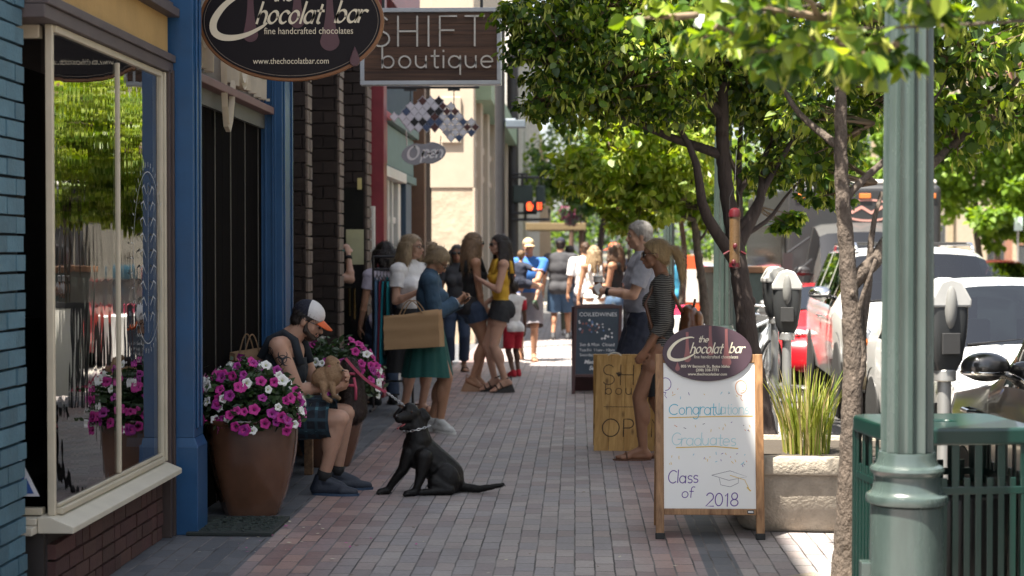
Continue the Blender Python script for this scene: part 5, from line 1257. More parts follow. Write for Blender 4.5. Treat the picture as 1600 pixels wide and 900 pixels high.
def tree(name, label, base, top, r0, limbs, clumps, seed, leaf_s, bark=BARK, mats=(LEAF_A, LEAF_B, BRACT), bract=.18, group=None, r1=None, per=900, twigs=True, droop=.5, amp=.03, cat='tree', hollow=.35):
    """limbs: (height fraction on the trunk, end point, radius); clumps: (centre, radii, leaves)"""
    r = random.Random(seed); base = V(base); top = V(top)
    p = thing(name, label, cat, base, 0, group)
    off = -base
    T = wob(base, top, 14, amp, r); b = MB(); rr = [(r0 * (1 - .62 * i / 14)) * (1.28 if i == 0 else 1.08 if i == 1 else 1) for i in range(15)]
    fine = []; fr = []
    for i in range(14):
        for k in range(6): t = k / 6; fine.append(T[i].lerp(T[i + 1], t) + off + V((math.sin(i * 2.1 + k), math.cos(i * 1.7 + k * 1.3), 0)) * r0 * .035); fr.append((rr[i] + (rr[i + 1] - rr[i]) * t) * r.uniform(.965, 1.035))
    b.tube(fine, fr, 18)
    for k in range(int(r0 * 60) + 3):                                # knots and pruned stubs
        i = r.randrange(1, 11); a = r.uniform(0, 2 * PI); q = T[i].lerp(T[i + 1], r.random()) + off; b.ell(q + V((math.cos(a), math.sin(a), 0)) * rr[i] * .8, (rr[i] * .38, rr[i] * .38, rr[i] * .5), n=8, m=6)
    b.build('trunk', bark, p, smooth=True)
    tips = []
    for f, e, lr in limbs:
        x = f * 14; i = min(13, int(x)); s = T[i].lerp(T[i + 1], x - i); L = wob(s, e, 9, .05, r, sag=.3)
        b = MB(); b.tube([q + off for q in L], [lr * (1 - .75 * k / 9) for k in range(10)], 9); b.build('limb', bark, p, smooth=True)
        tips += L[4:]
    b = MB(); tb = MB()
    src = tips + T[9:]
    for c, rad, n in clumps:
        c = V(c); R_ = V(rad) if hasattr(rad, '__len__') else V((rad,) * 3)
        near = min(src, key=lambda q: (q - c).length)
        m = max(4, n // per)
        for k in range(m):                                           # little sprays of leaves on twigs inside the clump
            v = V((r.gauss(0, 1), r.gauss(0, 1), r.gauss(0, 1))).normalized(); q = c + V((v.x * R_.x, v.y * R_.y, v.z * R_.z)) * (r.random() ** .4)
            if twigs and (per > 20 or k % 5 == 0):
                tw = wob(near.lerp(c, .4), q, 5, .06, r); tb.tube([z + off for z in tw], [.012 * (1 - .8 * j / 5) for j in range(6)], 5)
            sr = min(R_) * r.uniform(.30, .55)
            clump_leaves(b, r, q + off, (sr * 1.2, sr * 1.2, sr * .75), n // m, leaf_s, (0, 1), bract, droop, hollow)
    if tb.v: tb.build('twigs', TWIG, p, smooth=True)
    b.build('crown', list(mats), p)
    return p
def pt(x, y, Y): return at(x, y, Y)
# the near slim tree before the planter
B1 = gnd(1322, 921); Y1 = B1.y
tree('linden_tree', 'slim near linden forking low, in front of the planter and beside the lamp column', (B1.x, Y1, 0), pt(1316, 60, Y1 + .1), .062,
     [(.36, pt(1378, 300, Y1 + .15), .036), (.345, pt(1368, 405, Y1 - .05), .030), (.55, pt(1625, 80, Y1 + .9), .040), (.80, pt(1190, 100, Y1 + .3), .022), (.7, pt(1480, 120, Y1 + .6), .022), (.9, pt(1330, -80, Y1 + .4), .03)],
     [(pt(1545, 165, Y1 + .8), (.32, .55, .26), 832), (pt(1500, 60, Y1 + .6), (.4, .6, .26), 1040), (pt(1600, 40, Y1 + 1.0), (.36, .6, .32), 780), (pt(1340, 45, Y1 + .4), (.45, .7, .26), 1170), (pt(1475, 200, Y1 + .8), (.17, .4, .17), 312),
      (pt(1270, 195, Y1 + .9), (.22, .4, .2), 494), (pt(1290, 275, Y1 + 1.0), (.16, .3, .14), 221), (pt(1390, -150, Y1 + .6), (1.1, 1.1, .5), 2340), (pt(1230, -60, Y1 + .3), (.5, .6, .35), 1040), (pt(1340, 150, Y1 + 1.2), (.24, .4, .2), 429)], 21, .058, per=26, bract=.34, group='linden trees along the kerb', amp=.012)
# overhanging bough of a tree standing outside the picture on the right, close to the lens
q = (2.35, 4.6, 0)
tree('linden_tree', 'large blurred leafy bough hanging in at the top, its pale twig nearest of all', q, (2.3, 4.7, 3.6), .08,
     [(.66, pt(1300, 45, 4.9), .011), (.75, pt(1130, 30, 5.3), .010), (.9, pt(1200, -60, 5.0), .014)],
     [(pt(1225, 85, 4.9), (.13, .25, .075), 130), (pt(1325, 90, 4.8), (.13, .25, .075), 130), (pt(1400, 105, 5.0), (.07, .2, .05), 40), (pt(1110, 60, 5.4), (.14, .25, .07), 110), (pt(1030, 15, 5.6), (.12, .25, .05), 70), (pt(1260, 5, 5.0), (.4, .4, .09), 260), (pt(1480, 5, 4.7), (.16, .3, .06), 80), (pt(1400, -130, 4.8), (.8, .6, .22), 420)],
     33, .058, per=8, bract=.24, group='linden trees along the kerb', amp=.02)
# the dark-trunked tree with the bird feeder
Y2 = 12.3; b2 = at(1200, 700, Y2)
tree('linden_tree', 'dark-trunked spreading linden hung with the bird feeder, behind the concrete planter', (b2.x, Y2, 0), pt(1128, 120, Y2), .098,
     [(.52, pt(1040, 165, Y2 - .3), .055), (.56, pt(1215, 200, Y2 + .3), .050), (.8, pt(880, 130, Y2 - .3), .04), (.9, pt(960, 20, Y2 - .2), .04), (.60, pt(1300, 120, Y2 + .3), .035), (.58, pt(1262, 270, Y2 + .3), .022), (.85, pt(1180, -100, Y2), .05)],
     [(pt(872, 60, Y2 - .5), (.36, .7, .40), 2025), (pt(880, 150, Y2 - .4), (.36, .7, .20), 1350), (pt(960, 120, Y2 - .3), (.5, .8, .33), 2970), (pt(965, 20, Y2 - .2), (.55, .9, .5), 3510), (pt(1070, 60, Y2), (.55, .9, .45), 3105), (pt(1060, 165, Y2 - .1), (.32, .6, .18), 675),
      (pt(1190, 110, Y2 + .2), (.5, .8, .35), 2970), (pt(1250, 190, Y2 + .3), (.36, .6, .25), 1755), (pt(1215, 265, Y2 + .3), (.22, .4, .16), 445), (pt(1290, 300, Y2 + .4), (.2, .35, .15), 351), (pt(1310, 235, Y2 + .4), (.26, .4, .2), 486), (pt(1180, -20, Y2), (.7, 1, .5), 2160), (pt(1030, -140, Y2), (1.2, 1.4, .6), 4860), (pt(822, 168, Y2 - .5), (.12, .3, .09), 216), (pt(805, 30, Y2 - .6), (.13, .3, .12), 270), (pt(1240, -180, Y2), (1.2, 1.2, .6), 2430)],
     44, .058, bark=BARKD, per=26, bract=.30, group='linden trees along the kerb', amp=.03)
b2 = gnd(1158, 640)
tree('linden_tree', 'thin dark sapling trunk between the second lamp column and the feeder tree', (1.58, 15.6, 0), pt(1160, 180, 15.6), .055, [(.75, pt(1200, 230, 15.5), .03), (.8, pt(1120, 190, 15.6), .03)],
     [(pt(1165, 160, 15.6), (.7, .8, .45), 1500), (pt(1195, 285, 15.8), (.3, .5, .2), 300), (pt(1225, 330, 15.9), (.2, .4, .15), 150)], 47, .09, bark=BARKD, per=40, group='linden trees along the kerb')
Y3 = 19.5
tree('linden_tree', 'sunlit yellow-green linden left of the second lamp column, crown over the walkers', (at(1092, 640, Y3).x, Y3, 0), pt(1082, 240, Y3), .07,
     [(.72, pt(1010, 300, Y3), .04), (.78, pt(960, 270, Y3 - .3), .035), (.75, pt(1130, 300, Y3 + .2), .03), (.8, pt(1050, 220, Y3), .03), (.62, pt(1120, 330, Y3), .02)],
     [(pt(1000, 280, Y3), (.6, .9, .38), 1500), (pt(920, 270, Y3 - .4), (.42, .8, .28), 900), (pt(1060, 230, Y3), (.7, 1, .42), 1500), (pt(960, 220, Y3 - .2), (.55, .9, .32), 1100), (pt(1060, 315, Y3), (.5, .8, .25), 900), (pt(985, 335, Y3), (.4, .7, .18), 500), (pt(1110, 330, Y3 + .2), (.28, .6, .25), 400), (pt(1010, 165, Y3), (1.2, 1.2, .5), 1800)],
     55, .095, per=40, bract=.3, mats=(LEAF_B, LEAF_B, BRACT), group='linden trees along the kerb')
Y4 = 24.5
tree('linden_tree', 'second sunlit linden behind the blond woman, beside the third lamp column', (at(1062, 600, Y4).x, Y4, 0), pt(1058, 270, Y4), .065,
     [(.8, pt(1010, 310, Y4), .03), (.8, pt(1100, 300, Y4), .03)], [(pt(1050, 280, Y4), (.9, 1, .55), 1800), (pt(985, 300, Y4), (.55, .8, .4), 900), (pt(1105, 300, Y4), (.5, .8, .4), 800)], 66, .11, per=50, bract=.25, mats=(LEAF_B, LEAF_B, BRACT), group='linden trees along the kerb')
Y5 = 46
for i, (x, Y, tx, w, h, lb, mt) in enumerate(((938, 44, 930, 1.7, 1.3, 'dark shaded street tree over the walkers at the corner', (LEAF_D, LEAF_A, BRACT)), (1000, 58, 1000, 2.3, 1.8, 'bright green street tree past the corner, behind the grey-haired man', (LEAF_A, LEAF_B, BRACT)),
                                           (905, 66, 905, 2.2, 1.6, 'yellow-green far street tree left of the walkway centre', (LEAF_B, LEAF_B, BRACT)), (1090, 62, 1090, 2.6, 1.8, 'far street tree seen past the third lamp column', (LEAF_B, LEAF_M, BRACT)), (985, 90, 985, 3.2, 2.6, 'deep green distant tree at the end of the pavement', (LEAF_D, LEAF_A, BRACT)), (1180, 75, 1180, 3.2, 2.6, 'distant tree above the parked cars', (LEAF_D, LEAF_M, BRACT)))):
    g = at(x, 420, Y); zt = 4.6 if Y < 50 else 5.6
    tree('street_tree', lb, (g.x, Y, 0), (g.x, Y, zt), .11, [(.6, (g.x - w * .6, Y, zt * .8), .05), (.6, (g.x + w * .6, Y, zt * .8), .05)],
         [((g.x, Y, zt - .6), (w, w, h), 1500), ((g.x - w * .5, Y - .4, zt - 1.2), (w * .65, w * .7, h * .6), 700), ((g.x + w * .5, Y - .3, zt - 1.1), (w * .65, w * .7, h * .6), 700), ((g.x, Y - .5, zt - 1.6), (w * .6, w * .6, h * .5), 450)], 70 + i, .17, bark=BARKD, mats=mt, per=60, bract=.05, group='street trees farther down the street', twigs=False)
# trees across the road
for i, (x, Y, w, h, zc, lb) in enumerate(((1525, 52, 3.0, 3.0, 4.3, 'rounded bright green maple across the road, left of the small street sign'), (1625, 50, 2.6, 3.0, 4.4, 'bright green maple across the road at the right edge'), (1560, 60, 2.6, 3.0, 4.6, 'bright green maple behind the gap of the two front maples'),
                                      (1400, 74, 3.0, 3.4, 5.4, 'green maple across the road behind the box truck'), (1300, 86, 3.4, 3.6, 5.6, 'green maple across the road above the step van'), (1220, 104, 3.6, 3.6, 5.8, 'farthest maple across the road'), (2000, 34, 2.8, 3.2, 4.6, 'maple across the road mirrored in the far pane of the shop window'), (2600, 24, 2.8, 3.2, 4.6, 'maple across the road opposite the shop window'), (3700, 15, 2.8, 3.2, 4.6, 'maple across the road facing the blue pilaster'))):
    g = at(x, 420, Y); r = random.Random(90 + i)
    tree('maple_tree', lb, (g.x, Y, 0), (g.x, Y, zc), .13, [(.6, (g.x - w * .5, Y, zc), .06), (.6, (g.x + w * .5, Y, zc), .06)],
         [((g.x + r.uniform(-.75, .75) * w, Y + r.uniform(-.7, .4) * w, zc + r.uniform(-.62, .7) * h), (w * r.uniform(.28, .48),) * 2 + (h * r.uniform(.16, .28),), 620) for _ in range(17)], 90 + i, .20, mats=(LEAF_M, LEAF_M, BRACT), per=50, bract=.0, group='maples across the road', twigs=False, hollow=.6)
b = MB(); r = random.Random(77)
for k in range(60):
    x = r.uniform(-20, 40); clump_leaves(b, r, (x, 330 + r.uniform(-10, 30), r.uniform(1, 11)), (5, 3, 3.2), 90, .9, (0, 1), 0, .2, .5)
tag(b.build('far_treeline', [LEAF_D, LEAF_M, BRACT]), kind='stuff')
# ------------------------------------------------------------------ vehicles
def carpaint(name, col, metal=0.0, rough=.28): return mat(name, col, rough, metal=metal, var=.04, scale=2, coat=1.0, spec=.5)
CARGLASS = glassmat('car_glass', (.16, .20, .21), 1.55, gain=1.5)
BLACKPL = mat('black_car_plastic', (.018, .018, .019), .5)
CHROME = mat('chrome', (.75, .75, .75), .12, metal=1)
TYRE = mat('tyre_rubber', (.018, .018, .018), .8, bump=.3, bscale=60)
ALLOY = mat('alloy_rim', (.42, .42, .43), .3, metal=.9)
LENS = mat('headlight_lens', (.55, .56, .56), .08, coat=1)
AMBER = mat('amber_lens', (.62, .17, .03), .2, coat=1)
CABIN = mat('car_interior', (.025, .024, .023), .8)
def interp(keys, y):
    for a, b in zip(keys, keys[1:]):
        if y <= b[0]:
            t = (y - a[0]) / max(1e-6, b[0] - a[0]); t = t * t * (3 - 2 * t) if len(keys) < 0 else t
            return [p + (q - p) * t for p, q in zip(a[1:], b[1:])]
    return list(keys[-1][1:])
def car(label, loc, rz, paint, keys, wind, side, rearw, wheels, wr=.34, headlight=None, cat='car', mirror=None, handles=(), grille=None, rack=False, name='parked_car', group='vehicles parked along the kerb'):
    """keys: (y, zlow, zbelt, ztop, w, wtop) from the nose (y=0) to the tail; wind/rearw/side: y ranges of the glass"""
    p = thing(name, label, cat, loc, rz, group)
    L = keys[-1][0]; ys = sorted(set([round(L * i / 44, 4) for i in range(45)] + [wind[0], wind[1], rearw[0], rearw[1]] + [s for q in side for s in q]))
    rows = []
    for y in ys:
        zl, zb, zt, w, wt = interp(keys, y)
        half = [(0, zl), (w * .8, zl), (w * .965, zl + .07), (w, zl + .45 * (zb - zl)), (w * .992, zb - .10), (w * .965, zb), (wt, zt - .055 * min(1, (zt - zb) / .2 + .2)), (wt * .86, zt - .012), (wt * .45, zt + .012), (0, zt + .02)]
        rows.append([V((x, y, z)) for x, z in half] + [V((-x, y, z)) for x, z in half[-2:0:-1]])
    n = len(rows[0]); parts = {'body': [], 'windscreen': [], 'side_window': [], 'rear_window': []}
    for i in range(len(rows) - 1):
        ym = (ys[i] + ys[i + 1]) / 2
        for j in range(n):
            f = (i * n + j, (i + 1) * n + j, (i + 1) * n + (j + 1) % n, i * n + (j + 1) % n); k = 'body'
            top = j in (6, 7, 8, 9, 10, 11)
            if top and wind[0] < ym < wind[1]: k = 'windscreen'
            elif top and rearw[0] < ym < rearw[1]: k = 'rear_window'
            elif j in (5, 12) and any(a < ym < c for a, c in side): k = 'side_window'
            parts[k].append(f)
    parts['body'] += [tuple(range(n)), tuple((len(rows) - 1) * n + j for j in range(n - 1, -1, -1))]
    vs = [q for r_ in rows for q in r_]
    split = dict(parts); sw_ = split.pop('side_window')
    rowlen = n
    todo = list(split.items()) + [('side_window', [f for f in sw_ if f[0] % n < n / 2]), ('side_window', [f for f in sw_ if f[0] % n > n / 2])]
    for k, fs in todo:
        if not fs: continue
        b = MB(); b.add(vs, fs); o = b.build(k, paint if k == 'body' else CARGLASS, p)
        bm = bmesh.new(); bm.from_mesh(o.data); bmesh.ops.delete(bm, geom=[v for v in bm.verts if not v.link_faces], context='VERTS')
        bmesh.ops.recalc_face_normals(bm, faces=bm.faces); bm.to_mesh(o.data); bm.free()
        o.data.polygons.foreach_set('use_smooth', [True] * len(o.data.polygons)); o.data.set_sharp_from_angle(angle=R(38))
    w = interp(keys, wind[0])[3]
    zl = interp(keys, L * .5)[0]; zb = interp(keys, wind[0])[1]
    b = MB(); b.box((-w * .85, wind[0] + .25, zl + .1), (w * .85, rearw[1] - .15, zb - .12)); 
    for sx in (-1, 1): b.box((sx * w * .42 - .22, wind[1] + .15, zb - .3), (sx * w * .42 + .22, wind[1] + .35, zb + .28)); b.box((sx * w * .42 - .12, wind[1] + .18, zb + .29), (sx * w * .42 + .12, wind[1] + .30, zb + .46))
    b.tube([(w * .42 + .18 * math.cos(R(a)), wind[0] + .75 + .06 * math.sin(R(a)), zb + .02 + .18 * math.sin(R(a))) for a in range(0, 361, 24)], .015, 6)
    b.build('interior', CABIN, p)
    b = MB(); b.bar((-w * .62, wind[0] + .02, interp(keys, wind[0])[2] + .015), (w * .1, wind[0] + .10, interp(keys, wind[0] + .08)[2] + .02), .03, .012); b.bar((-.02, wind[0] + .0, interp(keys, wind[0])[2] + .015), (w * .65, wind[0] + .10, interp(keys, wind[0] + .08)[2] + .02), .03, .012); b.build('wiper', BLACKPL, p)
    for y in wheels:
        ww = interp(keys, y)[3]
        for sx in (-1, 1):
            t = MB(); M = Matrix.Translation((sx * (ww - .10), y, wr)) @ Matrix.Rotation(sx * PI / 2, 4, 'Y')
            t.lathe([(wr * .62, -.10), (wr * .93, -.10), (wr, -.07), (wr, .085), (wr * .95, .105), (wr * .64, .112)], n=30, M=M); wo_ = t.build('wheel', TYRE, p, auto=40)
            t = MB(); t.lathe([(wr * .66, .05), (wr * .67, .105), (wr * .62, .108), (wr * .58, .07)], n=30, M=M, caps=False); t.lathe([(.001, .085), (.05, .085), (.06, .07)], n=14, M=M)
            for k in range(5): a = 2 * PI * k / 5; t.bar(M @ V((.03 * math.cos(a), .03 * math.sin(a), .07)), M @ V((wr * .63 * math.cos(a), wr * .63 * math.sin(a), .082)), .045, .02)
            t.build('rim', ALLOY, wo_, auto=40)
            t = MB(); t.lathe([(.001, 0), (wr * 1.17, 0), (wr * 1.17, .012)], n=32, M=Matrix.Translation((sx * (ww * .985), y, wr + .02)) @ Matrix.Rotation(sx * PI / 2, 4, 'Y'), caps=False); t.build('wheel_arch', BLACKPL, p)
    if headlight:
        hx, hy, hz, rx, ry, rz_, am = headlight
        for sx in (-1, 1):
            b = MB(); M = Matrix.Rotation(sx * R(-24), 4, 'Z'); b.ell((sx * hx, hy, hz), (rx, ry, rz_), M, n=24, m=14); h = b.build('headlight', LENS, p, smooth=True)
            b = MB(); b.ell((sx * (hx + rx * .30), hy - ry * .40, hz), (rx * .24, ry * .8, rz_ * .55), M); b.build('indicator', AMBER if am else CHROME, h, smooth=True)
            b = MB(); b.ell((sx * (hx - rx * .25), hy - ry * .45, hz), (rx * .30, ry * .7, rz_ * .62), M); b.build('lamp_bowl', CHROME, h, smooth=True)
    if grille:
        gw, gy, z0, z1 = grille; b = MB(); b.box((-gw, gy - .03, z0), (gw, gy + .05, z1)); b.build('grille', BLACKPL, p, bevel=.01)
        b = MB(); b.box((-.26, gy - .05, z0 - .16), (.26, gy - .032, z0 - .05)); b.build('number_plate', WHITE, p)
    if mirror:
        mx, my, mz, m1, m2 = mirror
        for sx in (-1, 1):
            b = MB(); b.ell((sx * (mx + .11), my, mz), (.125, .075, .075), n=20, m=12); b.bar((sx * (mx - .06), my + .04, mz - .05), (sx * (mx + .08), my + .01, mz - .03), .05, .04); h = b.build('wing_mirror', m1, p, smooth=True)
            b = MB(); b.ell((sx * (mx + .11), my - .004, mz - .026), (.128, .076, .032), n=20, m=10); b.build('mirror_trim', m2, h, smooth=True)
    for y, z in handles:
        ww = interp(keys, y)[3]
        for sx in (-1, 1): b = MB(); b.tube([(sx * (ww * .985), y - .1, z), (sx * (ww + .03), y - .07, z), (sx * (ww + .03), y + .07, z), (sx * (ww * .985), y + .1, z)], .014, 8); b.build('door_handle', CHROME if rack else m_handle(paint), p)
    if rack:
        zr = interp(keys, wind[1] + .3)[2]; wt = interp(keys, wind[1] + .3)[4]
        for sx in (-1, 1): b = MB(); b.tube([(sx * wt * .86, wind[1] + .15, zr), (sx * wt * .86, wind[1] + .3, zr + .075), (sx * wt * .86, L - .8, zr + .075), (sx * wt * .86, L - .6, zr)], .022, 8); b.build('roof_rail', CHROME, p, smooth=True)
        b = MB()
        for y in (wind[1] + .55, L - 1.1): b.bar((-wt * .86, y, zr + .085), (wt * .86, y, zr + .085), .06, .03)
        b.build('cross_bar', BLACKPL, p, bevel=.005)
    return p
def m_handle(p): return p
HATCH = [(0, .28, .55, .62, .55, .45), (.08, .24, .62, .70, .72, .60), (.3, .22, .72, .80, .80, .70), (.95, .22, .88, .97, .845, .74), (1.0, .22, .89, 1.0, .845, .74), (1.75, .22, .93, 1.44, .85, .60), (2.3, .22, .94, 1.50, .85, .61), (3.2, .22, .95, 1.47, .85, .60), (3.75, .24, .95, 1.30, .83, .58), (4.0, .28, .93, 1.02, .78, .60), (4.1, .35, .8, .85, .7, .55)]
SUVK = [(0, .36, .62, .72, .70, .55), (.06, .32, .80, .98, .88, .74), (.35, .30, .98, 1.06, .96, .84), (1.25, .30, 1.10, 1.17, .99, .86), (1.3, .30, 1.11, 1.19, .99, .84), (1.95, .30, 1.14, 1.70, .99, .74), (2.5, .30, 1.15, 1.78, .99, .745), (4.4, .30, 1.16, 1.77, .99, .73), (4.75, .32, 1.15, 1.6, .97, .72), (5.0, .36, 1.1, 1.18, .93, .75), (5.1, .42, .9, .95, .85, .7)]
SPORT = [(0, .2, .42, .48, .55, .4), (.1, .17, .52, .60, .80, .66), (.4, .16, .66, .74, .90, .76), (1.4, .16, .80, .89, .93, .78), (1.5, .16, .81, .92, .93, .74), (2.25, .16, .84, 1.23, .93, .55), (2.7, .16, .86, 1.27, .93, .56), (3.6, .16, .88, 1.12, .94, .54), (4.2, .18, .88, .95, .92, .6), (4.4, .3, .75, .8, .82, .6)]
SEDAN = [(0, .26, .5, .6, .6, .45), (.08, .22, .62, .70, .78, .62), (.4, .2, .76, .84, .87, .74), (1.3, .2, .88, .96, .9, .76), (1.35, .2, .89, .98, .9, .75), (2.1, .2, .92, 1.40, .9, .60), (2.6, .2, .93, 1.46, .9, .61), (3.5, .2, .94, 1.38, .9, .58), (4.1, .22, .94, 1.02, .88, .62), (4.7, .26, .9, .96, .82, .62), (4.8, .34, .7, .78, .7, .5)]
CROSS = [(0, .34, .6, .72, .66, .5), (.06, .28, .78, .9, .84, .7), (.4, .26, .92, 1.0, .92, .78), (1.36, .26, 1.04, 1.11, .95, .84), (1.42, .26, 1.05, 1.13, .95, .84), (1.95, .26, 1.07, 1.62, .95, .80), (2.6, .26, 1.08, 1.68, .95, .80), (4.0, .26, 1.10, 1.62, .95, .78), (4.5, .3, 1.08, 1.2, .92, .7), (4.65, .4, .9, .96, .85, .65)]
GZ = -.13
# black crossover cut by the right edge, nose towards the camera
car('glossy black crossover cut off by the right edge, chrome-topped mirror towards the pavement', (3.06, 10.05, GZ), R(180), carpaint('black_car_paint', (.012, .012, .013)), CROSS, (1.42, 1.95), [(1.62, 2.55), (2.68, 3.6)], (4.0, 4.5), (.85, 3.65), headlight=(.62, .12, .82, .2, .14, .09, False), mirror=(.88, 1.56, 1.15, carpaint('black_car_paint', (0, 0, 0)), CHROME), handles=((1.05, .88), (2.6, .92), (3.5, .94)), grille=(.45, .0, .55, .78))
car('small white hatchback facing the camera behind the black crossover', (3.56, 12.0, GZ), R(0), carpaint('white_car_paint', (.72, .72, .70)), HATCH, (1.0, 1.75), [(1.45, 2.2), (2.3, 3.2)], (3.2, 3.75), (.72, 3.4), wr=.30, headlight=(.60, .18, .70, .21, .13, .085, True), mirror=(.82, 1.55, .98, MC['white_car_paint'], BLACKPL), handles=((2.2, .82),), grille=(.35, .02, .5, .6))
car('tall white sport utility with roof rack and tan lower bumper, behind the hatchback', (3.66, 16.6, GZ), R(-3), carpaint('pearl_car_paint', (.66, .66, .63)), SUVK, (1.3, 1.95), [(1.65, 2.55), (2.68, 3.6), (3.75, 4.5)], (4.75, 5.0), (.95, 4.0), wr=.40, headlight=(.76, .12, .84, .16, .12, .13, True), mirror=(.96, 1.75, 1.28, CHROME, BLACKPL), handles=((2.6, 1.0),), grille=(.5, .0, .66, .95), rack=True)
b = MB(); b.box((-.97, -.06, .36), (.97, .28, .62)); bp_ = b.build('tan_bumper', mat('tan_bumper_paint', (.42, .34, .22), .45), [o for o in COL.objects if o.get('label', '').startswith('tall white sport')][0], bevel=.05)
car('bright red sports car with its nose to the camera beyond the parking meter', (3.55, 21.6, GZ), R(0), carpaint('red_car_paint', (.52, .012, .020)), SPORT, (1.5, 2.25), [(1.95, 3.0)], (3.6, 4.2), (.85, 3.5), headlight=(.66, .36, .66, .15, .18, .06, False), mirror=(.9, 1.85, .95, MC['red_car_paint'], BLACKPL), grille=(.5, .06, .26, .44))
for lb, x, y, c, k in (('silver-blue sedan parked far down the kerb line', 3.1, 34, (.20, .25, .32), SEDAN), ('dark sedan parked past the silver-blue one', 3.1, 52.5, (.04, .04, .05), SEDAN), ('white sedan parked farthest down the kerb line', 3.1, 58.5, (.6, .6, .6), SEDAN), ('teal sedan parked on the opposite side of the road', 11.6, 30.5, (.05, .16, .18), SEDAN), ('silver sedan parked across the road beside the teal one', 11.6, 37, (.4, .4, .41), SEDAN), ('maroon hatchback parked across the road under the maples', 11.6, 44, (.15, .02, .03), HATCH)):
    car(lb, (x, y, GZ), 0, carpaint('paint_' + lb.split()[0], c), k, (1.35, 2.1) if k is SEDAN else (1.0, 1.75), [(1.8, 2.6), (2.7, 3.5)] if k is SEDAN else [(1.45, 2.2), (2.3, 3.2)], (3.5, 4.1) if k is SEDAN else (3.2, 3.75), (.85, 3.8) if k is SEDAN else (.72, 3.4), headlight=(.62, .14, .68, .17, .12, .08, True), mirror=(.87, 1.85, .98, BLACKPL, BLACKPL), grille=(.4, .02, .45, .6), group='vehicles parked farther away')
# box-bodied shuttle van
VANP = mat('charcoal_van_paint', (.020, .021, .023), .5, var=.08, coat=.2)
CABK = [(0, .4, .7, .85, .7, .6), (.06, .36, .92, 1.05, .92, .8), (.5, .34, 1.10, 1.22, .98, .86), (1.0, .34, 1.18, 1.30, 1.0, .88), (1.05, .34, 1.2, 1.32, 1.0, .86), (1.75, .34, 1.25, 2.02, 1.0, .80), (2.2, .34, 1.26, 2.16, 1.0, .80), (2.6, .34, 1.26, 2.18, 1.0, .80)]
vx = (at(1262, 400, 24.6).x + at(1440, 400, 24.6).x) / 2 + .25
vn = car('charcoal box-bodied shuttle van with grey cab and orange clearance lamps', (vx, 23.6, GZ), 0, mat('grey_cab_paint', (.060, .060, .058), .4, coat=.4), CABK, (1.05, 1.75), [(1.6, 2.4)], (2.55, 2.56), (.9,), wr=.4, headlight=(.74, .12, .9, .14, .1, .1, True), mirror=(1.0, 1.4, 1.45, BLACKPL, BLACKPL), grille=(.5, .02, .7, .98), cat='van', name='shuttle_van')
b = MB(); b.box((-1.19, 2.45, .45), (1.19, 8.5, 2.78)); b.build('box_body', VANP, vn, bevel=.10, seg=4)
b = MB(); b.box((-1.13, 2.55, 2.782), (1.13, 8.4, 2.86)); b.build('roof', WHITE, vn, bevel=.03)
for x in (-1.0, 1.0, 0): b = MB(); b.box((x - .09, 2.415, 2.56), (x + .09, 2.449, 2.64)); b.build('clearance_lamp', AMBER, vn, bevel=.01)
Mv = sign_frame((.05, 2.445, 2.38)); b = MB()
b.ribbon([(p_[0] * .42, p_[1] * .16) for p_ in oval(1, 1, 40)] + [(.42, 0)], .03, .002, Mv); b.ribbon([(-.25, -.03), (-.1, .05), (.05, -.04), (.22, .05)], .05, .002, Mv); b.build('emblem', mat('pink_emblem', (.50, .26, .22), .5), vn)
b = MB(); b.box((-1.26, 2.7, 1.25), (-1.195, 8.0, 2.2)); b.build('side_glass', mat('dark_glass_sheet', (0, 0, 0)), vn, bevel=.01)
b = MB(); b.tube([(-.95, 1.5, 1.62), (-1.3, 1.2, 1.35), (-1.35, 1.2, 1.72), (-.98, 1.52, 1.95)], .018, 6); b.box((-1.42, 1.18, 1.4), (-1.28, 1.22, 1.72)); b.build('door_mirror', BLACKPL, vn)

# ------------------------------------------------------------------ clutter by the kerb farther down
dp = thing('dumpster', 'grey-green steel dumpster with rusty rim behind the bicycle', 'dumpster', (2.02, 20.6, 0), R(4)); dp.scale = (.58, .8, .93); b = MB()
b.add([V(q) for q in ((-.62, -.5, .12), (.62, -.5, .12), (.62, .5, .12), (-.62, .5, .12), (-.68, -.62, 1.45), (.68, -.62, 1.45), (.68, .62, 1.45), (-.68, .62, 1.45))], [(0, 3, 2, 1), (4, 5, 6, 7), (0, 1, 5, 4), (1, 2, 6, 5), (2, 3, 7, 6), (3, 0, 4, 7)]); b.build('body', mat('dumpster_paint', (.06, .082, .075), .6, var=.25, dirt=.4), dp, bevel=.01)
b = MB(); b.box((-.72, -.66, 1.452), (.72, .66, 1.53)); b.build('rim', mat('rusty_rim', (.20, .10, .05), .7, var=.3), dp, bevel=.01)
b = MB()
for x in (-.4, .4): b.bar((x, -.525, .2), (x, -.632, 1.42), .06, .03)
b.build('rib', MC['dumpster_paint'], dp)
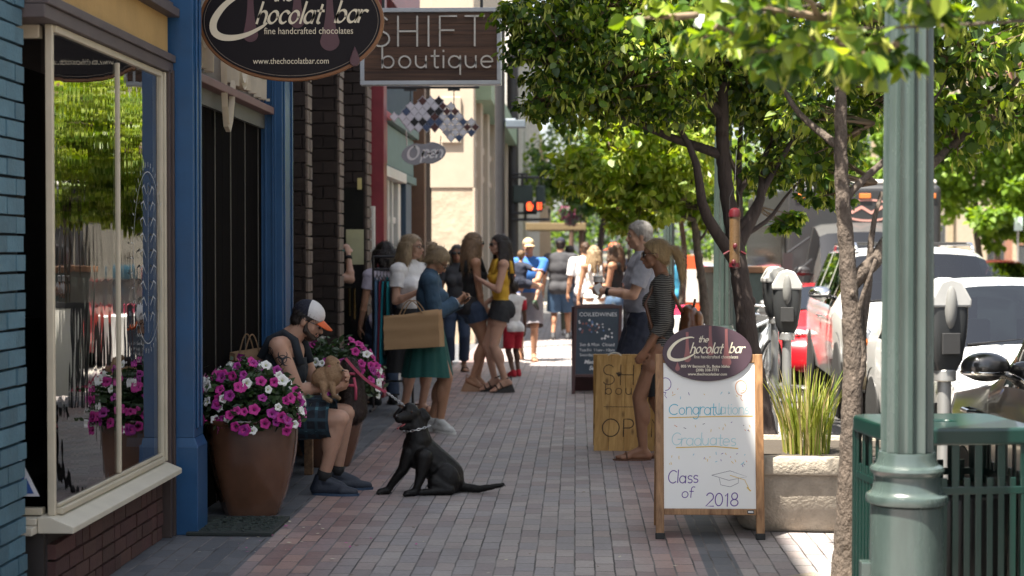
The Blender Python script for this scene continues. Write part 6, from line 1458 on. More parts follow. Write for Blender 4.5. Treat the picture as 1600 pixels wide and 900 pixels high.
def bicycle(label, loc, rz):
    p = thing('bicycle', label, 'bicycle', loc, rz); p.rotation_euler = (R(6), 0, rz); fm = mat('pale_bike_frame', (.45, .48, .50), .3, coat=.5)
    for x in (-.52, .52):
        b = MB(); b.tube([(x + .33 * math.cos(2 * PI * i / 36), 0, .34 + .33 * math.sin(2 * PI * i / 36)) for i in range(37)], .02, 8, caps=False); wh = b.build('wheel', TYRE, p, smooth=True)
        b = MB(); b.tube([(x + .305 * math.cos(2 * PI * i / 36), 0, .34 + .305 * math.sin(2 * PI * i / 36)) for i in range(37)], .012, 6, caps=False)
        for k in range(14): b.tube([(x, 0, .34), (x + .3 * math.cos(2 * PI * k / 14), 0, .34 + .3 * math.sin(2 * PI * k / 14))], .003, 4)
        b.build('rim', ALLOY, wh)
    b = MB()
    for a, c in (((-.52, .34), (-.08, .32)), ((-.52, .34), (-.22, .85)), ((-.22, .85), (-.08, .32)), ((-.08, .32), (.36, .80)), ((-.22, .80), (.36, .88)), ((.36, .95), (.52, .34))): b.tube([(a[0], 0, a[1]), (c[0], 0, c[1])], .018, 8)
    b.build('frame', fm, p)
    b = MB(); b.tube([(.30, -.28, 1.02), (.38, -.18, 1.02), (.38, .18, 1.02), (.30, .28, 1.02)], .014, 8); b.tube([(.36, 0, .95), (.38, 0, 1.02)], .016, 8); b.build('handlebar', CHROME, p, smooth=True)
    b = MB(); b.ell((-.25, 0, .95), (.14, .07, .035)); b.tube([(-.22, 0, .85), (-.24, 0, .94)], .014, 8); b.build('saddle', BLACKPL, p, smooth=True)
    b = MB(); b.lathe([(.001, -.01), (.09, -.01), (.09, .01), (.001, .01)], n=20, M=Matrix.Translation((-.08, .02, .32)) @ Matrix.Rotation(PI / 2, 4, 'X')); b.tube([(-.08, -.1, .32), (-.02, -.1, .18)], .012, 6); b.tube([(-.08, .1, .32), (-.14, .1, .46)], .012, 6); b.build('crank', CHROME, p)
    b = MB(); b.box((.42, -.16, .92), (.66, .16, 1.08)); b.build('basket', mat('wire_basket', (.3, .3, .3), .4, metal=.8), p, bevel=.03)
bicycle('pale bicycle with basket leaning by the second lamp column', (1.80, 17.5, 0), R(62))
bicycle('second pale bicycle locked behind the first, in front of the dumpster', (1.98, 18.5, GZ), R(75))
def barrier(label, x, y, h, col):
    p = thing('barrier_sign', label, 'barrier', (x, y, 0), R(5)); b = MB(); b.box((-.16, -.02, .1), (.16, .02, h)); b.box((-.2, -.25, 0), (.2, .25, .05)); b.build('panel', mat(col[0], col[1], .5, var=.15), p, bevel=.01)
    b = MB(); b.box((-.11, -.028, h * .5), (.11, -.022, h * .85)); b.build('white_patch', WHITE, p)
barrier('tall orange-red banner stand with white patch beyond the blond woman', 1.92, 27.6, 1.55, ('banner_orange', (.62, .10, .03)))
barrier('low red banner stand beside the taller orange one', 2.1, 30.5, 1.1, ('banner_red', (.55, .04, .05)))
tb = thing('covered_table', 'white cloth covered table behind the brown backpack', 'table', (1.42, 22.5, 0), R(3)); b = MB()
vs = []; n = 48
for k, (s, z) in enumerate(((.92, .02), (.96, .3), (.98, .6), (1.0, .74), (.97, .75))):
    for j in range(n):
        a = 2 * PI * j / n; c, d = math.cos(a), math.sin(a); q = (abs(c) ** 6 + abs(d) ** 6) ** (-1 / 6); wv = 1 + .03 * math.sin(9 * a) * (1 - z / .75); vs.append((c * q * .24 * s * wv, d * q * .6 * s * wv, z))
b.add(vs, [(i * n + j, i * n + (j + 1) % n, (i + 1) * n + (j + 1) % n, (i + 1) * n + j) for i in range(4) for j in range(n)] + [tuple(4 * n + j for j in range(n))]); b.build('cloth', mat('white_cloth', (.68, .67, .65), .8), tb, auto=40)
bx = thing('red_box', 'small crimson box on the white covered table', 'box', (1.36, 22.45, .752)); b = MB(); b.box((-.13, -.1, 0), (.13, .1, .11)); b.build('body', mat('crimson_card', (.40, .02, .07), .5), bx, bevel=.01); b = MB(); b.box((-.135, -.105, .112), (.135, .105, .135)); b.build('lid', mat('crimson_card', (0, 0, 0)), bx, bevel=.005)
hb = thing('hanging_basket', 'hanging basket of dark magenta flowers on the far building front', 'hanging basket', (0, 0, 0)); q = at(893, 333, 47); b = MB(); r = random.Random(8)
for k in range(500): v = V((r.gauss(0, 1), r.gauss(0, 1), r.gauss(0, .6))).normalized() * r.uniform(.2, .42); l = r.uniform(.04, .08); u = V((r.gauss(0, 1), r.gauss(0, 1), r.gauss(0, 1))).normalized(); w_ = u.cross(v).normalized(); b.add([q + v - u * l, q + v + w_ * l, q + v + u * l], [(0, 1, 2)], 0 if r.random() < .65 else 1)
b.build('flowers', [mat('maroon_bloom', (.10, .006, .035), .7), PETLEAF], hb)
b = MB(); b.tube([q + V((-1.2, 0, 1.0)), q + V((0, 0, 1.0)), q], .03, 6); b.lathe([(.1, -.35), (.3, -.1), (.32, .0)], c=q, n=16); b.build('bowl', BLK, hb)
aw = thing('shop_awning', 'straw-coloured flat awning on posts on the far block', 'awning', (0, 0, 0)); q = at(898, 354, 51.8); b = MB(); b.box((q.x - 1.5, 51.0, q.z - .12), (q.x + .35, 54.5, q.z + .1)); b.build('canopy', mat('straw_canopy', (.16, .115, .055), .8), aw, bevel=.02)
for x in (-.1, .2): b = MB(); b.tube([(q.x + x, 51.2 + x, 0), (q.x + x, 51.2 + x, q.z - .1)], .08, 10); b.build('post', mat('brown_post', (.10, .06, .04), .6), aw)
s3 = thing('street_sign', 'small pale green-and-white street sign across the road before the maples', 'street sign', (0, 0, 0)); q = at(1591, 350, 48); b = MB(); b.box((q.x - .12, 47.98, q.z - .19), (q.x + .12, 48.0, q.z + .2)); b.build('plate', mat('pale_sign_plate', (.45, .58, .56), .4), s3); b = MB(); b.tube([(q.x, 48.03, 0), (q.x, 48.03, q.z + .2)], .03, 8); b.build('post', MC['galvanised_pole'], s3)
# ------------------------------------------------------------------ people
def skinmat(name, c): return mat(name, c, .5, var=.10, scale=14, sss=.12, bump=.05, bscale=180, spec=.4)
SK1 = skinmat('fair_skin', (.46, .27, .19)); SK2 = skinmat('tan_skin', (.36, .19, .115)); SK3 = skinmat('deep_tan_skin', (.27, .135, .08)); SK4 = skinmat('dark_skin', (.10, .05, .032))
def cloth(name, c, **k):
    kw = dict(rough=.85, var=.13, scale=7, bump=.8, bscale=9, sheen=0); kw.update(k); return mat(name, c, **kw)
def hairmat(name, c): return mat(name, c, .42, var=.45, scale=22, stretch=(4, 4, .5), bump=.8, bscale=40, spec=.5)
HBLOND = hairmat('blond_hair', (.42, .29, .145)); HASH = hairmat('ash_blond_hair', (.30, .215, .125)); HBROWN = hairmat('brown_hair', (.075, .040, .022)); HDARK = hairmat('near_black_hair', (.018, .012, .010)); HGREY = hairmat('grey_hair', (.30, .28, .265)); HLIGHT = hairmat('light_brown_hair', (.19, .115, .06))
LIP = mat('lips', (.34, .12, .10), .45); EYE = mat('dark_eye', (.02, .015, .012), .2); EYEW = mat('eye_white', (.6, .58, .55), .3)
SUNG = mat('sunglass_lens', (.01, .009, .009), .12, coat=.5)
def ik(a, b, l1, l2, pole):
    a, b = V(a), V(b); d = b - a; L = d.length
    if L > (l1 + l2) * .999: L = (l1 + l2) * .999; b = a + d.normalized() * L
    d = d.normalized(); x = (L * L + l1 * l1 - l2 * l2) / (2 * L); h = math.sqrt(max(0, l1 * l1 - x * x))
    q = V(pole); q = (q - d * q.dot(d))
    if q.length < 1e-5: q = V((0, -1, 0))
    return a + d * x + q.normalized() * h, b
def axes(z, yhint):
    z = V(z).normalized(); y = V(yhint); y = (y - z * y.dot(z)).normalized(); x = y.cross(z)
    return Matrix(((x.x, y.x, z.x), (x.y, y.y, z.y), (x.z, y.z, z.z)))
def hand_prims(w, f, n, k, curl=.5, side=1):
    """palm, four fingers of unequal length with two joints each, and a thumb leaving the side of the palm"""
    f = V(f).normalized(); n = V(n); n = (n - f * n.dot(f)).normalized(); a = f.cross(n) * side; P = []
    M = Matrix(((a.x, n.x, f.x), (a.y, n.y, f.y), (a.z, n.z, f.z)))
    P.append(ell(w + f * .046 * k, (.037 * k, .0155 * k, .052 * k), M)); P.append(cap(w - f * .02 * k, .023 * k, w + f * .03 * k, .022 * k))
    for i, (o, l) in enumerate(((-.030, .064), (-.010, .074), (.010, .070), (.029, .055))):
        b0 = w + f * (.086 - .006 * abs(i - 1.2)) * k + a * o * k; c = curl * (1 + .12 * i); sp = a * o * 2.2
        d1 = (f * math.cos(c * .7) + n * math.sin(c * .7) + sp * .6).normalized(); d2 = (f * math.cos(c * 1.7) + n * math.sin(c * 1.7) + sp * .4).normalized()
        m = b0 + d1 * l * .52 * k; P += [cap(b0 - f * .02 * k, .0088 * k, m, .0080 * k), cap(m, .0080 * k, m + d2 * l * .5 * k, .0066 * k)]
    t0 = w + f * .024 * k - a * .026 * k; t1 = t0 + (f * .55 - a * .75 + n * .30).normalized() * .042 * k; t2 = t1 + (f * .85 - a * .25 + n * (.35 + curl * .4)).normalized() * .034 * k
    P += [cap(t0, .0125 * k, t1, .0105 * k), cap(t1, .010 * k, t2, .0082 * k)]
    return P
class Fig: pass
def person(label, loc, rz, H=1.7, sex='f', wt=1.0, skin_=SK1, pel=None, S=None, C=None, yaw=0, pitch=0, roll=0, hands=None, feet=None, fdir=None, epole=None, kpole=None, palms=None, curl=.5, shrug=0.0,
           vox=.0095, face=True, group=None, barefoot=True, twist=0, fpitch=None):
    g = Fig(); g.root = thing('person', label, 'person', loc, rz, group); k = g.k = H / 1.70; g.H = H; g.vox = vox; g.sex = sex; g.wt = wt
    pel = V(pel) if pel else V((0, 0, .525 * H)); S = V(S) if S else pel + V((0, -.005 * H, .290 * H)); C = V(C) if C else S + V((0, .018 * H, .118 * H))
    g.pel, g.S, g.C = pel, S, C; up = (S - pel).normalized(); side = Matrix.Rotation(R(twist), 3, up) @ V((1, 0, 0)); side = (side - up * side.dot(up)).normalized(); fw = up.cross(side); g.up, g.side, g.fw = up, side, fw
    m = sex == 'm'; sw = (.116 if m else .098) * H * (1 + (wt - 1) * .35); hw = (.050 if m else .054) * H
    g.Sh = {'R': S + side * sw - up * .012 * H + up * shrug, 'L': S - side * sw - up * .012 * H + up * shrug}
    g.Hp = {'R': pel + V((hw, 0, -.02 * H)), 'L': pel + V((-hw, 0, -.02 * H))}
    hands = hands or {}; feet = feet or {}; fdir = fdir or {}; epole = epole or {}; kpole = kpole or {}; palms = palms or {}; fpitch = fpitch or {}
    g.El, g.Wr, g.Kn, g.An, g.Fd, g.Fp = {}, {}, {}, {}, {}, {}
    for s, sg in (('R', 1), ('L', -1)):
        t = V(hands.get(s, g.Sh[s] + V((sg * .05 * H, .03 * H, -.315 * H)))); g.El[s], g.Wr[s] = ik(g.Sh[s], t, .172 * H, .150 * H, epole.get(s, (sg * .35, -1, -.2)))
        t = V(feet.get(s, (sg * .055 * H, 0, .048 * H))); g.Kn[s], g.An[s] = ik(g.Hp[s], t, .240 * H, .238 * H, kpole.get(s, (sg * .08, 1, 0)))
        g.Fd[s] = V(fdir.get(s, (sg * .15, 1, 0))).normalized(); g.Fp[s] = fpitch.get(s, 0)
    A = axes(up, fw); w2 = wt
    def on(t, x=0, y=0, z=0): return pel.lerp(S, t) + side * x * H + fw * y * H + up * z * H
    if m: tors = [ell(on(.0, 0, -.004, -.012), (.094 * H * w2, .068 * H * w2, .072 * H), A), ell(on(.30, 0, .006 * w2), (.088 * H * w2, .066 * H * w2, .080 * H), A), ell(on(.62, 0, .002), (.096 * H * w2, .068 * H * w2, .090 * H), A), ell(on(.86, 0, 0), (.108 * H, .062 * H, .060 * H), A)]
    else: tors = [ell(on(.0, 0, -.004, -.012), (.100 * H * w2, .070 * H * w2, .076 * H), A), ell(on(.36, 0, .002), (.072 * H * w2, .054 * H * w2, .085 * H), A), ell(on(.66, 0, 0), (.082 * H * w2, .058 * H * w2, .085 * H), A), ell(on(.88, 0, -.002), (.090 * H, .052 * H, .050 * H), A)] + [ell(on(.66, sx * .040, .048), (.036 * H * w2, .034 * H * w2, .036 * H), A) for sx in (-1, 1)]
    g.buns = [ell(on(-.06, sx * .045, -.040), (.052 * H * w2, .048 * H * w2, .055 * H), A) for sx in (-1, 1)]
    yoke = [cap(g.Sh['L'], .036 * H, g.Sh['R'], .036 * H), cap(on(1.0, -.04, -.008), .034 * H, on(1.0, .04, -.008), .034 * H), cap(on(1.0, 0, -.008, -.006), .040 * H, on(1.0, 0, .0, .026), .030 * H)]
    g.tors, g.yoke = tors, yoke
    g.arms = {s: [cap(g.Sh[s], .034 * H * (1 if m else .88), g.El[s], .0245 * H * (1 if m else .9)), cap(g.El[s], .0250 * H * (1 if m else .9), g.Wr[s], .0155 * H), ell(g.El[s].lerp(g.Wr[s], .28), .0265 * H * (1 if m else .9))] for s in 'LR'}
    g.thigh = {s: [cap(g.Hp[s], .056 * H * w2, g.Kn[s], .034 * H * (.5 + .5 * w2)), ell(g.Hp[s].lerp(g.Kn[s], .35), .055 * H * w2)] for s in 'LR'}
    g.shin = {}
    for s in 'LR':
        d = (g.An[s] - g.Kn[s]).normalized(); back = -(V((0, 1, 0)) - d * d.y).normalized() if abs(d.y) < .9 else V((0, 0, -1))
        g.shin[s] = [cap(g.Kn[s], .0335 * H, g.An[s], .0205 * H), ell(g.Kn[s].lerp(g.An[s], .30) + back * .012 * H, (.033 * H, .033 * H, .070 * H), axes(d, V((0, 1, 0)) if abs(d.y) < .9 else V((0, 0, 1))))]
    g.HM = Matrix.Rotation(R(yaw), 3, 'Z') @ Matrix.Rotation(R(-pitch), 3, 'X') @ Matrix.Rotation(R(roll), 3, 'Y')
    def hd(x, y, z): return C + g.HM @ (V((x, y, z)) * k)
    g.hd = hd; E = lambda x, y, z, a, b_, c: ell(hd(x, y, z), (a * k, b_ * k, c * k), g.HM)
    jw = 1.08 if m else 1.0
    head = [E(0, -.014, .026, .073, .093, .084), E(0, .028, -.022, .056 * jw, .060, .078), E(0, .052, -.086, .033 * jw, .030, .025), E(.036, .052, -.030, .024, .022, .028), E(-.036, .052, -.030, .024, .022, .028), E(0, .058, .020, .050, .030, .030),
            cap(hd(0, .086, .004), .0075 * k, hd(0, .1065, -.034), .0120 * k), E(.010, .098, -.038, .008, .009, .007), E(-.010, .098, -.038, .008, .009, .007), E(0, .080, -.062, .024, .014, .013), cap(hd(-.045, .035, -.075), .016 * k, hd(0, .060, -.092), .016 * k), cap(hd(.045, .035, -.075), .016 * k, hd(0, .060, -.092), .016 * k),
            E(.075, -.008, -.010, .010, .020, .030), E(-.075, -.008, -.010, .010, .020, .030)]
    neck = [cap(on(1.0, 0, -.010, -.01), (.040 if m else .034) * H, hd(0, -.018, -.045), (.037 if m else .030) * H)]
    P = tors + g.buns + yoke + neck + head
    for s, sg in (('R', 1), ('L', -1)):
        P += g.arms[s] + g.thigh[s] + g.shin[s]
        f = (g.Wr[s] - g.El[s]).normalized(); P += hand_prims(g.Wr[s], f, palms.get(s, (-sg, .2, 0)), k * (1.06 if m else .96), curl, sg)
        P += foot_prims(g, s)
    g.skinmat = skin_
    me = fuse(P, vox, it=3); g.body = skin('body', me, skin_, g.root)
    if face: make_face(g)
    return g
def foot_prims(g, s, grow=0.0):
    H = g.H; a = g.An[s]; d = g.Fd[s]; p = g.Fp[s]; d = (d * math.cos(p) + V((0, 0, -1)) * math.sin(p)).normalized(); u = V((0, 0, 1)); u = (u - d * u.dot(d)).normalized(); w = d.cross(u)
    g.fr = getattr(g, 'fr', {}); g.fr[s] = (a, d, u, w)
    q = lambda x, y, z: a + d * x * H + w * y * H + u * (z - .048) * H
    return [cap(a, .021 * H, q(-.020, 0, .021), .0195 * H), cap(q(-.022, 0, .020), .0195 * H, q(.075, .006, .018), .0175 * H), cap(a, .021 * H, q(.060, 0, .026), .015 * H), cap(q(.075, .012, .015), .014 * H, q(.118, .010, .011), .0095 * H), cap(q(.070, -.012, .014), .013 * H, q(.100, -.020, .010), .008 * H), cap(q(.074, 0, .015), .013 * H, q(.112, -.006, .010), .0085 * H)]
def make_face(g):
    k = g.k
    for sx in (-1, 1):
        b = MB(); b.ell(g.hd(sx * .031, .0785, .000), (.0125 * k, .008 * k, .0068 * k), g.HM, n=12, m=8); o = b.build('eye', EYEW, g.root, smooth=True)
        b = MB(); b.ell(g.hd(sx * .031, .0845, .000), (.0062 * k, .0035 * k, .0064 * k), g.HM, n=10, m=6); b.build('iris', EYE, o, smooth=True)
        b = MB(); b.tube([g.hd(sx * .014, .091, .018), g.hd(sx * .032, .088, .024), g.hd(sx * .048, .073, .017)], [.0035 * k, .004 * k, .002 * k], 6); b.build('eyebrow', HBROWN, g.root)
    b = MB(); b.ell(g.hd(0, .0935, -.0585), (.019 * k, .0045 * k, .0042 * k), g.HM, n=12, m=6); b.ell(g.hd(0, .0935, -.0665), (.017 * k, .005 * k, .0050 * k), g.HM, n=12, m=6); b.build('lips', LIP, g.root, smooth=True)
def garment(g, name, m, prims, grow, planes=(), it=14, vox=None, extra=()):
    me = fuse(prims, vox or g.vox * 1.15, it=it, grow=grow)
    if planes: cut(me, planes)
    ms = [me] + list(extra)
    return skin(name, merge(ms) if extra else me, m, g.root, displace=(.017, .065) if g.vox < .0115 else (.010, .14))
def shirt(g, m, sleeve=.5, hem=0.0, grow=.016, name='shirt', neck=None, flare=.0, arms=True, open_=None):
    """sleeve: share of the arm covered (1 = to the elbow, 2 = to the wrist); hem: height over the pelvis centre along the spine, in metres"""
    ex = []
    for s in 'LR':
        if sleeve <= 0: continue
        a, e, w = g.Sh[s], g.El[s], g.Wr[s]; P = []
        if sleeve <= 1: q = a.lerp(e, sleeve + .18); P = [cap(a, .036 * g.H * (1 if g.sex == 'm' else .9), q, .031 * g.H * (1 if g.sex == 'm' else .88))]; pl_ = (a.lerp(e, sleeve), a - e)
        else: q = e.lerp(w, min(1, sleeve - 1 + .08)); P = [cap(a, .036 * g.H * (1 if g.sex == 'm' else .9), e, .027 * g.H), cap(e, .027 * g.H, q, .021 * g.H)]; pl_ = (e.lerp(w, sleeve - 1), e - w)
        me = fuse(P, g.vox, it=4, grow=grow); cut(me, [pl_]); ex.append(me)
    P = list(g.tors) + list(g.buns) + ([] if not arms else list(g.yoke))
    pl = [(g.pel + g.up * hem, g.up)]
    if neck: pl.append((g.S + g.up * neck[0] * g.H + g.fw * neck[1] * g.H, V(-g.up * 1.0 - g.fw * neck[2])))
    return garment(g, name, m, P, grow, pl, extra=ex)
def tank(g, m, hem=.0, grow=.012, name='tank_top', scoop=.80, strap=.055):
    P = list(g.tors) + list(g.buns); pl = [(g.pel + g.up * hem, g.up), (g.pel.lerp(g.S, scoop) + g.up * .02, -g.up)]
    st = MB()
    for sx in (-1, 1):
        a = g.pel.lerp(g.S, scoop - .04); H = g.H; dy = .066 * g.wt if g.sex == 'm' else .060
        L = [a + g.side * sx * strap * 1.15 * H + g.fw * (dy + .004) * H, g.S + g.side * sx * strap * H + g.fw * .040 * H + g.up * .012 * H, g.S + g.side * sx * strap * H + g.up * .034 * H - g.fw * .004 * H, g.S + g.side * sx * strap * H - g.fw * .050 * H, a + g.side * sx * strap * 1.15 * H - g.fw * (dy) * H]
        st.tube(L, [.016 * H] * 5, 8)
    me = bpy.data.meshes.new('straps'); me.from_pydata(st.v, [], st.f); me.update()
    return garment(g, name, m, P, grow, pl, extra=[me])
def bottoms(g, m, length=.8, waist=.06, grow=.014, name='shorts', flare=.012):
    """length: 1 = knee, 2 = ankle"""
    ex = []
    for s in 'LR':
        h, kn, an = g.Hp[s], g.Kn[s], g.An[s]
        if length <= 1: q = h.lerp(kn, min(1.1, length + .15)); P = [cap(h, .056 * g.H * g.wt, q, (.056 - (.056 - .040) * length) * g.H * g.wt + flare), ell(h.lerp(kn, .35), .055 * g.H * g.wt)]; pl_ = (h.lerp(kn, length), h - kn)
        else: q = kn.lerp(an, min(1.02, length - 1 + .1)); P = [cap(h, .056 * g.H * g.wt, kn, .038 * g.H), cap(kn, .038 * g.H, q, .029 * g.H + flare * .5), ell(h.lerp(kn, .35), .055 * g.H * g.wt)]; pl_ = (kn.lerp(an, length - 1), kn - an)
        me = fuse(P, g.vox, it=4, grow=grow); cut(me, [pl_]); ex.append(me)
    P = list(g.tors[:2]) + list(g.buns) + [ell(g.Hp[s], .055 * g.H * g.wt) for s in 'LR']
    return garment(g, name, m, P, grow, [(g.pel + g.up * waist, -g.up)], extra=ex)
def skirt(g, m, top, hem, r0, r1, name='skirt', folds=9, depth=.06, shift=(0, 0), sq=.78):
    b = MB(); n = 72; rows = 14; r = random.Random(len(COL.objects)); ph = [r.uniform(0, 6) for _ in range(3)]; vs = []
    for i in range(rows + 1):
        t = i / rows; z = top + (hem - top) * t; rr = r0 + (r1 - r0) * (t ** .8)
        for j in range(n):
            a = 2 * PI * j / n; f = 1 + depth * t * (math.sin(folds * a + ph[0]) + .5 * math.sin((folds * 2 + 1) * a + ph[1])); vs.append((g.pel.x + shift[0] * t + rr * f * math.cos(a), g.pel.y + shift[1] * t - .012 + rr * f * sq * math.sin(a), z + .008 * math.sin(3 * a + ph[2]) * t))
    b.add(vs, [(i * n + j, i * n + (j + 1) % n, (i + 1) * n + (j + 1) % n, (i + 1) * n + j) for i in range(rows) for j in range(n)])
    return b.build(name, m, g.root, smooth=True)
def hair(g, m, style='short', length=.3, vol=1.0, off=0.0, face_frame=True):
    k = g.k; E = lambda x, y, z, a, b_, c: ell(g.hd(x, y, z), (a * k, b_ * k, c * k), g.HM)
    capm = fuse([E(0, -.018, .034, .083 * vol, .101 * vol, .086 * vol), E(0, -.050, -.010, .074 * vol, .062 * vol, .070 * vol)], g.vox, it=2)
    n = g.HM @ V((0, .78, -.62)); c0 = g.hd(0, .052, .040); cut(capm, [(c0, -n)])
    ms = [capm]; P = []; dn = V((0, 0, -1)); r = random.Random(int(abs(g.root.location.x) * 1000) + 7)
    if style == 'short': pass
    if style in ('long', 'bob'):
        for a in range(-105, 106, 14):
            x = .078 * math.sin(R(a)) * vol; y = -.02 - .085 * math.cos(R(a)) * vol
            if abs(a) > 118 and not face_frame: continue
            s = g.hd(x, y, .02); l = length * k * r.uniform(.78, 1.05); out = (g.HM @ V((math.sin(R(a)) * .22, -.20 * math.cos(R(a)), 0)))
            mid = s + dn * l * .5 + out * l * .45 + V((r.uniform(-1, 1), r.uniform(-1, 1), 0)) * .012; e = s + dn * l + out * l * .55 + V((r.uniform(-1, 1), r.uniform(-1, 1), 0)) * .02
            P += [cap(s, .030 * k * vol, mid, .027 * k * vol), cap(mid, .027 * k * vol, e, .011 * k)]
    if style == 'pony':
        q0 = g.hd(0, -.105, .015 + off); q1 = g.hd(0, -.165, -.01 + off); q2 = q1 + dn * .10 * k + (g.HM @ V((0, -.035, 0))); q3 = q2 + dn * .12 * k + (g.HM @ V((0, -.005, 0)))
        P += [cap(q0, .022 * k, q1, .034 * k), cap(q1, .034 * k, q2, .036 * k), cap(q2, .036 * k, q3, .010 * k)]
        for t in range(5): P.append(cap(q1, .02 * k, q3 + V((r.uniform(-.04, .04), r.uniform(-.05, .03), r.uniform(-.04, .03))), .005 * k))
    if style == 'bun':
        for q in ((0, -.108, .045), (.03, -.105, .06), (-.03, -.11, .05), (0, -.12, .075)): P.append(E(*q, .036, .034, .034))
        for t in range(8): a = R(r.uniform(0, 360)); P.append(cap(g.hd(.02 * math.cos(a), -.11, .055), .008 * k, g.hd(.07 * math.cos(a), -.135, .06 + .05 * math.sin(a)), .003 * k))
    if P: ms.append(fuse(P, g.vox * .85, it=2))
    o = skin('hair', merge(ms) if len(ms) > 1 else capm, m, g.root, displace=(.016 * k, .035))
    cc = np.array(g.hd(0, -.02, .02)[:]); bk = np.array((g.HM @ V((0, -1, 0)))[:])
    def flow(P, N):
        q = P - cc; low = np.clip((q[:, 2:3] + .02) * -8, 0, 1); f = np.tile(np.array([0, 0, -1.0]), (len(P), 1)) + bk * (.9 if style in ('pony', 'bun') else .45) * (1 - low)
        return f
    big = g.vox < .0115; tufts('strands', o.data, (2600 if style in ('long', 'bob') else 1500) if big else 700, (.035 if style == 'short' else .085) * k, m, o, flow, lift=.16 if style != 'short' else .35, width=.0016 if big else .0026, seed=3, curl=.22)
    return o
def cap_hat(g, m, bill=None, front=None, up=.0, rot=0):
    k = g.k; HM = g.HM @ Matrix.Rotation(R(rot), 3, 'Z'); hd = lambda x, y, z: g.C + HM @ (V((x, y, z)) * k)
    me = fuse([ell(hd(0, -.014, .046 + up), (.084 * k, .103 * k, .083 * k), HM)], g.vox * .8, it=2); cut(me, [(hd(0, 0, .034 + up), HM @ V((0, .10, 1)))]); o = skin('cap', me, m, g.root)
    b = MB(); top = []; 
    for z in (0, -.006):
        for i in range(13):
            a = R(-12 + 204 * i / 12); x = .074 * math.cos(a); y0 = .066 + .024 * math.sin(a); top.append(hd(x * .98, y0, .040 + up - .35 * x * x / .074 + z))
        for i in range(13):
            a = R(180 * i / 12); x = .078 * math.cos(a); top.append(hd(x, .078 + .085 * math.sin(a) ** .7, .034 + up - 2.6 * x * x - .028 * math.sin(a) + z))
    fs = [(i, i + 1, 14 + i, 13 + i) for i in range(12)]; fs += [tuple(q + 26 for q in reversed(f)) for f in fs]; fs += [(13 + i, 14 + i, 40 + i, 39 + i) for i in range(12)]
    b.add(top, fs); b.build('cap_bill', bill or m, o, smooth=True)
    if front:
        me2 = fuse([ell(hd(0, -.014, .046 + up), (.0865 * k, .1055 * k, .0855 * k), HM)], g.vox * .8, it=2); cut(me2, [(hd(0, 0, .036 + up), HM @ V((0, .10, 1))), (hd(0, .012, 0), HM @ V((0, 1, .28)))]); skin('cap_front', me2, front, o)
    return o
def glasses(g, m=SUNG, rim=True, size=1.0, thin=False):
    k = g.k; b = MB()
    for sx in (-1, 1):
        if thin: b.tube([g.hd(sx * (.033 + .023 * math.cos(a)), .096, .0 + .017 * math.sin(a)) for a in [2 * PI * i / 14 for i in range(15)]], .0028 * k, 6)
        else: b.ell(g.hd(sx * .034, .093, .000), (.027 * k * size, .007 * k, .021 * k * size), g.HM @ Matrix.Rotation(R(-sx * 10), 3, 'Z'), n=14, m=8)
        b.tube([g.hd(sx * .056, .090, .006), g.hd(sx * .078, .05, .008), g.hd(sx * .080, -.01, .006)], .003 * k, 6)
    b.tube([g.hd(-.012, .100, .006), g.hd(.012, .100, .006)], .003 * k, 6); b.build('glasses', m, g.root, smooth=True)
def shoe(g, s, up_, sole, h=.024, kind='sneaker', heel=0.0):
    H = g.H; a, d, u, w = g.fr[s]; q = lambda x, y, z: a + d * x * H + w * y * H + u * (z - .048) * H
    if kind == 'sneaker':
        P = [cap(q(-.004, 0, .062), .026 * H, q(-.020, 0, .024), .025 * H), cap(q(-.022, 0, .022), .025 * H, q(.075, .004, .018), .024 * H), cap(q(0, 0, .055), .024 * H, q(.07, 0, .028), .020 * H), cap(q(.075, .008, .016), .023 * H, q(.118, .004, .012), .016 * H)]
        me = fuse(P, g.vox * .8, it=3); cut(me, [(q(0, 0, .002), u), (q(0, 0, .074), -u)]); o = skin('shoe', me, up_, g.root)
    else: o = None
    b = MB(); pts = []
    for i in range(28):
        t = 2 * PI * i / 28; x = .050 + .088 * math.cos(t); y = .030 * math.sin(t) * (1.0 + .16 * math.cos(t)) + .004; pts.append((x, y))
    t0 = -.004 if kind == 'sneaker' else 0
    vs = [q(x, y, .008 if kind == 'sneaker' else .004) for x, y in pts] + [q(x, y, -.010 - (heel / H) * max(0, min(1, (.10 - x) / .09)) - (.006 if kind == 'wedge' else 0)) for x, y in pts]; n = 28
    b.add(vs, [tuple(range(n - 1, -1, -1)), tuple(range(n, 2 * n))] + [(i, (i + 1) % n, n + (i + 1) % n, n + i) for i in range(n)])
    if kind == 'sneaker':
        b.build('sole', sole, o)
        if g.vox < .009:
            lb = MB()
            for i in range(5): x = .02 + .012 * i; zz = .062 - .0065 * i; lb.tube([q(x, -.014, zz - .006), q(x + .002, 0, zz + .002), q(x + .004, .016, zz - .006)], .0028, 5)
            lb.build('laces', WHITEC, o)
    else:
        o = b.build('sandal', sole, g.root)
        b = MB(); b.tube([q(.075, -.030, .006), q(.078, -.018, .034), q(.078, .014, .036), q(.075, .034, .006)], .0065 * H / 1.7, 6)
        if kind != 'flip': b.tube([q(.04, -.026, .006), q(.045, -.012, .046), q(.045, .014, .046), q(.04, .030, .006)], .006 * H / 1.7, 6); b.tube([q(-.02 + .026 * math.cos(a_), .026 * math.sin(a_), .055) for a_ in [2 * PI * i / 12 for i in range(13)]], .005, 6); b.tube([q(-.03, 0, .005), q(-.045, 0, .055)], .006, 6)
        b.build('strap', up_, o, smooth=True)
    return o
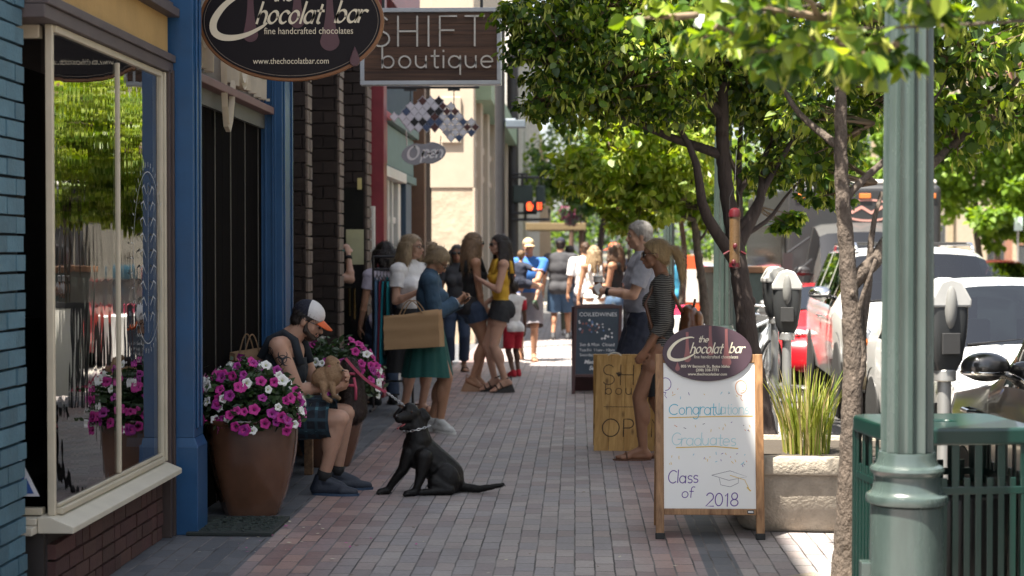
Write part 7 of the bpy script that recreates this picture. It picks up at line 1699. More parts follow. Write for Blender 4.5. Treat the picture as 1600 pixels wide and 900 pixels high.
BLACKC = cloth('black_cloth', (.012, .012, .013)); DENIM = cloth('dark_denim', (.022, .038, .072)); DENIML = cloth('mid_denim', (.045, .085, .15)); NAVY = cloth('navy_cloth', (.014, .018, .035))
WHITEC = cloth('white_cotton', (.66, .65, .65)); WSOLE = mat('white_rubber', (.66, .65, .62), .6); BSOLE = mat('black_sole', (.015, .014, .014), .6); TANS = mat('tan_leather', (.30, .17, .10), .6); BRNS = mat('brown_leather', (.12, .055, .03), .5)

# --- the seated man with cap, tank top, plaid shorts
MANY = 11.0
ML = V((-1.985, MANY, 0))
g = person('bearded man in navy tank top and orange-billed cap sitting on the bench, puppy in lap', ML, R(-90), H=1.82, sex='m', wt=1.13, skin_=SK1, vox=.0080, pel=(0, .0, .525), S=(0, .070, 1.005), C=(0, .205, 1.145), pitch=24, yaw=-4,
           hands={'R': (.02, .375, .705), 'L': (-.10, .40, .75)}, epole={'R': (.7, -.6, -.8), 'L': (-.7, -.4, -.7)}, palms={'R': (-.8, -.2, .5), 'L': (.8, -.3, .3)}, curl=.75,
           feet={'R': (.11, .315, .088), 'L': (-.13, .37, .088)}, fdir={'R': (.12, 1, 0), 'L': (-.15, 1, 0)}, kpole={'R': (.15, 1, .9), 'L': (-.1, 1, .9)}, twist=-6)
tank(g, cloth('navy_tank', (.012, .018, .026)), hem=-.09, scoop=.78, strap=.060)
def plaid():
    m = bpy.data.materials.new('teal_plaid'); m.use_nodes = True; t = m.node_tree; b = t.nodes['Principled BSDF']; L = t.links.new; tc = _n(t, 'TexCoord'); sx = _n(t, 'SeparateXYZ'); L(tc.outputs['Object'], sx.inputs[0]); f = None
    for i in range(3):
        a = _n(t, 'Math', operation='MULTIPLY'); a.inputs[1].default_value = 14.0; L(sx.outputs[i], a.inputs[0]); w = _n(t, 'Math', operation='FRACT'); L(a.outputs[0], w.inputs[0]); s = _n(t, 'Math', operation='LESS_THAN'); s.inputs[1].default_value = .28; L(w.outputs[0], s.inputs[0])
        if f is None: f = s.outputs[0]
        else: ad = _n(t, 'Math', operation='ADD'); L(f, ad.inputs[0]); L(s.outputs[0], ad.inputs[1]); f = ad.outputs[0]
    dv = _n(t, 'Math', operation='DIVIDE'); dv.inputs[1].default_value = 3; L(f, dv.inputs[0]); cr = _n(t, 'ValToRGB'); cr.color_ramp.interpolation = 'CONSTANT'; e = cr.color_ramp.elements; e[0].color = (.010, .014, .022, 1); e[1].position = .67; e[1].color = (.07, .17, .20, 1); q = e.new(.33); q.color = (.018, .042, .060, 1)
    L(dv.outputs[0], cr.inputs[0]); L(cr.outputs[0], b.inputs['Base Color']); b.inputs['Roughness'].default_value = .85; return m
bottoms(g, plaid(), length=.90, waist=.05, grow=.022, flare=.02)
hair(g, HDARK, 'short', vol=.97)
cap_hat(g, cloth('navy_cap', (.012, .014, .028), bump=.15), mat('orange_bill', (.62, .10, .015), .6), mat('white_cap_front', (.62, .61, .60), .7))
glasses(g, SUNG, thin=False, size=.8)
BEARD = hairmat('dark_beard', (.030, .018, .013)); k = g.k
me = fuse([ell(g.hd(0, .048, -.082), (.040 * k, .044 * k, .036 * k), g.HM), cap(g.hd(-.055, .022, -.055), .020 * k, g.hd(-.02, .066, -.088), .022 * k), cap(g.hd(.055, .022, -.055), .020 * k, g.hd(.02, .066, -.088), .022 * k), cap(g.hd(-.062, .008, -.01), .010 * k, g.hd(-.055, .022, -.06), .017 * k), cap(g.hd(.062, .008, -.01), .010 * k, g.hd(.055, .022, -.06), .017 * k), cap(g.hd(-.024, .086, -.052), .006 * k, g.hd(.024, .086, -.052), .006 * k)], .006, it=2); skin('beard', me, BEARD, g.root, displace=(.005, .01))
for s in 'LR': shoe(g, s, mat('navy_trainer', (.014, .020, .034), .6, bump=.3, bscale=60), mat('blue_sole', (.03, .06, .11), .5))
for s in 'LR': b = MB(); a, d, u, w = g.fr[s]; ax = (g.Kn[s] - g.An[s]).normalized(); b.tube([a + ax * .015, a + ax * .075], [.049, .050], 18); b.build('sock', BLACKC, g.root, smooth=True)
# tattoo laid on the skin of the upper arm: three open rings round a small one
bm = bmesh.new(); bm.from_mesh(g.body.data); bvh = BVHTree.FromBMesh(bm)
def on_skin(p, d):
    h = bvh.ray_cast(p, d); return h[0]
c0 = g.Sh['R'].lerp(g.El['R'], .30); tb_ = MB()
def tat(pts, w):
    ctr = []
    for (x, y) in pts:
        h = on_skin(c0 + V((.3, x, y)), V((-1, 0, 0)))
        if h is not None: ctr.append(h + V((.0016, 0, 0)))
    ws = w if hasattr(w, '__len__') else [w] * len(ctr)
    vs = []
    for i, q in enumerate(ctr):
        d = (ctr[min(i + 1, len(ctr) - 1)] - ctr[max(i - 1, 0)]); d.x = 0
        if d.length < 1e-6: d = V((0, 0, 1))
        d.normalize(); nn = V((0, -d.z, d.y)) * ws[min(i, len(ws) - 1)] / 2; vs += [q + nn, q - nn]
    tb_.add(vs, [(2 * i, 2 * i + 1, 2 * i + 3, 2 * i + 2) for i in range(len(ctr) - 1)])
for a in (90, 210, 330):
    cx, cy = .030 * math.cos(R(a)), .030 * math.sin(R(a)) + .004; n = 18
    tat([(cx + .027 * math.cos(R(a + 48 + 264 * i / n)), cy + .027 * math.sin(R(a + 48 + 264 * i / n))) for i in range(n + 1)], [.002 + .012 * math.sin(PI * i / n) for i in range(n + 1)])
tat([(.026 * math.cos(2 * PI * i / 20), .004 + .026 * math.sin(2 * PI * i / 20)) for i in range(21)], .0055)
tb_.build('tattoo', mat('tattoo_ink', (.022, .024, .030), .6), g.root)
tb_ = MB(); c0 = c0 + V((0, -.085, .055)); tat([(.022 * math.cos(2 * PI * i / 16) , .026 * math.sin(2 * PI * i / 16)) for i in range(17)], .006); tat([(-.01, -.015), (.0, .0), (.01, .016)], .008); tb_.build('tattoo', mat('tattoo_ink', (0, 0, 0)), g.root); bm.free()

# --- woman with phone, denim jacket, teal skirt
g = person('blond woman in denim jacket and teal skirt looking down at her phone', (-1.31, 14.75, 0), R(-88), H=1.69, wt=1.08, skin_=SK2, vox=.0085, S=(0, .02, 1.365), C=(0, .085, 1.525), pitch=42, yaw=-6,
           hands={'R': (.035, .26, 1.17), 'L': (-.06, .30, 1.16)}, epole={'R': (.5, -.7, -.8), 'L': (-.5, -.5, -.8)}, palms={'R': (-.7, -.3, .6), 'L': (.6, -.3, .6)}, curl=.8, feet={'R': (.05, .10, .085), 'L': (-.07, .02, .085)}, fdir={'R': (.95, .8, 0), 'L': (.4, 1, 0)}, kpole={'R': (0, 1, 0), 'L': (0, 1, 0)})
shirt(g, cloth('denim_jacket', (.035, .075, .125), bump=.8), sleeve=1.86, hem=.06, grow=.022, name='denim_jacket')
skirt(g, cloth('teal_skirt', (.010, .080, .068)), 1.02, .50, .155, .285, folds=8, depth=.05)
b = MB(); e, w = g.El['R'], g.Wr['R']; b.tube([e.lerp(w, .80), e.lerp(w, .93)], [.040, .042], 14); e, w = g.El['L'], g.Wr['L']; b.tube([e.lerp(w, .80), e.lerp(w, .93)], [.040, .042], 14); b.build('cuff', cloth('pale_denim', (.28, .33, .38)), g.root, smooth=True)
hair(g, HASH, 'bun', vol=1.05); glasses(g, SUNG, thin=True)
for s in 'LR': shoe(g, s, mat('white_canvas', (.50, .50, .48), .8, bump=.4, bscale=60), WSOLE)
ph = thing('phone', 'black smartphone held in both hands by the woman in denim', 'phone', (-1.31 + .345, 14.75, 1.185)); b = MB(); b.box((-.036, -.072, -.004), (.036, .072, .004), Matrix.Rotation(R(-35), 4, 'Y')); b.build('body', mat('black_phone', (.012, .012, .014), .2), ph, bevel=.004)
paper_bag('paper_bag', 'large flat kraft paper shopping bag hanging from the forearm of the woman in denim', .50, .31, .17, (-1.41, 14.50, .76), (R(-2), R(-4), R(-11)), KRAFT)
# --- woman with spectacles behind her
g = person('woman with spectacles and shoulder-length blond hair in white tee and long dark skirt', (-1.62, 16.3, 0), R(-128), H=1.77, wt=1.15, skin_=SK1, yaw=18, vox=.0105, hands={'R': (.14, .24, 1.22), 'L': (-.2, .05, .85)}, feet={'R': (.1, 0, .085), 'L': (-.1, .05, .085)})
shirt(g, WHITEC, sleeve=.55, hem=-.02, grow=.020); skirt(g, BLACKC, 1.05, .42, .17, .27, folds=7); hair(g, HASH, 'bob', length=.24, vol=1.08); glasses(g, BLACKPL, thin=True)
for s in 'LR': shoe(g, s, BRNS, BRNS, kind='sandal')
g = person('dark curly-haired woman in pale lilac tee half hidden by the clothes rack', (-2.0, 17.35, 0), R(25), H=1.69, wt=1.1, skin_=SK2, vox=.011, hands={'R': (.22, .12, 1.12)}); shirt(g, cloth('lilac_tee', (.42, .38, .45)), sleeve=.5, hem=-.08); bottoms(g, DENIM, length=1.95, name='jeans'); hair(g, HDARK, 'bob', length=.16, vol=1.22)
for s in 'LR': shoe(g, s, BLACKC, BSOLE)
# --- two young women talking
g = person('woman in black sleeveless top and denim shorts with long wavy blond hair', (-1.19, 19.15, .0), R(-72), H=1.76, wt=1.02, skin_=SK2, vox=.010, yaw=14, pel=(0, 0, .985), hands={'R': (.13, .10, .86), 'L': (-.14, .16, .98)}, feet={'R': (.06, -.02, .15), 'L': (-.06, .07, .15)}, fdir={'R': (.1, 1, 0), 'L': (-.1, 1, 0)}, fpitch={'R': .42, 'L': .42})
tank(g, BLACKC, hem=-.10, grow=.020, scoop=.80); bottoms(g, DENIM, length=.34, grow=.018, flare=.02); hair(g, HLIGHT, 'long', length=.33, vol=1.08); glasses(g, SUNG)
for s in 'LR': shoe(g, s, TANS, TANS, kind='sandal', heel=.085)
g = person('woman in yellow top and black shorts with long straight dark hair and black wedges', (-.86, 19.0, 0), R(102), H=1.74, wt=.94, skin_=SK1, vox=.010, yaw=8, pel=(0, 0, .975), hands={'L': (-.04, .24, 1.28), 'R': (.12, .14, 1.02)}, epole={'L': (-.5, -.3, -1)}, palms={'L': (.6, .2, .5)}, feet={'R': (.06, .06, .145), 'L': (-.08, -.04, .145)}, fpitch={'R': .34, 'L': .34})
tank(g, cloth('yellow_top', (.58, .34, .03)), hem=.015, grow=.012, scoop=.80); bottoms(g, cloth('black_denim', (.020, .021, .024)), length=.30, grow=.016, flare=.02, waist=.08); hair(g, HDARK, 'long', length=.46, vol=1.04); glasses(g, SUNG)
for s in 'LR': shoe(g, s, BLACKC, BSOLE, kind='wedge', heel=.075)
g = person('dark-haired woman with sunglasses and rolled jeans behind the woman in black', (-1.60, 22.3, 0), R(185), H=1.70, skin_=SK3, vox=.013); shirt(g, cloth('charcoal_tee', (.04, .04, .045)), sleeve=.5, hem=-.1); bottoms(g, DENIM, length=1.8, name='jeans'); hair(g, HDARK, 'bob', length=.2); glasses(g, SUNG)
for s in 'LR': shoe(g, s, BLACKC, BSOLE, kind='sandal')
g = person('small child in white tee with red sleeves and red shorts', (-.80, 21.4, 0), R(30), H=1.22, wt=.95, skin_=SK4, vox=.010, feet={'L': (-.06, -.10, .06)}); shirt(g, WHITEC, sleeve=0, hem=-.06); bottoms(g, mat('red_knit', (.42, .012, .03), .8), length=.85); hair(g, HDARK, 'short')
b = MB()
for s in 'LR': b.tube([g.Sh[s], g.Sh[s].lerp(g.El[s], .3), g.Sh[s].lerp(g.El[s], .6)], [.058, .052, .046], 12)
b.build('sleeve', MC['red_knit'], g.root, smooth=True)
for s in 'LR': shoe(g, s, MC['red_knit'], MC['red_knit'])
# --- man carrying a toddler
g = person('man in blue tee, grey shorts and tan cap walking with a toddler on his arm', (-.70, 24.5, 0), R(180), H=1.80, sex='m', wt=1.12, skin_=SK2, vox=.0125, yaw=10, hands={'R': (-.10, .27, 1.13), 'L': (.06, .30, 1.10)}, epole={'R': (1, -.2, -.6), 'L': (-1, -.2, -.6)}, curl=.8, palms={'R': (-.5, -1, 0), 'L': (.5, -1, 0)}, feet={'R': (.12, -.24, .15), 'L': (-.08, .12, .085)}, fpitch={'R': .9})
shirt(g, cloth('royal_blue_tee', (.03, .13, .40)), sleeve=.55, hem=-.10, grow=.018); bottoms(g, cloth('grey_shorts', (.20, .185, .20)), length=.96, grow=.02, flare=.03); hair(g, HBROWN, 'short'); cap_hat(g, cloth('tan_cap', (.42, .33, .20), bump=.1))
for s in 'LR': shoe(g, s, BRNS, BRNS, kind='flip')
g = person('curly-haired toddler in navy top carried on the arm of the man in blue', (-.80, 24.18, .98), R(-25), H=.98, wt=1.05, skin_=SK1, vox=.010, pel=(0, 0, .19), S=(0, .0, .43), C=(0, .02, .575), hands={'R': (.27, .10, .36), 'L': (-.1, .14, .25)}, feet={'R': (.22, .02, -.10), 'L': (-.12, -.08, -.08)}, kpole={'R': (.6, .6, .5), 'L': (-.6, .2, .5)}, fpitch={'R': .6, 'L': .6}, face=False)
shirt(g, NAVY, sleeve=.7, hem=-.02, grow=.014); bottoms(g, NAVY, length=.45, grow=.014); hair(g, HLIGHT, 'short', vol=1.15)
for s in 'LR': shoe(g, s, mat('green_black_shoe', (.03, .06, .03), .6), BSOLE)
# --- people seen from behind farther on
g = person('heavy-set man in charcoal tee, blue shorts and navy cap seen from behind', (-.28, 30.4, 0), R(-4), H=1.86, sex='m', wt=1.2, skin_=SK2, vox=.0145, feet={'R': (.13, .10, .085), 'L': (-.13, -.10, .095)}); shirt(g, cloth('charcoal_tee', (0, 0, 0)), sleeve=.75, hem=-.14, grow=.03); bottoms(g, cloth('blue_shorts', (.035, .075, .14)), length=.95, grow=.025, flare=.03); hair(g, HDARK, 'short'); cap_hat(g, MC['navy_cap'])
for s in 'LR': shoe(g, s, mat('dark_trainer', (.05, .05, .055), .6), WSOLE)
g = person('person in olive trousers mostly hidden behind the man in charcoal', (-.12, 32.0, 0), 0, H=1.72, sex='m', skin_=SK3, vox=.016, face=False); shirt(g, NAVY, sleeve=.6, hem=-.1); bottoms(g, cloth('olive_trousers', (.09, .09, .06)), length=1.95, name='trousers'); hair(g, HDARK, 'short', vol=1.1)
for s in 'LR': shoe(g, s, WHITEC, WSOLE)
g = person('woman in short white lace dress with long blond hair seen from behind', (.29, 26.8, 0), R(12), H=1.70, wt=1.0, skin_=SK2, vox=.0125, face=False); tank(g, cloth('white_lace', (.66, .65, .62), bscale=60), hem=-.02, scoop=.72, strap=.05); skirt(g, MC['white_lace'], .98, .62, .15, .20, name='dress_skirt'); hair(g, HASH, 'long', length=.34, vol=1.08)
for s in 'LR': shoe(g, s, TANS, TANS, kind='sandal')
g = person('man in white shirt walking away beyond the woman in the lace dress', (.16, 29.5, 0), R(10), H=1.78, sex='m', wt=1.1, skin_=SK2, vox=.016, face=False); shirt(g, WHITEC, sleeve=.8, hem=-.12, grow=.025); bottoms(g, NAVY, length=1.95, name='trousers'); hair(g, HBROWN, 'short')
for s in 'LR': shoe(g, s, BLACKC, BSOLE)
g = person('woman in orange cap and black vest with plaid shirt tied round her waist', (.58, 24.6, 0), R(68), H=1.74, wt=1.05, skin_=SK2, vox=.012, yaw=-10, hands={'L': (-.08, .30, 1.08)}); tank(g, BLACKC, hem=-.02, scoop=.82); bottoms(g, DENIML, length=1.95, name='jeans'); hair(g, HBROWN, 'long', length=.30, vol=1.08); cap_hat(g, mat('orange_cap', (.72, .13, .045), .7)); skirt(g, cloth('dark_plaid', (.05, .065, .085)), 1.0, .82, .175, .20, name='tied_shirt')
for s in 'LR': shoe(g, s, WHITEC, WSOLE)
# --- grey-haired man with a drink, then the blond woman with backpack in front of him
g = person('grey-haired man in grey tee and navy shorts holding a plastic cup', (.60, 15.4, 0), R(97), H=1.88, sex='m', wt=1.06, skin_=SK1, vox=.0095, yaw=4, pitch=4, hands={'L': (-.09, .35, 1.24), 'R': (.12, .34, 1.26)}, epole={'L': (-.6, -.8, -.7), 'R': (.6, -.8, -.7)}, palms={'L': (1, 0, .1), 'R': (-1, 0, .1)}, curl=.9)
shirt(g, cloth('heather_grey_tee', (.27, .28, .33)), sleeve=.72, hem=-.14, grow=.020); bottoms(g, NAVY, length=1.0, grow=.02, flare=.03); hair(g, HGREY, 'short', vol=1.05)
for s in 'LR': shoe(g, s, BLACKC, WSOLE)
b = MB(); e, w = g.El['L'], g.Wr['L']; b.tube([e.lerp(w, .84), e.lerp(w, .94)], [.038, .038], 16); b.build('wristband', BLACKC, g.root, smooth=True)
cu = thing('drink_cup', 'clear plastic cup of brown drink with straw held by the grey-haired man', 'cup', (.205, 15.4, 1.25)); b = MB(); b.lathe([(.029, 0), (.043, .11), (.041, .112), (.028, .004)], n=24); b.build('body', mat('brown_drink', (.22, .09, .04), .15, coat=.6), cu, smooth=False, auto=40); b = MB(); b.lathe([(.0435, .075), (.0445, .118), (.05, .12), (.05, .128), (.044, .132), (.001, .135)], n=24); b.build('lid', mat('clear_lid', (.62, .60, .58), .2, coat=.5), cu, auto=40); b = MB(); b.tube([(0, 0, .11), (-.01, .012, .23)], .005, 8); b.build('straw', mat('straw', (.62, .62, .6), .4), cu)
nk = thing('napkin', 'folded white napkin in the hand of the grey-haired man', 'napkin', (.235, 15.28, 1.25), R(10)); b = MB(); b.box((-.055, -.008, -.02), (.02, .008, .07), Matrix.Rotation(R(-30), 4, 'Y')); b.build('sheet', WHITEC, nk, bevel=.004)
def stripes():
    m = bpy.data.materials.new('striped_knit'); m.use_nodes = True; t = m.node_tree; b = t.nodes['Principled BSDF']; L = t.links.new; tc = _n(t, 'TexCoord'); nz = _n(t, 'TexNoise'); nz.inputs['Scale'].default_value = 5; L(tc.outputs['Object'], nz.inputs['Vector']); sx = _n(t, 'SeparateXYZ'); L(tc.outputs['Object'], sx.inputs[0])
    ad = _n(t, 'Math', operation='MULTIPLY_ADD'); ad.inputs[1].default_value = .05; L(nz.outputs[0], ad.inputs[0]); L(sx.outputs[2], ad.inputs[2]); a = _n(t, 'Math', operation='MULTIPLY'); a.inputs[1].default_value = 62; L(ad.outputs[0], a.inputs[0]); f = _n(t, 'Math', operation='FRACT'); L(a.outputs[0], f.inputs[0]); cr = _n(t, 'ValToRGB'); e = cr.color_ramp.elements; e[0].position = .55; e[0].color = (.022, .021, .020, 1); e[1].position = .68; e[1].color = (.17, .16, .145, 1); L(f.outputs[0], cr.inputs[0]); L(cr.outputs[0], b.inputs['Base Color']); b.inputs['Roughness'].default_value = .85
    n2 = _n(t, 'TexNoise'); n2.inputs['Scale'].default_value = 10; L(tc.outputs['Object'], n2.inputs['Vector']); bp = _n(t, 'Bump'); bp.inputs['Strength'].default_value = .5; bp.inputs['Distance'].default_value = .01; L(n2.outputs[0], bp.inputs['Height']); L(bp.outputs[0], b.inputs['Normal']); return m
STR = stripes()
g = person('blond woman with ponytail and sunglasses in dark striped dress, walking behind the pine board', (.66, 12.85, 0), R(88), H=1.70, wt=1.0, skin_=SK3, vox=.0080, yaw=6, C=(0, .055, 1.585), S=(0, .0, 1.385), pitch=4, hands={'L': (-.17, .12, .86), 'R': (.19, .10, .86)}, epole={'L': (-.3, -1, 0), 'R': (.3, -1, 0)}, palms={'L': (.9, .3, 0), 'R': (-.9, .3, 0)}, curl=.45, feet={'L': (-.06, .14, .085), 'R': (.06, -.12, .085)}, fdir={'L': (-.1, 1, 0), 'R': (.1, 1, 0)})
shirt(g, STR, sleeve=1.45, hem=-.13, grow=.013, name='striped_top', neck=(.012, .0, .35)); skirt(g, cloth('black_skirt', (.014, .014, .015)), .84, .50, .178, .19, depth=.025, sq=.80); 
hair(g, HBLOND, 'pony', vol=1.04, off=.03); glasses(g, SUNG, size=1.1)
b = MB(); b.ell(g.hd(-.080, -.004, -.038), .006); b.build('earring', mat('gold', (.7, .5, .2), .2, metal=1), g.root)
for s in 'LR': shoe(g, s, BRNS, BRNS, kind='flip')
bpk = thing('backpack', 'brown leather backpack worn by the blond woman in the striped dress', 'backpack', (.66 + .195, 12.84, 1.0), R(88)); LEA = mat('brown_glossy_leather', (.13, .050, .022), .32, var=.35, scale=9, bump=.3, bscale=20, coat=.2)
me = fuse([ell((0, -.02, .0), (.14, .085, .16)), ell((0, -.02, -.08), (.145, .095, .09)), ell((0, -.015, .10), (.11, .07, .10))], .01, it=3); skin('body', me, LEA, bpk, displace=(.02, .07))
b = MB()
for i in range(9):
    a = R(180 * i / 8)
b.ell((0, -.085, .075), (.115, .04, .075), n=16, m=10); b.build('flap', mat('tan_flap_leather', (.24, .10, .040), .35, var=.3, bump=.2, bscale=20), bpk, smooth=True)
for sx in (-1, 1): b = MB(); b.tube([(sx * .08, .04, .14), (sx * .10, .12, .30), (sx * .10, .26, .34), (sx * .12, .32, .20), (sx * .15, .26, -.02), (sx * .12, .06, -.12)], .014, 8); b.build('strap', LEA, bpk, smooth=True)
b = MB(); b.tube([(-.03, -.05, .18), (-.02, -.06, .235), (.02, -.06, .235), (.03, -.05, .18)], .009, 8); b.build('top_loop', LEA, bpk, smooth=True); b = MB(); b.box((-.02, -.135, .02), (.02, -.122, .05)); b.build('buckle', CHROME, bpk, bevel=.003)
# --- onlooker in the entry, only cap, hand and forearm showing past the pier
g = person('person in teal cap standing in the brick entry with a raised forearm', (-2.50, 16.55, 0), R(-92), H=1.74, sex='m', skin_=SK1, vox=.0095, C=(0, .06, 1.60), hands={'R': (.10, .245, 1.575)}, epole={'R': (.25, .45, -1)}, palms={'R': (-.6, -.6, 0)}, curl=1.0); shirt(g, cloth('plum_shirt', (.06, .03, .06)), sleeve=.6, hem=-.12); bottoms(g, cloth('plum_trousers', (.05, .03, .05)), length=1.95, name='trousers'); hair(g, HBROWN, 'short'); cap_hat(g, cloth('teal_cap', (.10, .26, .22), bump=.1)); b = MB(); e, w = g.El['R'], g.Wr['R']; b.tube([e.lerp(w, .82), e.lerp(w, .94)], [.036, .036], 16); b.build('watch', BLACKC, g.root, smooth=True)
for s in 'LR': shoe(g, s, BLACKC, BSOLE)
for lb, x, y, rz_, m1, m2 in (('distant person in teal tee beyond the third lamp column', 2.05, 33, 0, cloth('teal_tee', (.02, .16, .26)), BLACKC), ('distant person in pink tee beside the banner stands', 2.5, 34, 20, cloth('pink_tee', (.55, .16, .20)), DENIM), ('distant person in navy top crossing the far corner', 1.2, 47, 180, NAVY, DENIM), ('distant person in white tee walking away on the far pavement', .3, 56, 0, WHITEC, DENIML)):
    g = person(lb, (x, y, 0 if x < 1.8 else GZ), R(rz_), H=1.72, skin_=SK2, vox=.02, face=False, feet={'R': (.1, .12, .085)}); shirt(g, m1, sleeve=.6, hem=-.1, grow=.02); bottoms(g, m2, length=1.95 if m2 is not BLACKC else .9, name='trousers'); hair(g, HBROWN, 'short')
    for s in 'LR': shoe(g, s, BLACKC, BSOLE)

# ------------------------------------------------------------------ dogs
FUR = mat('black_dog_fur', (.0050, .0044, .0042), .45, var=.5, scale=30, stretch=(3, 3, 1), bump=.35, bscale=110, sheen=0, spec=.3)
dog = thing('dog', 'black labrador sitting on the pavement with open mouth and chain collar', 'dog', (0, 0, 0))
def D(x, y, dy=0.0): q = at(x, y, 11.0 + dy); return V((q.x, 11.0 + dy, q.z))
def floor(p, z): return V((p.x, p.y, z))
P = [ell(D(652, 702), (.100, .115, .135)), cap(D(653, 697), .098, D(676, 722, .02), .112), cap(D(676, 722, .02), .112, D(700, 742, .05), .108), ell(D(705, 750, .05), (.088, .115, .095)), cap(D(655, 690, -.02), .088, D(648, 660, -.02), .068),
     ell(D(643, 647, -.03), (.060, .066, .058)), ell(D(640, 640, -.03), (.050, .055, .048)), cap(D(637, 650, -.07), .044, D(624, 654, -.135), .033), ell(D(622, 653, -.145), (.026, .022, .024)), cap(D(638, 664, -.055), .028, D(627, 669, -.105), .018),
     cap(D(660, 642, .0), .022, D(666, 652, .0), .030), cap(D(666, 652, .0), .030, D(665, 662, -.01), .012), cap(D(626, 640, .02), .018, D(619, 650, .02), .024), cap(D(619, 650, .02), .024, D(620, 657, .01), .010)]
p1 = floor(D(606, 768, -.07), .025); p2 = floor(D(648, 768, -.15), .026)
P += [cap(D(640, 708, -.06), .056, D(630, 733, -.07), .037), cap(D(630, 733, -.07), .037, D(612, 756, -.07), .0255), cap(D(612, 756, -.07), .0255, p1, .024), cap(p1, .027, p1 + V((-.050, -.02, -.003)), .020), cap(D(662, 714, -.11), .060, D(658, 742, -.13), .038), cap(D(658, 742, -.13), .038, D(652, 760, -.145), .026), cap(D(652, 760, -.145), .026, p2, .025), cap(p2, .028, p2 + V((-.052, -.03, -.003)), .020)]
for o in (-.016, .0, .016): P += [cap(p1 + V((-.04, -.02 + o, -.008)), .011, p1 + V((-.068, -.026 + o * 1.2, -.012)), .009), cap(p2 + V((-.04, -.03 + o, -.008)), .011, p2 + V((-.068, -.036 + o * 1.2, -.012)), .009)]
h1 = floor(D(703, 770, -.10), .035)
P += [ell(D(697, 748, -.06), (.092, .060, .108), Matrix.Rotation(R(-25), 3, 'Y')), cap(D(680, 752, -.08), .052, h1, .034), cap(h1, .032, floor(D(664, 770, -.13), .024), .022), cap(floor(D(664, 770, -.13), .024), .024, floor(D(654, 770, -.14), .020), .016), ell(D(704, 748, .15), (.085, .06, .10)), cap(floor(D(715, 772, .13), .035), .032, floor(D(672, 772, .16), .024), .022)]
T = [D(716, 760, .06), floor(D(728, 768, .03), .034), floor(D(748, 770, .0), .028), floor(D(768, 767, -.02), .045), D(786, 757, -.03)]
for i in range(4): P.append(cap(T[i], .037 - .0058 * i, T[i + 1], .037 - .0058 * (i + 1)))
bd = skin('body', fuse(P, .0075, it=4), FUR, dog, displace=(.006, .03))
tufts('fur', bd.data, 16000, .017, FUR, dog, lambda P_, N_: np.tile(np.array([.75, .15, -.75]), (len(P_), 1)), lift=.16, width=.0010, seed=5, curl=.18)
b = MB(); b.ell(D(629, 664.5, -.10), (.022, .035, .007), Matrix.Rotation(R(-28), 3, 'Y'), n=14, m=8); q = D(622, 669, -.135); b.ell(q, (.012, .017, .006), Matrix.Rotation(R(-40), 3, 'Y')); b.build('tongue', mat('pink_tongue', (.50, .13, .14), .35), dog, smooth=True)
b = MB(); b.ell(D(619.5, 650.5, -.165), (.015, .012, .011)); b.build('nose', mat('wet_nose', (.02, .018, .018), .2), dog, smooth=True)
for x, y, dy in ((632, 643.5, -.090), (643.5, 643.5, -.094)): b = MB(); b.ell(D(x, y, dy), .0085); b.build('eye', mat('amber_brown_eye', (.035, .015, .006), .1), dog, smooth=True)
b = MB(); c = D(651, 670, -.02); ax = (D(648, 660) - D(655, 690)).normalized(); u, v, w = frame_of(ax); n = 26
for i in range(n):
    a = 2 * PI * i / n; q = c + (u * math.cos(a) + v * math.sin(a)) * .090; t = (-u * math.sin(a) + v * math.cos(a)); s = ax if i % 2 else (u * math.cos(a) + v * math.sin(a)); b.tube([q + (t * math.cos(z) * .014 + s * math.sin(z) * .007) for z in [2 * PI * j / 10 for j in range(11)]], .0028, 5, caps=False)
b.build('chain_collar', mat('steel_chain', (0, 0, 0)), dog)
# leash: pink webbing, then a length of chain to the collar
ls = thing('leash', 'pink webbing leash ending in a steel chain clipped to the black dog', 'leash', (0, 0, 0)); a0 = D(540, 560, .0); a1 = D(604, 613, -.04); a2 = D(632, 634, -.06); b = MB(); pts = [a0.lerp(a1, i / 10) - V((0, 0, .03 * math.sin(PI * i / 10))) for i in range(11)]
for i in range(10): b.bar(pts[i], pts[i + 1], .004, .018)
b.build('webbing', mat('pink_webbing', (.45, .07, .13), .7), ls); b = MB(); n = 11
for i in range(n):
    q = a1.lerp(a2, (i + .5) / n); t = (a2 - a1).normalized(); s = frame_of(t)[i % 2]; b.tube([q + (t * math.cos(z) * .010 + s * math.sin(z) * .006) for z in [2 * PI * j / 10 for j in range(11)]], .0026, 5, caps=False)
b.build('chain', mat('steel_chain', (0, 0, 0)), ls)
# puppy in the man's lap
pu = thing('puppy', 'small tan and white puppy curled in the lap of the seated man', 'puppy', (0, 0, 0))
def Q(x, y, dy=0.0): q = at(x, y, 10.84 + dy); return V((q.x, 10.84 + dy, q.z))
skin('body', fuse([ell(Q(510, 590), (.10, .07, .075)), ell(Q(520, 584, -.02), (.065, .06, .07)), cap(Q(520, 580, -.01), .045, Q(517, 565, .0), .04), ell(Q(521, 568, -.01), (.044, .046, .040)), cap(Q(527, 572, -.03), .022, Q(534, 579, -.05), .015), cap(Q(505, 600, -.05), .028, Q(507, 620, -.07), .016), cap(Q(507, 620, -.07), .017, Q(517, 626, -.08), .014), cap(Q(518, 600, -.05), .026, Q(522, 618, -.07), .015), cap(Q(522, 618, -.07), .016, Q(530, 622, -.09), .013), cap(Q(515, 566, .0), .010, Q(511, 577, .0), .016), cap(Q(495, 596, .02), .02, Q(480, 602, .03), .01)], .006, it=3), mat('tan_puppy_fur', (.30, .185, .10), .8, var=.45, scale=7, bump=.5, bscale=90, dirt=1.0, dcol=(.60, .55, .48), sheen=.0), pu, displace=(.008, .02))
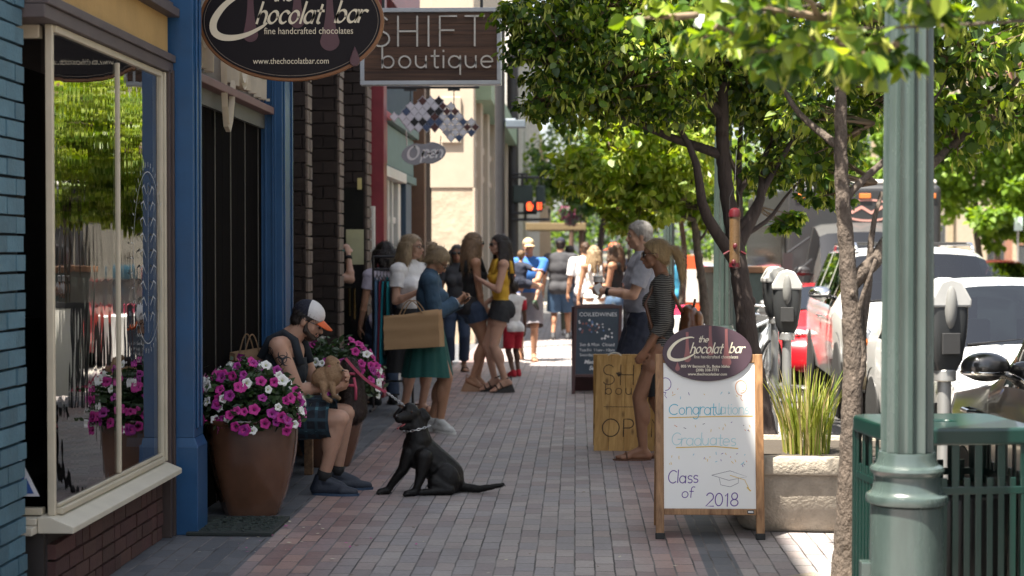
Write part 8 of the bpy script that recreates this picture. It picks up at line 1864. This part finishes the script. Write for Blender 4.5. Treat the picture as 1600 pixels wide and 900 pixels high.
bd = [o for o in COL.objects if o.parent is pu][0]; tufts('fur', bd.data, 5000, .016, bd.data.materials[0], pu, lambda P_, N_: np.tile(np.array([-.3, -.2, -.9]), (len(P_), 1)), lift=.4, width=.0011, seed=6)
b = MB(); b.ell(Q(535.5, 579, -.06), .007); b.ell(Q(528, 567, -.055), .005); b.build('nose_and_eye', EYE, pu)
b = MB(); b.tube([Q(515 + 3.2 * math.cos(a), 574 + 1.5 * math.sin(a), .045 * math.sin(a) - .01) for a in [2 * PI * i / 14 for i in range(15)]], .007, 6); b.build('pink_collar', mat('pink_webbing', (0, 0, 0)), pu)
sp = thing('dog', 'small dark brown long-haired dog in pink harness beside the seated man', 'dog', (0, 0, 0))
def Q(x, y, dy=0.0): q = at(x, y, 11.22 + dy); return V((q.x, 11.22 + dy, q.z))
skin('body', fuse([cap(Q(548, 595), .085, Q(552, 640), .095), ell(Q(546, 572), (.06, .06, .06)), cap(Q(550, 575, -.03), .03, Q(560, 580, -.07), .02), cap(Q(538, 568), .018, Q(534, 592), .03), cap(Q(553, 568, .03), .018, Q(557, 595, .02), .03), cap(Q(556, 640, -.04), .035, V((Q(560, 660).x, 11.18, .47)), .02), cap(Q(545, 640, -.04), .035, V((Q(545, 660).x, 11.18, .47)), .02)], .008, it=3), mat('dark_brown_fur', (.030, .016, .012), .6, var=.4, scale=20, bump=.8, bscale=70, sheen=0), sp, displace=(.02, .02))
bd = [o for o in COL.objects if o.parent is sp][0]; tufts('fur', bd.data, 6000, .05, bd.data.materials[0], sp, lambda P_, N_: np.tile(np.array([-.1, -.1, -1]), (len(P_), 1)), lift=.3, width=.0016, seed=7)
b = MB(); b.tube([Q(549 + 9.5 * math.cos(a), 606 + 4 * math.sin(a), .095 * math.sin(a)) for a in [2 * PI * i / 20 for i in range(21)]], .010, 6); b.tube([Q(550 + 9 * math.cos(a), 588 + 4 * math.sin(a), .09 * math.sin(a)) for a in [2 * PI * i / 20 for i in range(21)]], .010, 6); b.tube([Q(553, 590, -.09), Q(556, 606, -.10), Q(556, 625, -.095)], .010, 6); b.build('harness', mat('pink_webbing', (0, 0, 0)), sp, smooth=True)

# ------------------------------------------------------------------ clothes rack and the garments hanging from it
rk = thing('clothes_rack', 'dark steel clothes rack standing before the crimson pilaster', 'clothes rack', (0, 0, 0)); RY = 16.7
a0 = at(583, 421, RY); a1 = at(640, 421, RY); b = MB(); z = a0.z; b.tube([(a0.x, RY, z), (a1.x, RY, z)], .012, 8); b.tube([(a0.x, RY, z + .13), (a1.x + .02, RY, z + .13), (a1.x + .03, RY, z + .12), (a1.x + .03, RY, 0)], .012, 8); b.tube([(a0.x, RY, z + .13), (a0.x, RY, 0)], .012, 8)
for x in (a0.x, a1.x + .03): b.tube([(x, RY - .25, .02), (x, RY + .25, .02)], .014, 8)
b.tube([(a0.x, RY, .3), (a1.x + .03, RY, .3)], .01, 8); b.build('frame', BLK, rk)
cols = [('pale blue', (.10, .20, .32)), ('crimson', (.20, .02, .04)), ('turquoise', (.015, .26, .32)), ('black', (.012, .012, .013)), ('teal green', (.02, .30, .33)), ('charcoal', (.03, .03, .035)), ('white strapped navy', (.02, .05, .10)), ('bright aqua', (.05, .30, .42)), ('black', (.012, .012, .013)), ('slate blue', (.05, .09, .16))]
for i, (cn, c) in enumerate(cols):
    x = a0.x + .04 + (a1.x - a0.x - .07) * i / (len(cols) - 1); L = (.92, .98, .88, .78, .62, .9, .8, .5, .95, .84)[i]; r = random.Random(i)
    gm = thing('hanging_garment', '%s garment on the rack, %s' % (cn, ('nearest the brick pier', 'second from the brick pier', 'between the crimson and the black ones', 'just left of the teal green one', 'short and lit at its edge', 'behind the teal green one', 'with a pale neckline', 'short, beside the denim jacket', 'longest near the denim jacket', 'at the right end of the bar')[i]), 'garment', (x, RY, z), 0, 'clothes hanging on the rack'); b = MB(); vs = []; rows = 9; n = 20
    for k in range(rows + 1):
        t = k / rows; wd = .17 + .07 * t if k else .15
        for j in range(n): a = 2 * PI * j / n; f = 1 + .22 * t * math.sin(5 * a + i); vs.append((.022 * (1 + .9 * t) * math.cos(a) * f + .01 * math.sin(3 * t + i), wd * math.sin(a) * (1 + .05 * t * math.sin(7 * a)), -.07 - (.05 * abs(math.sin(a)) if k == 0 else 0) - L * t))
    b.add(vs, [(q * n + j, q * n + (j + 1) % n, (q + 1) * n + (j + 1) % n, (q + 1) * n + j) for q in range(rows) for j in range(n)]); b.build('fabric', cloth('garment_' + cn.replace(' ', '_'), c), gm, smooth=True)
    b = MB(); b.tube([(0, 0, 0.012), (0, .012, .0), (0, .006, -.03), (0, 0, -.05)], .003, 5); b.tube([(0, -.17, -.11), (0, 0, -.05), (0, .17, -.11)], .005, 6); b.build('hanger', BLK, gm)
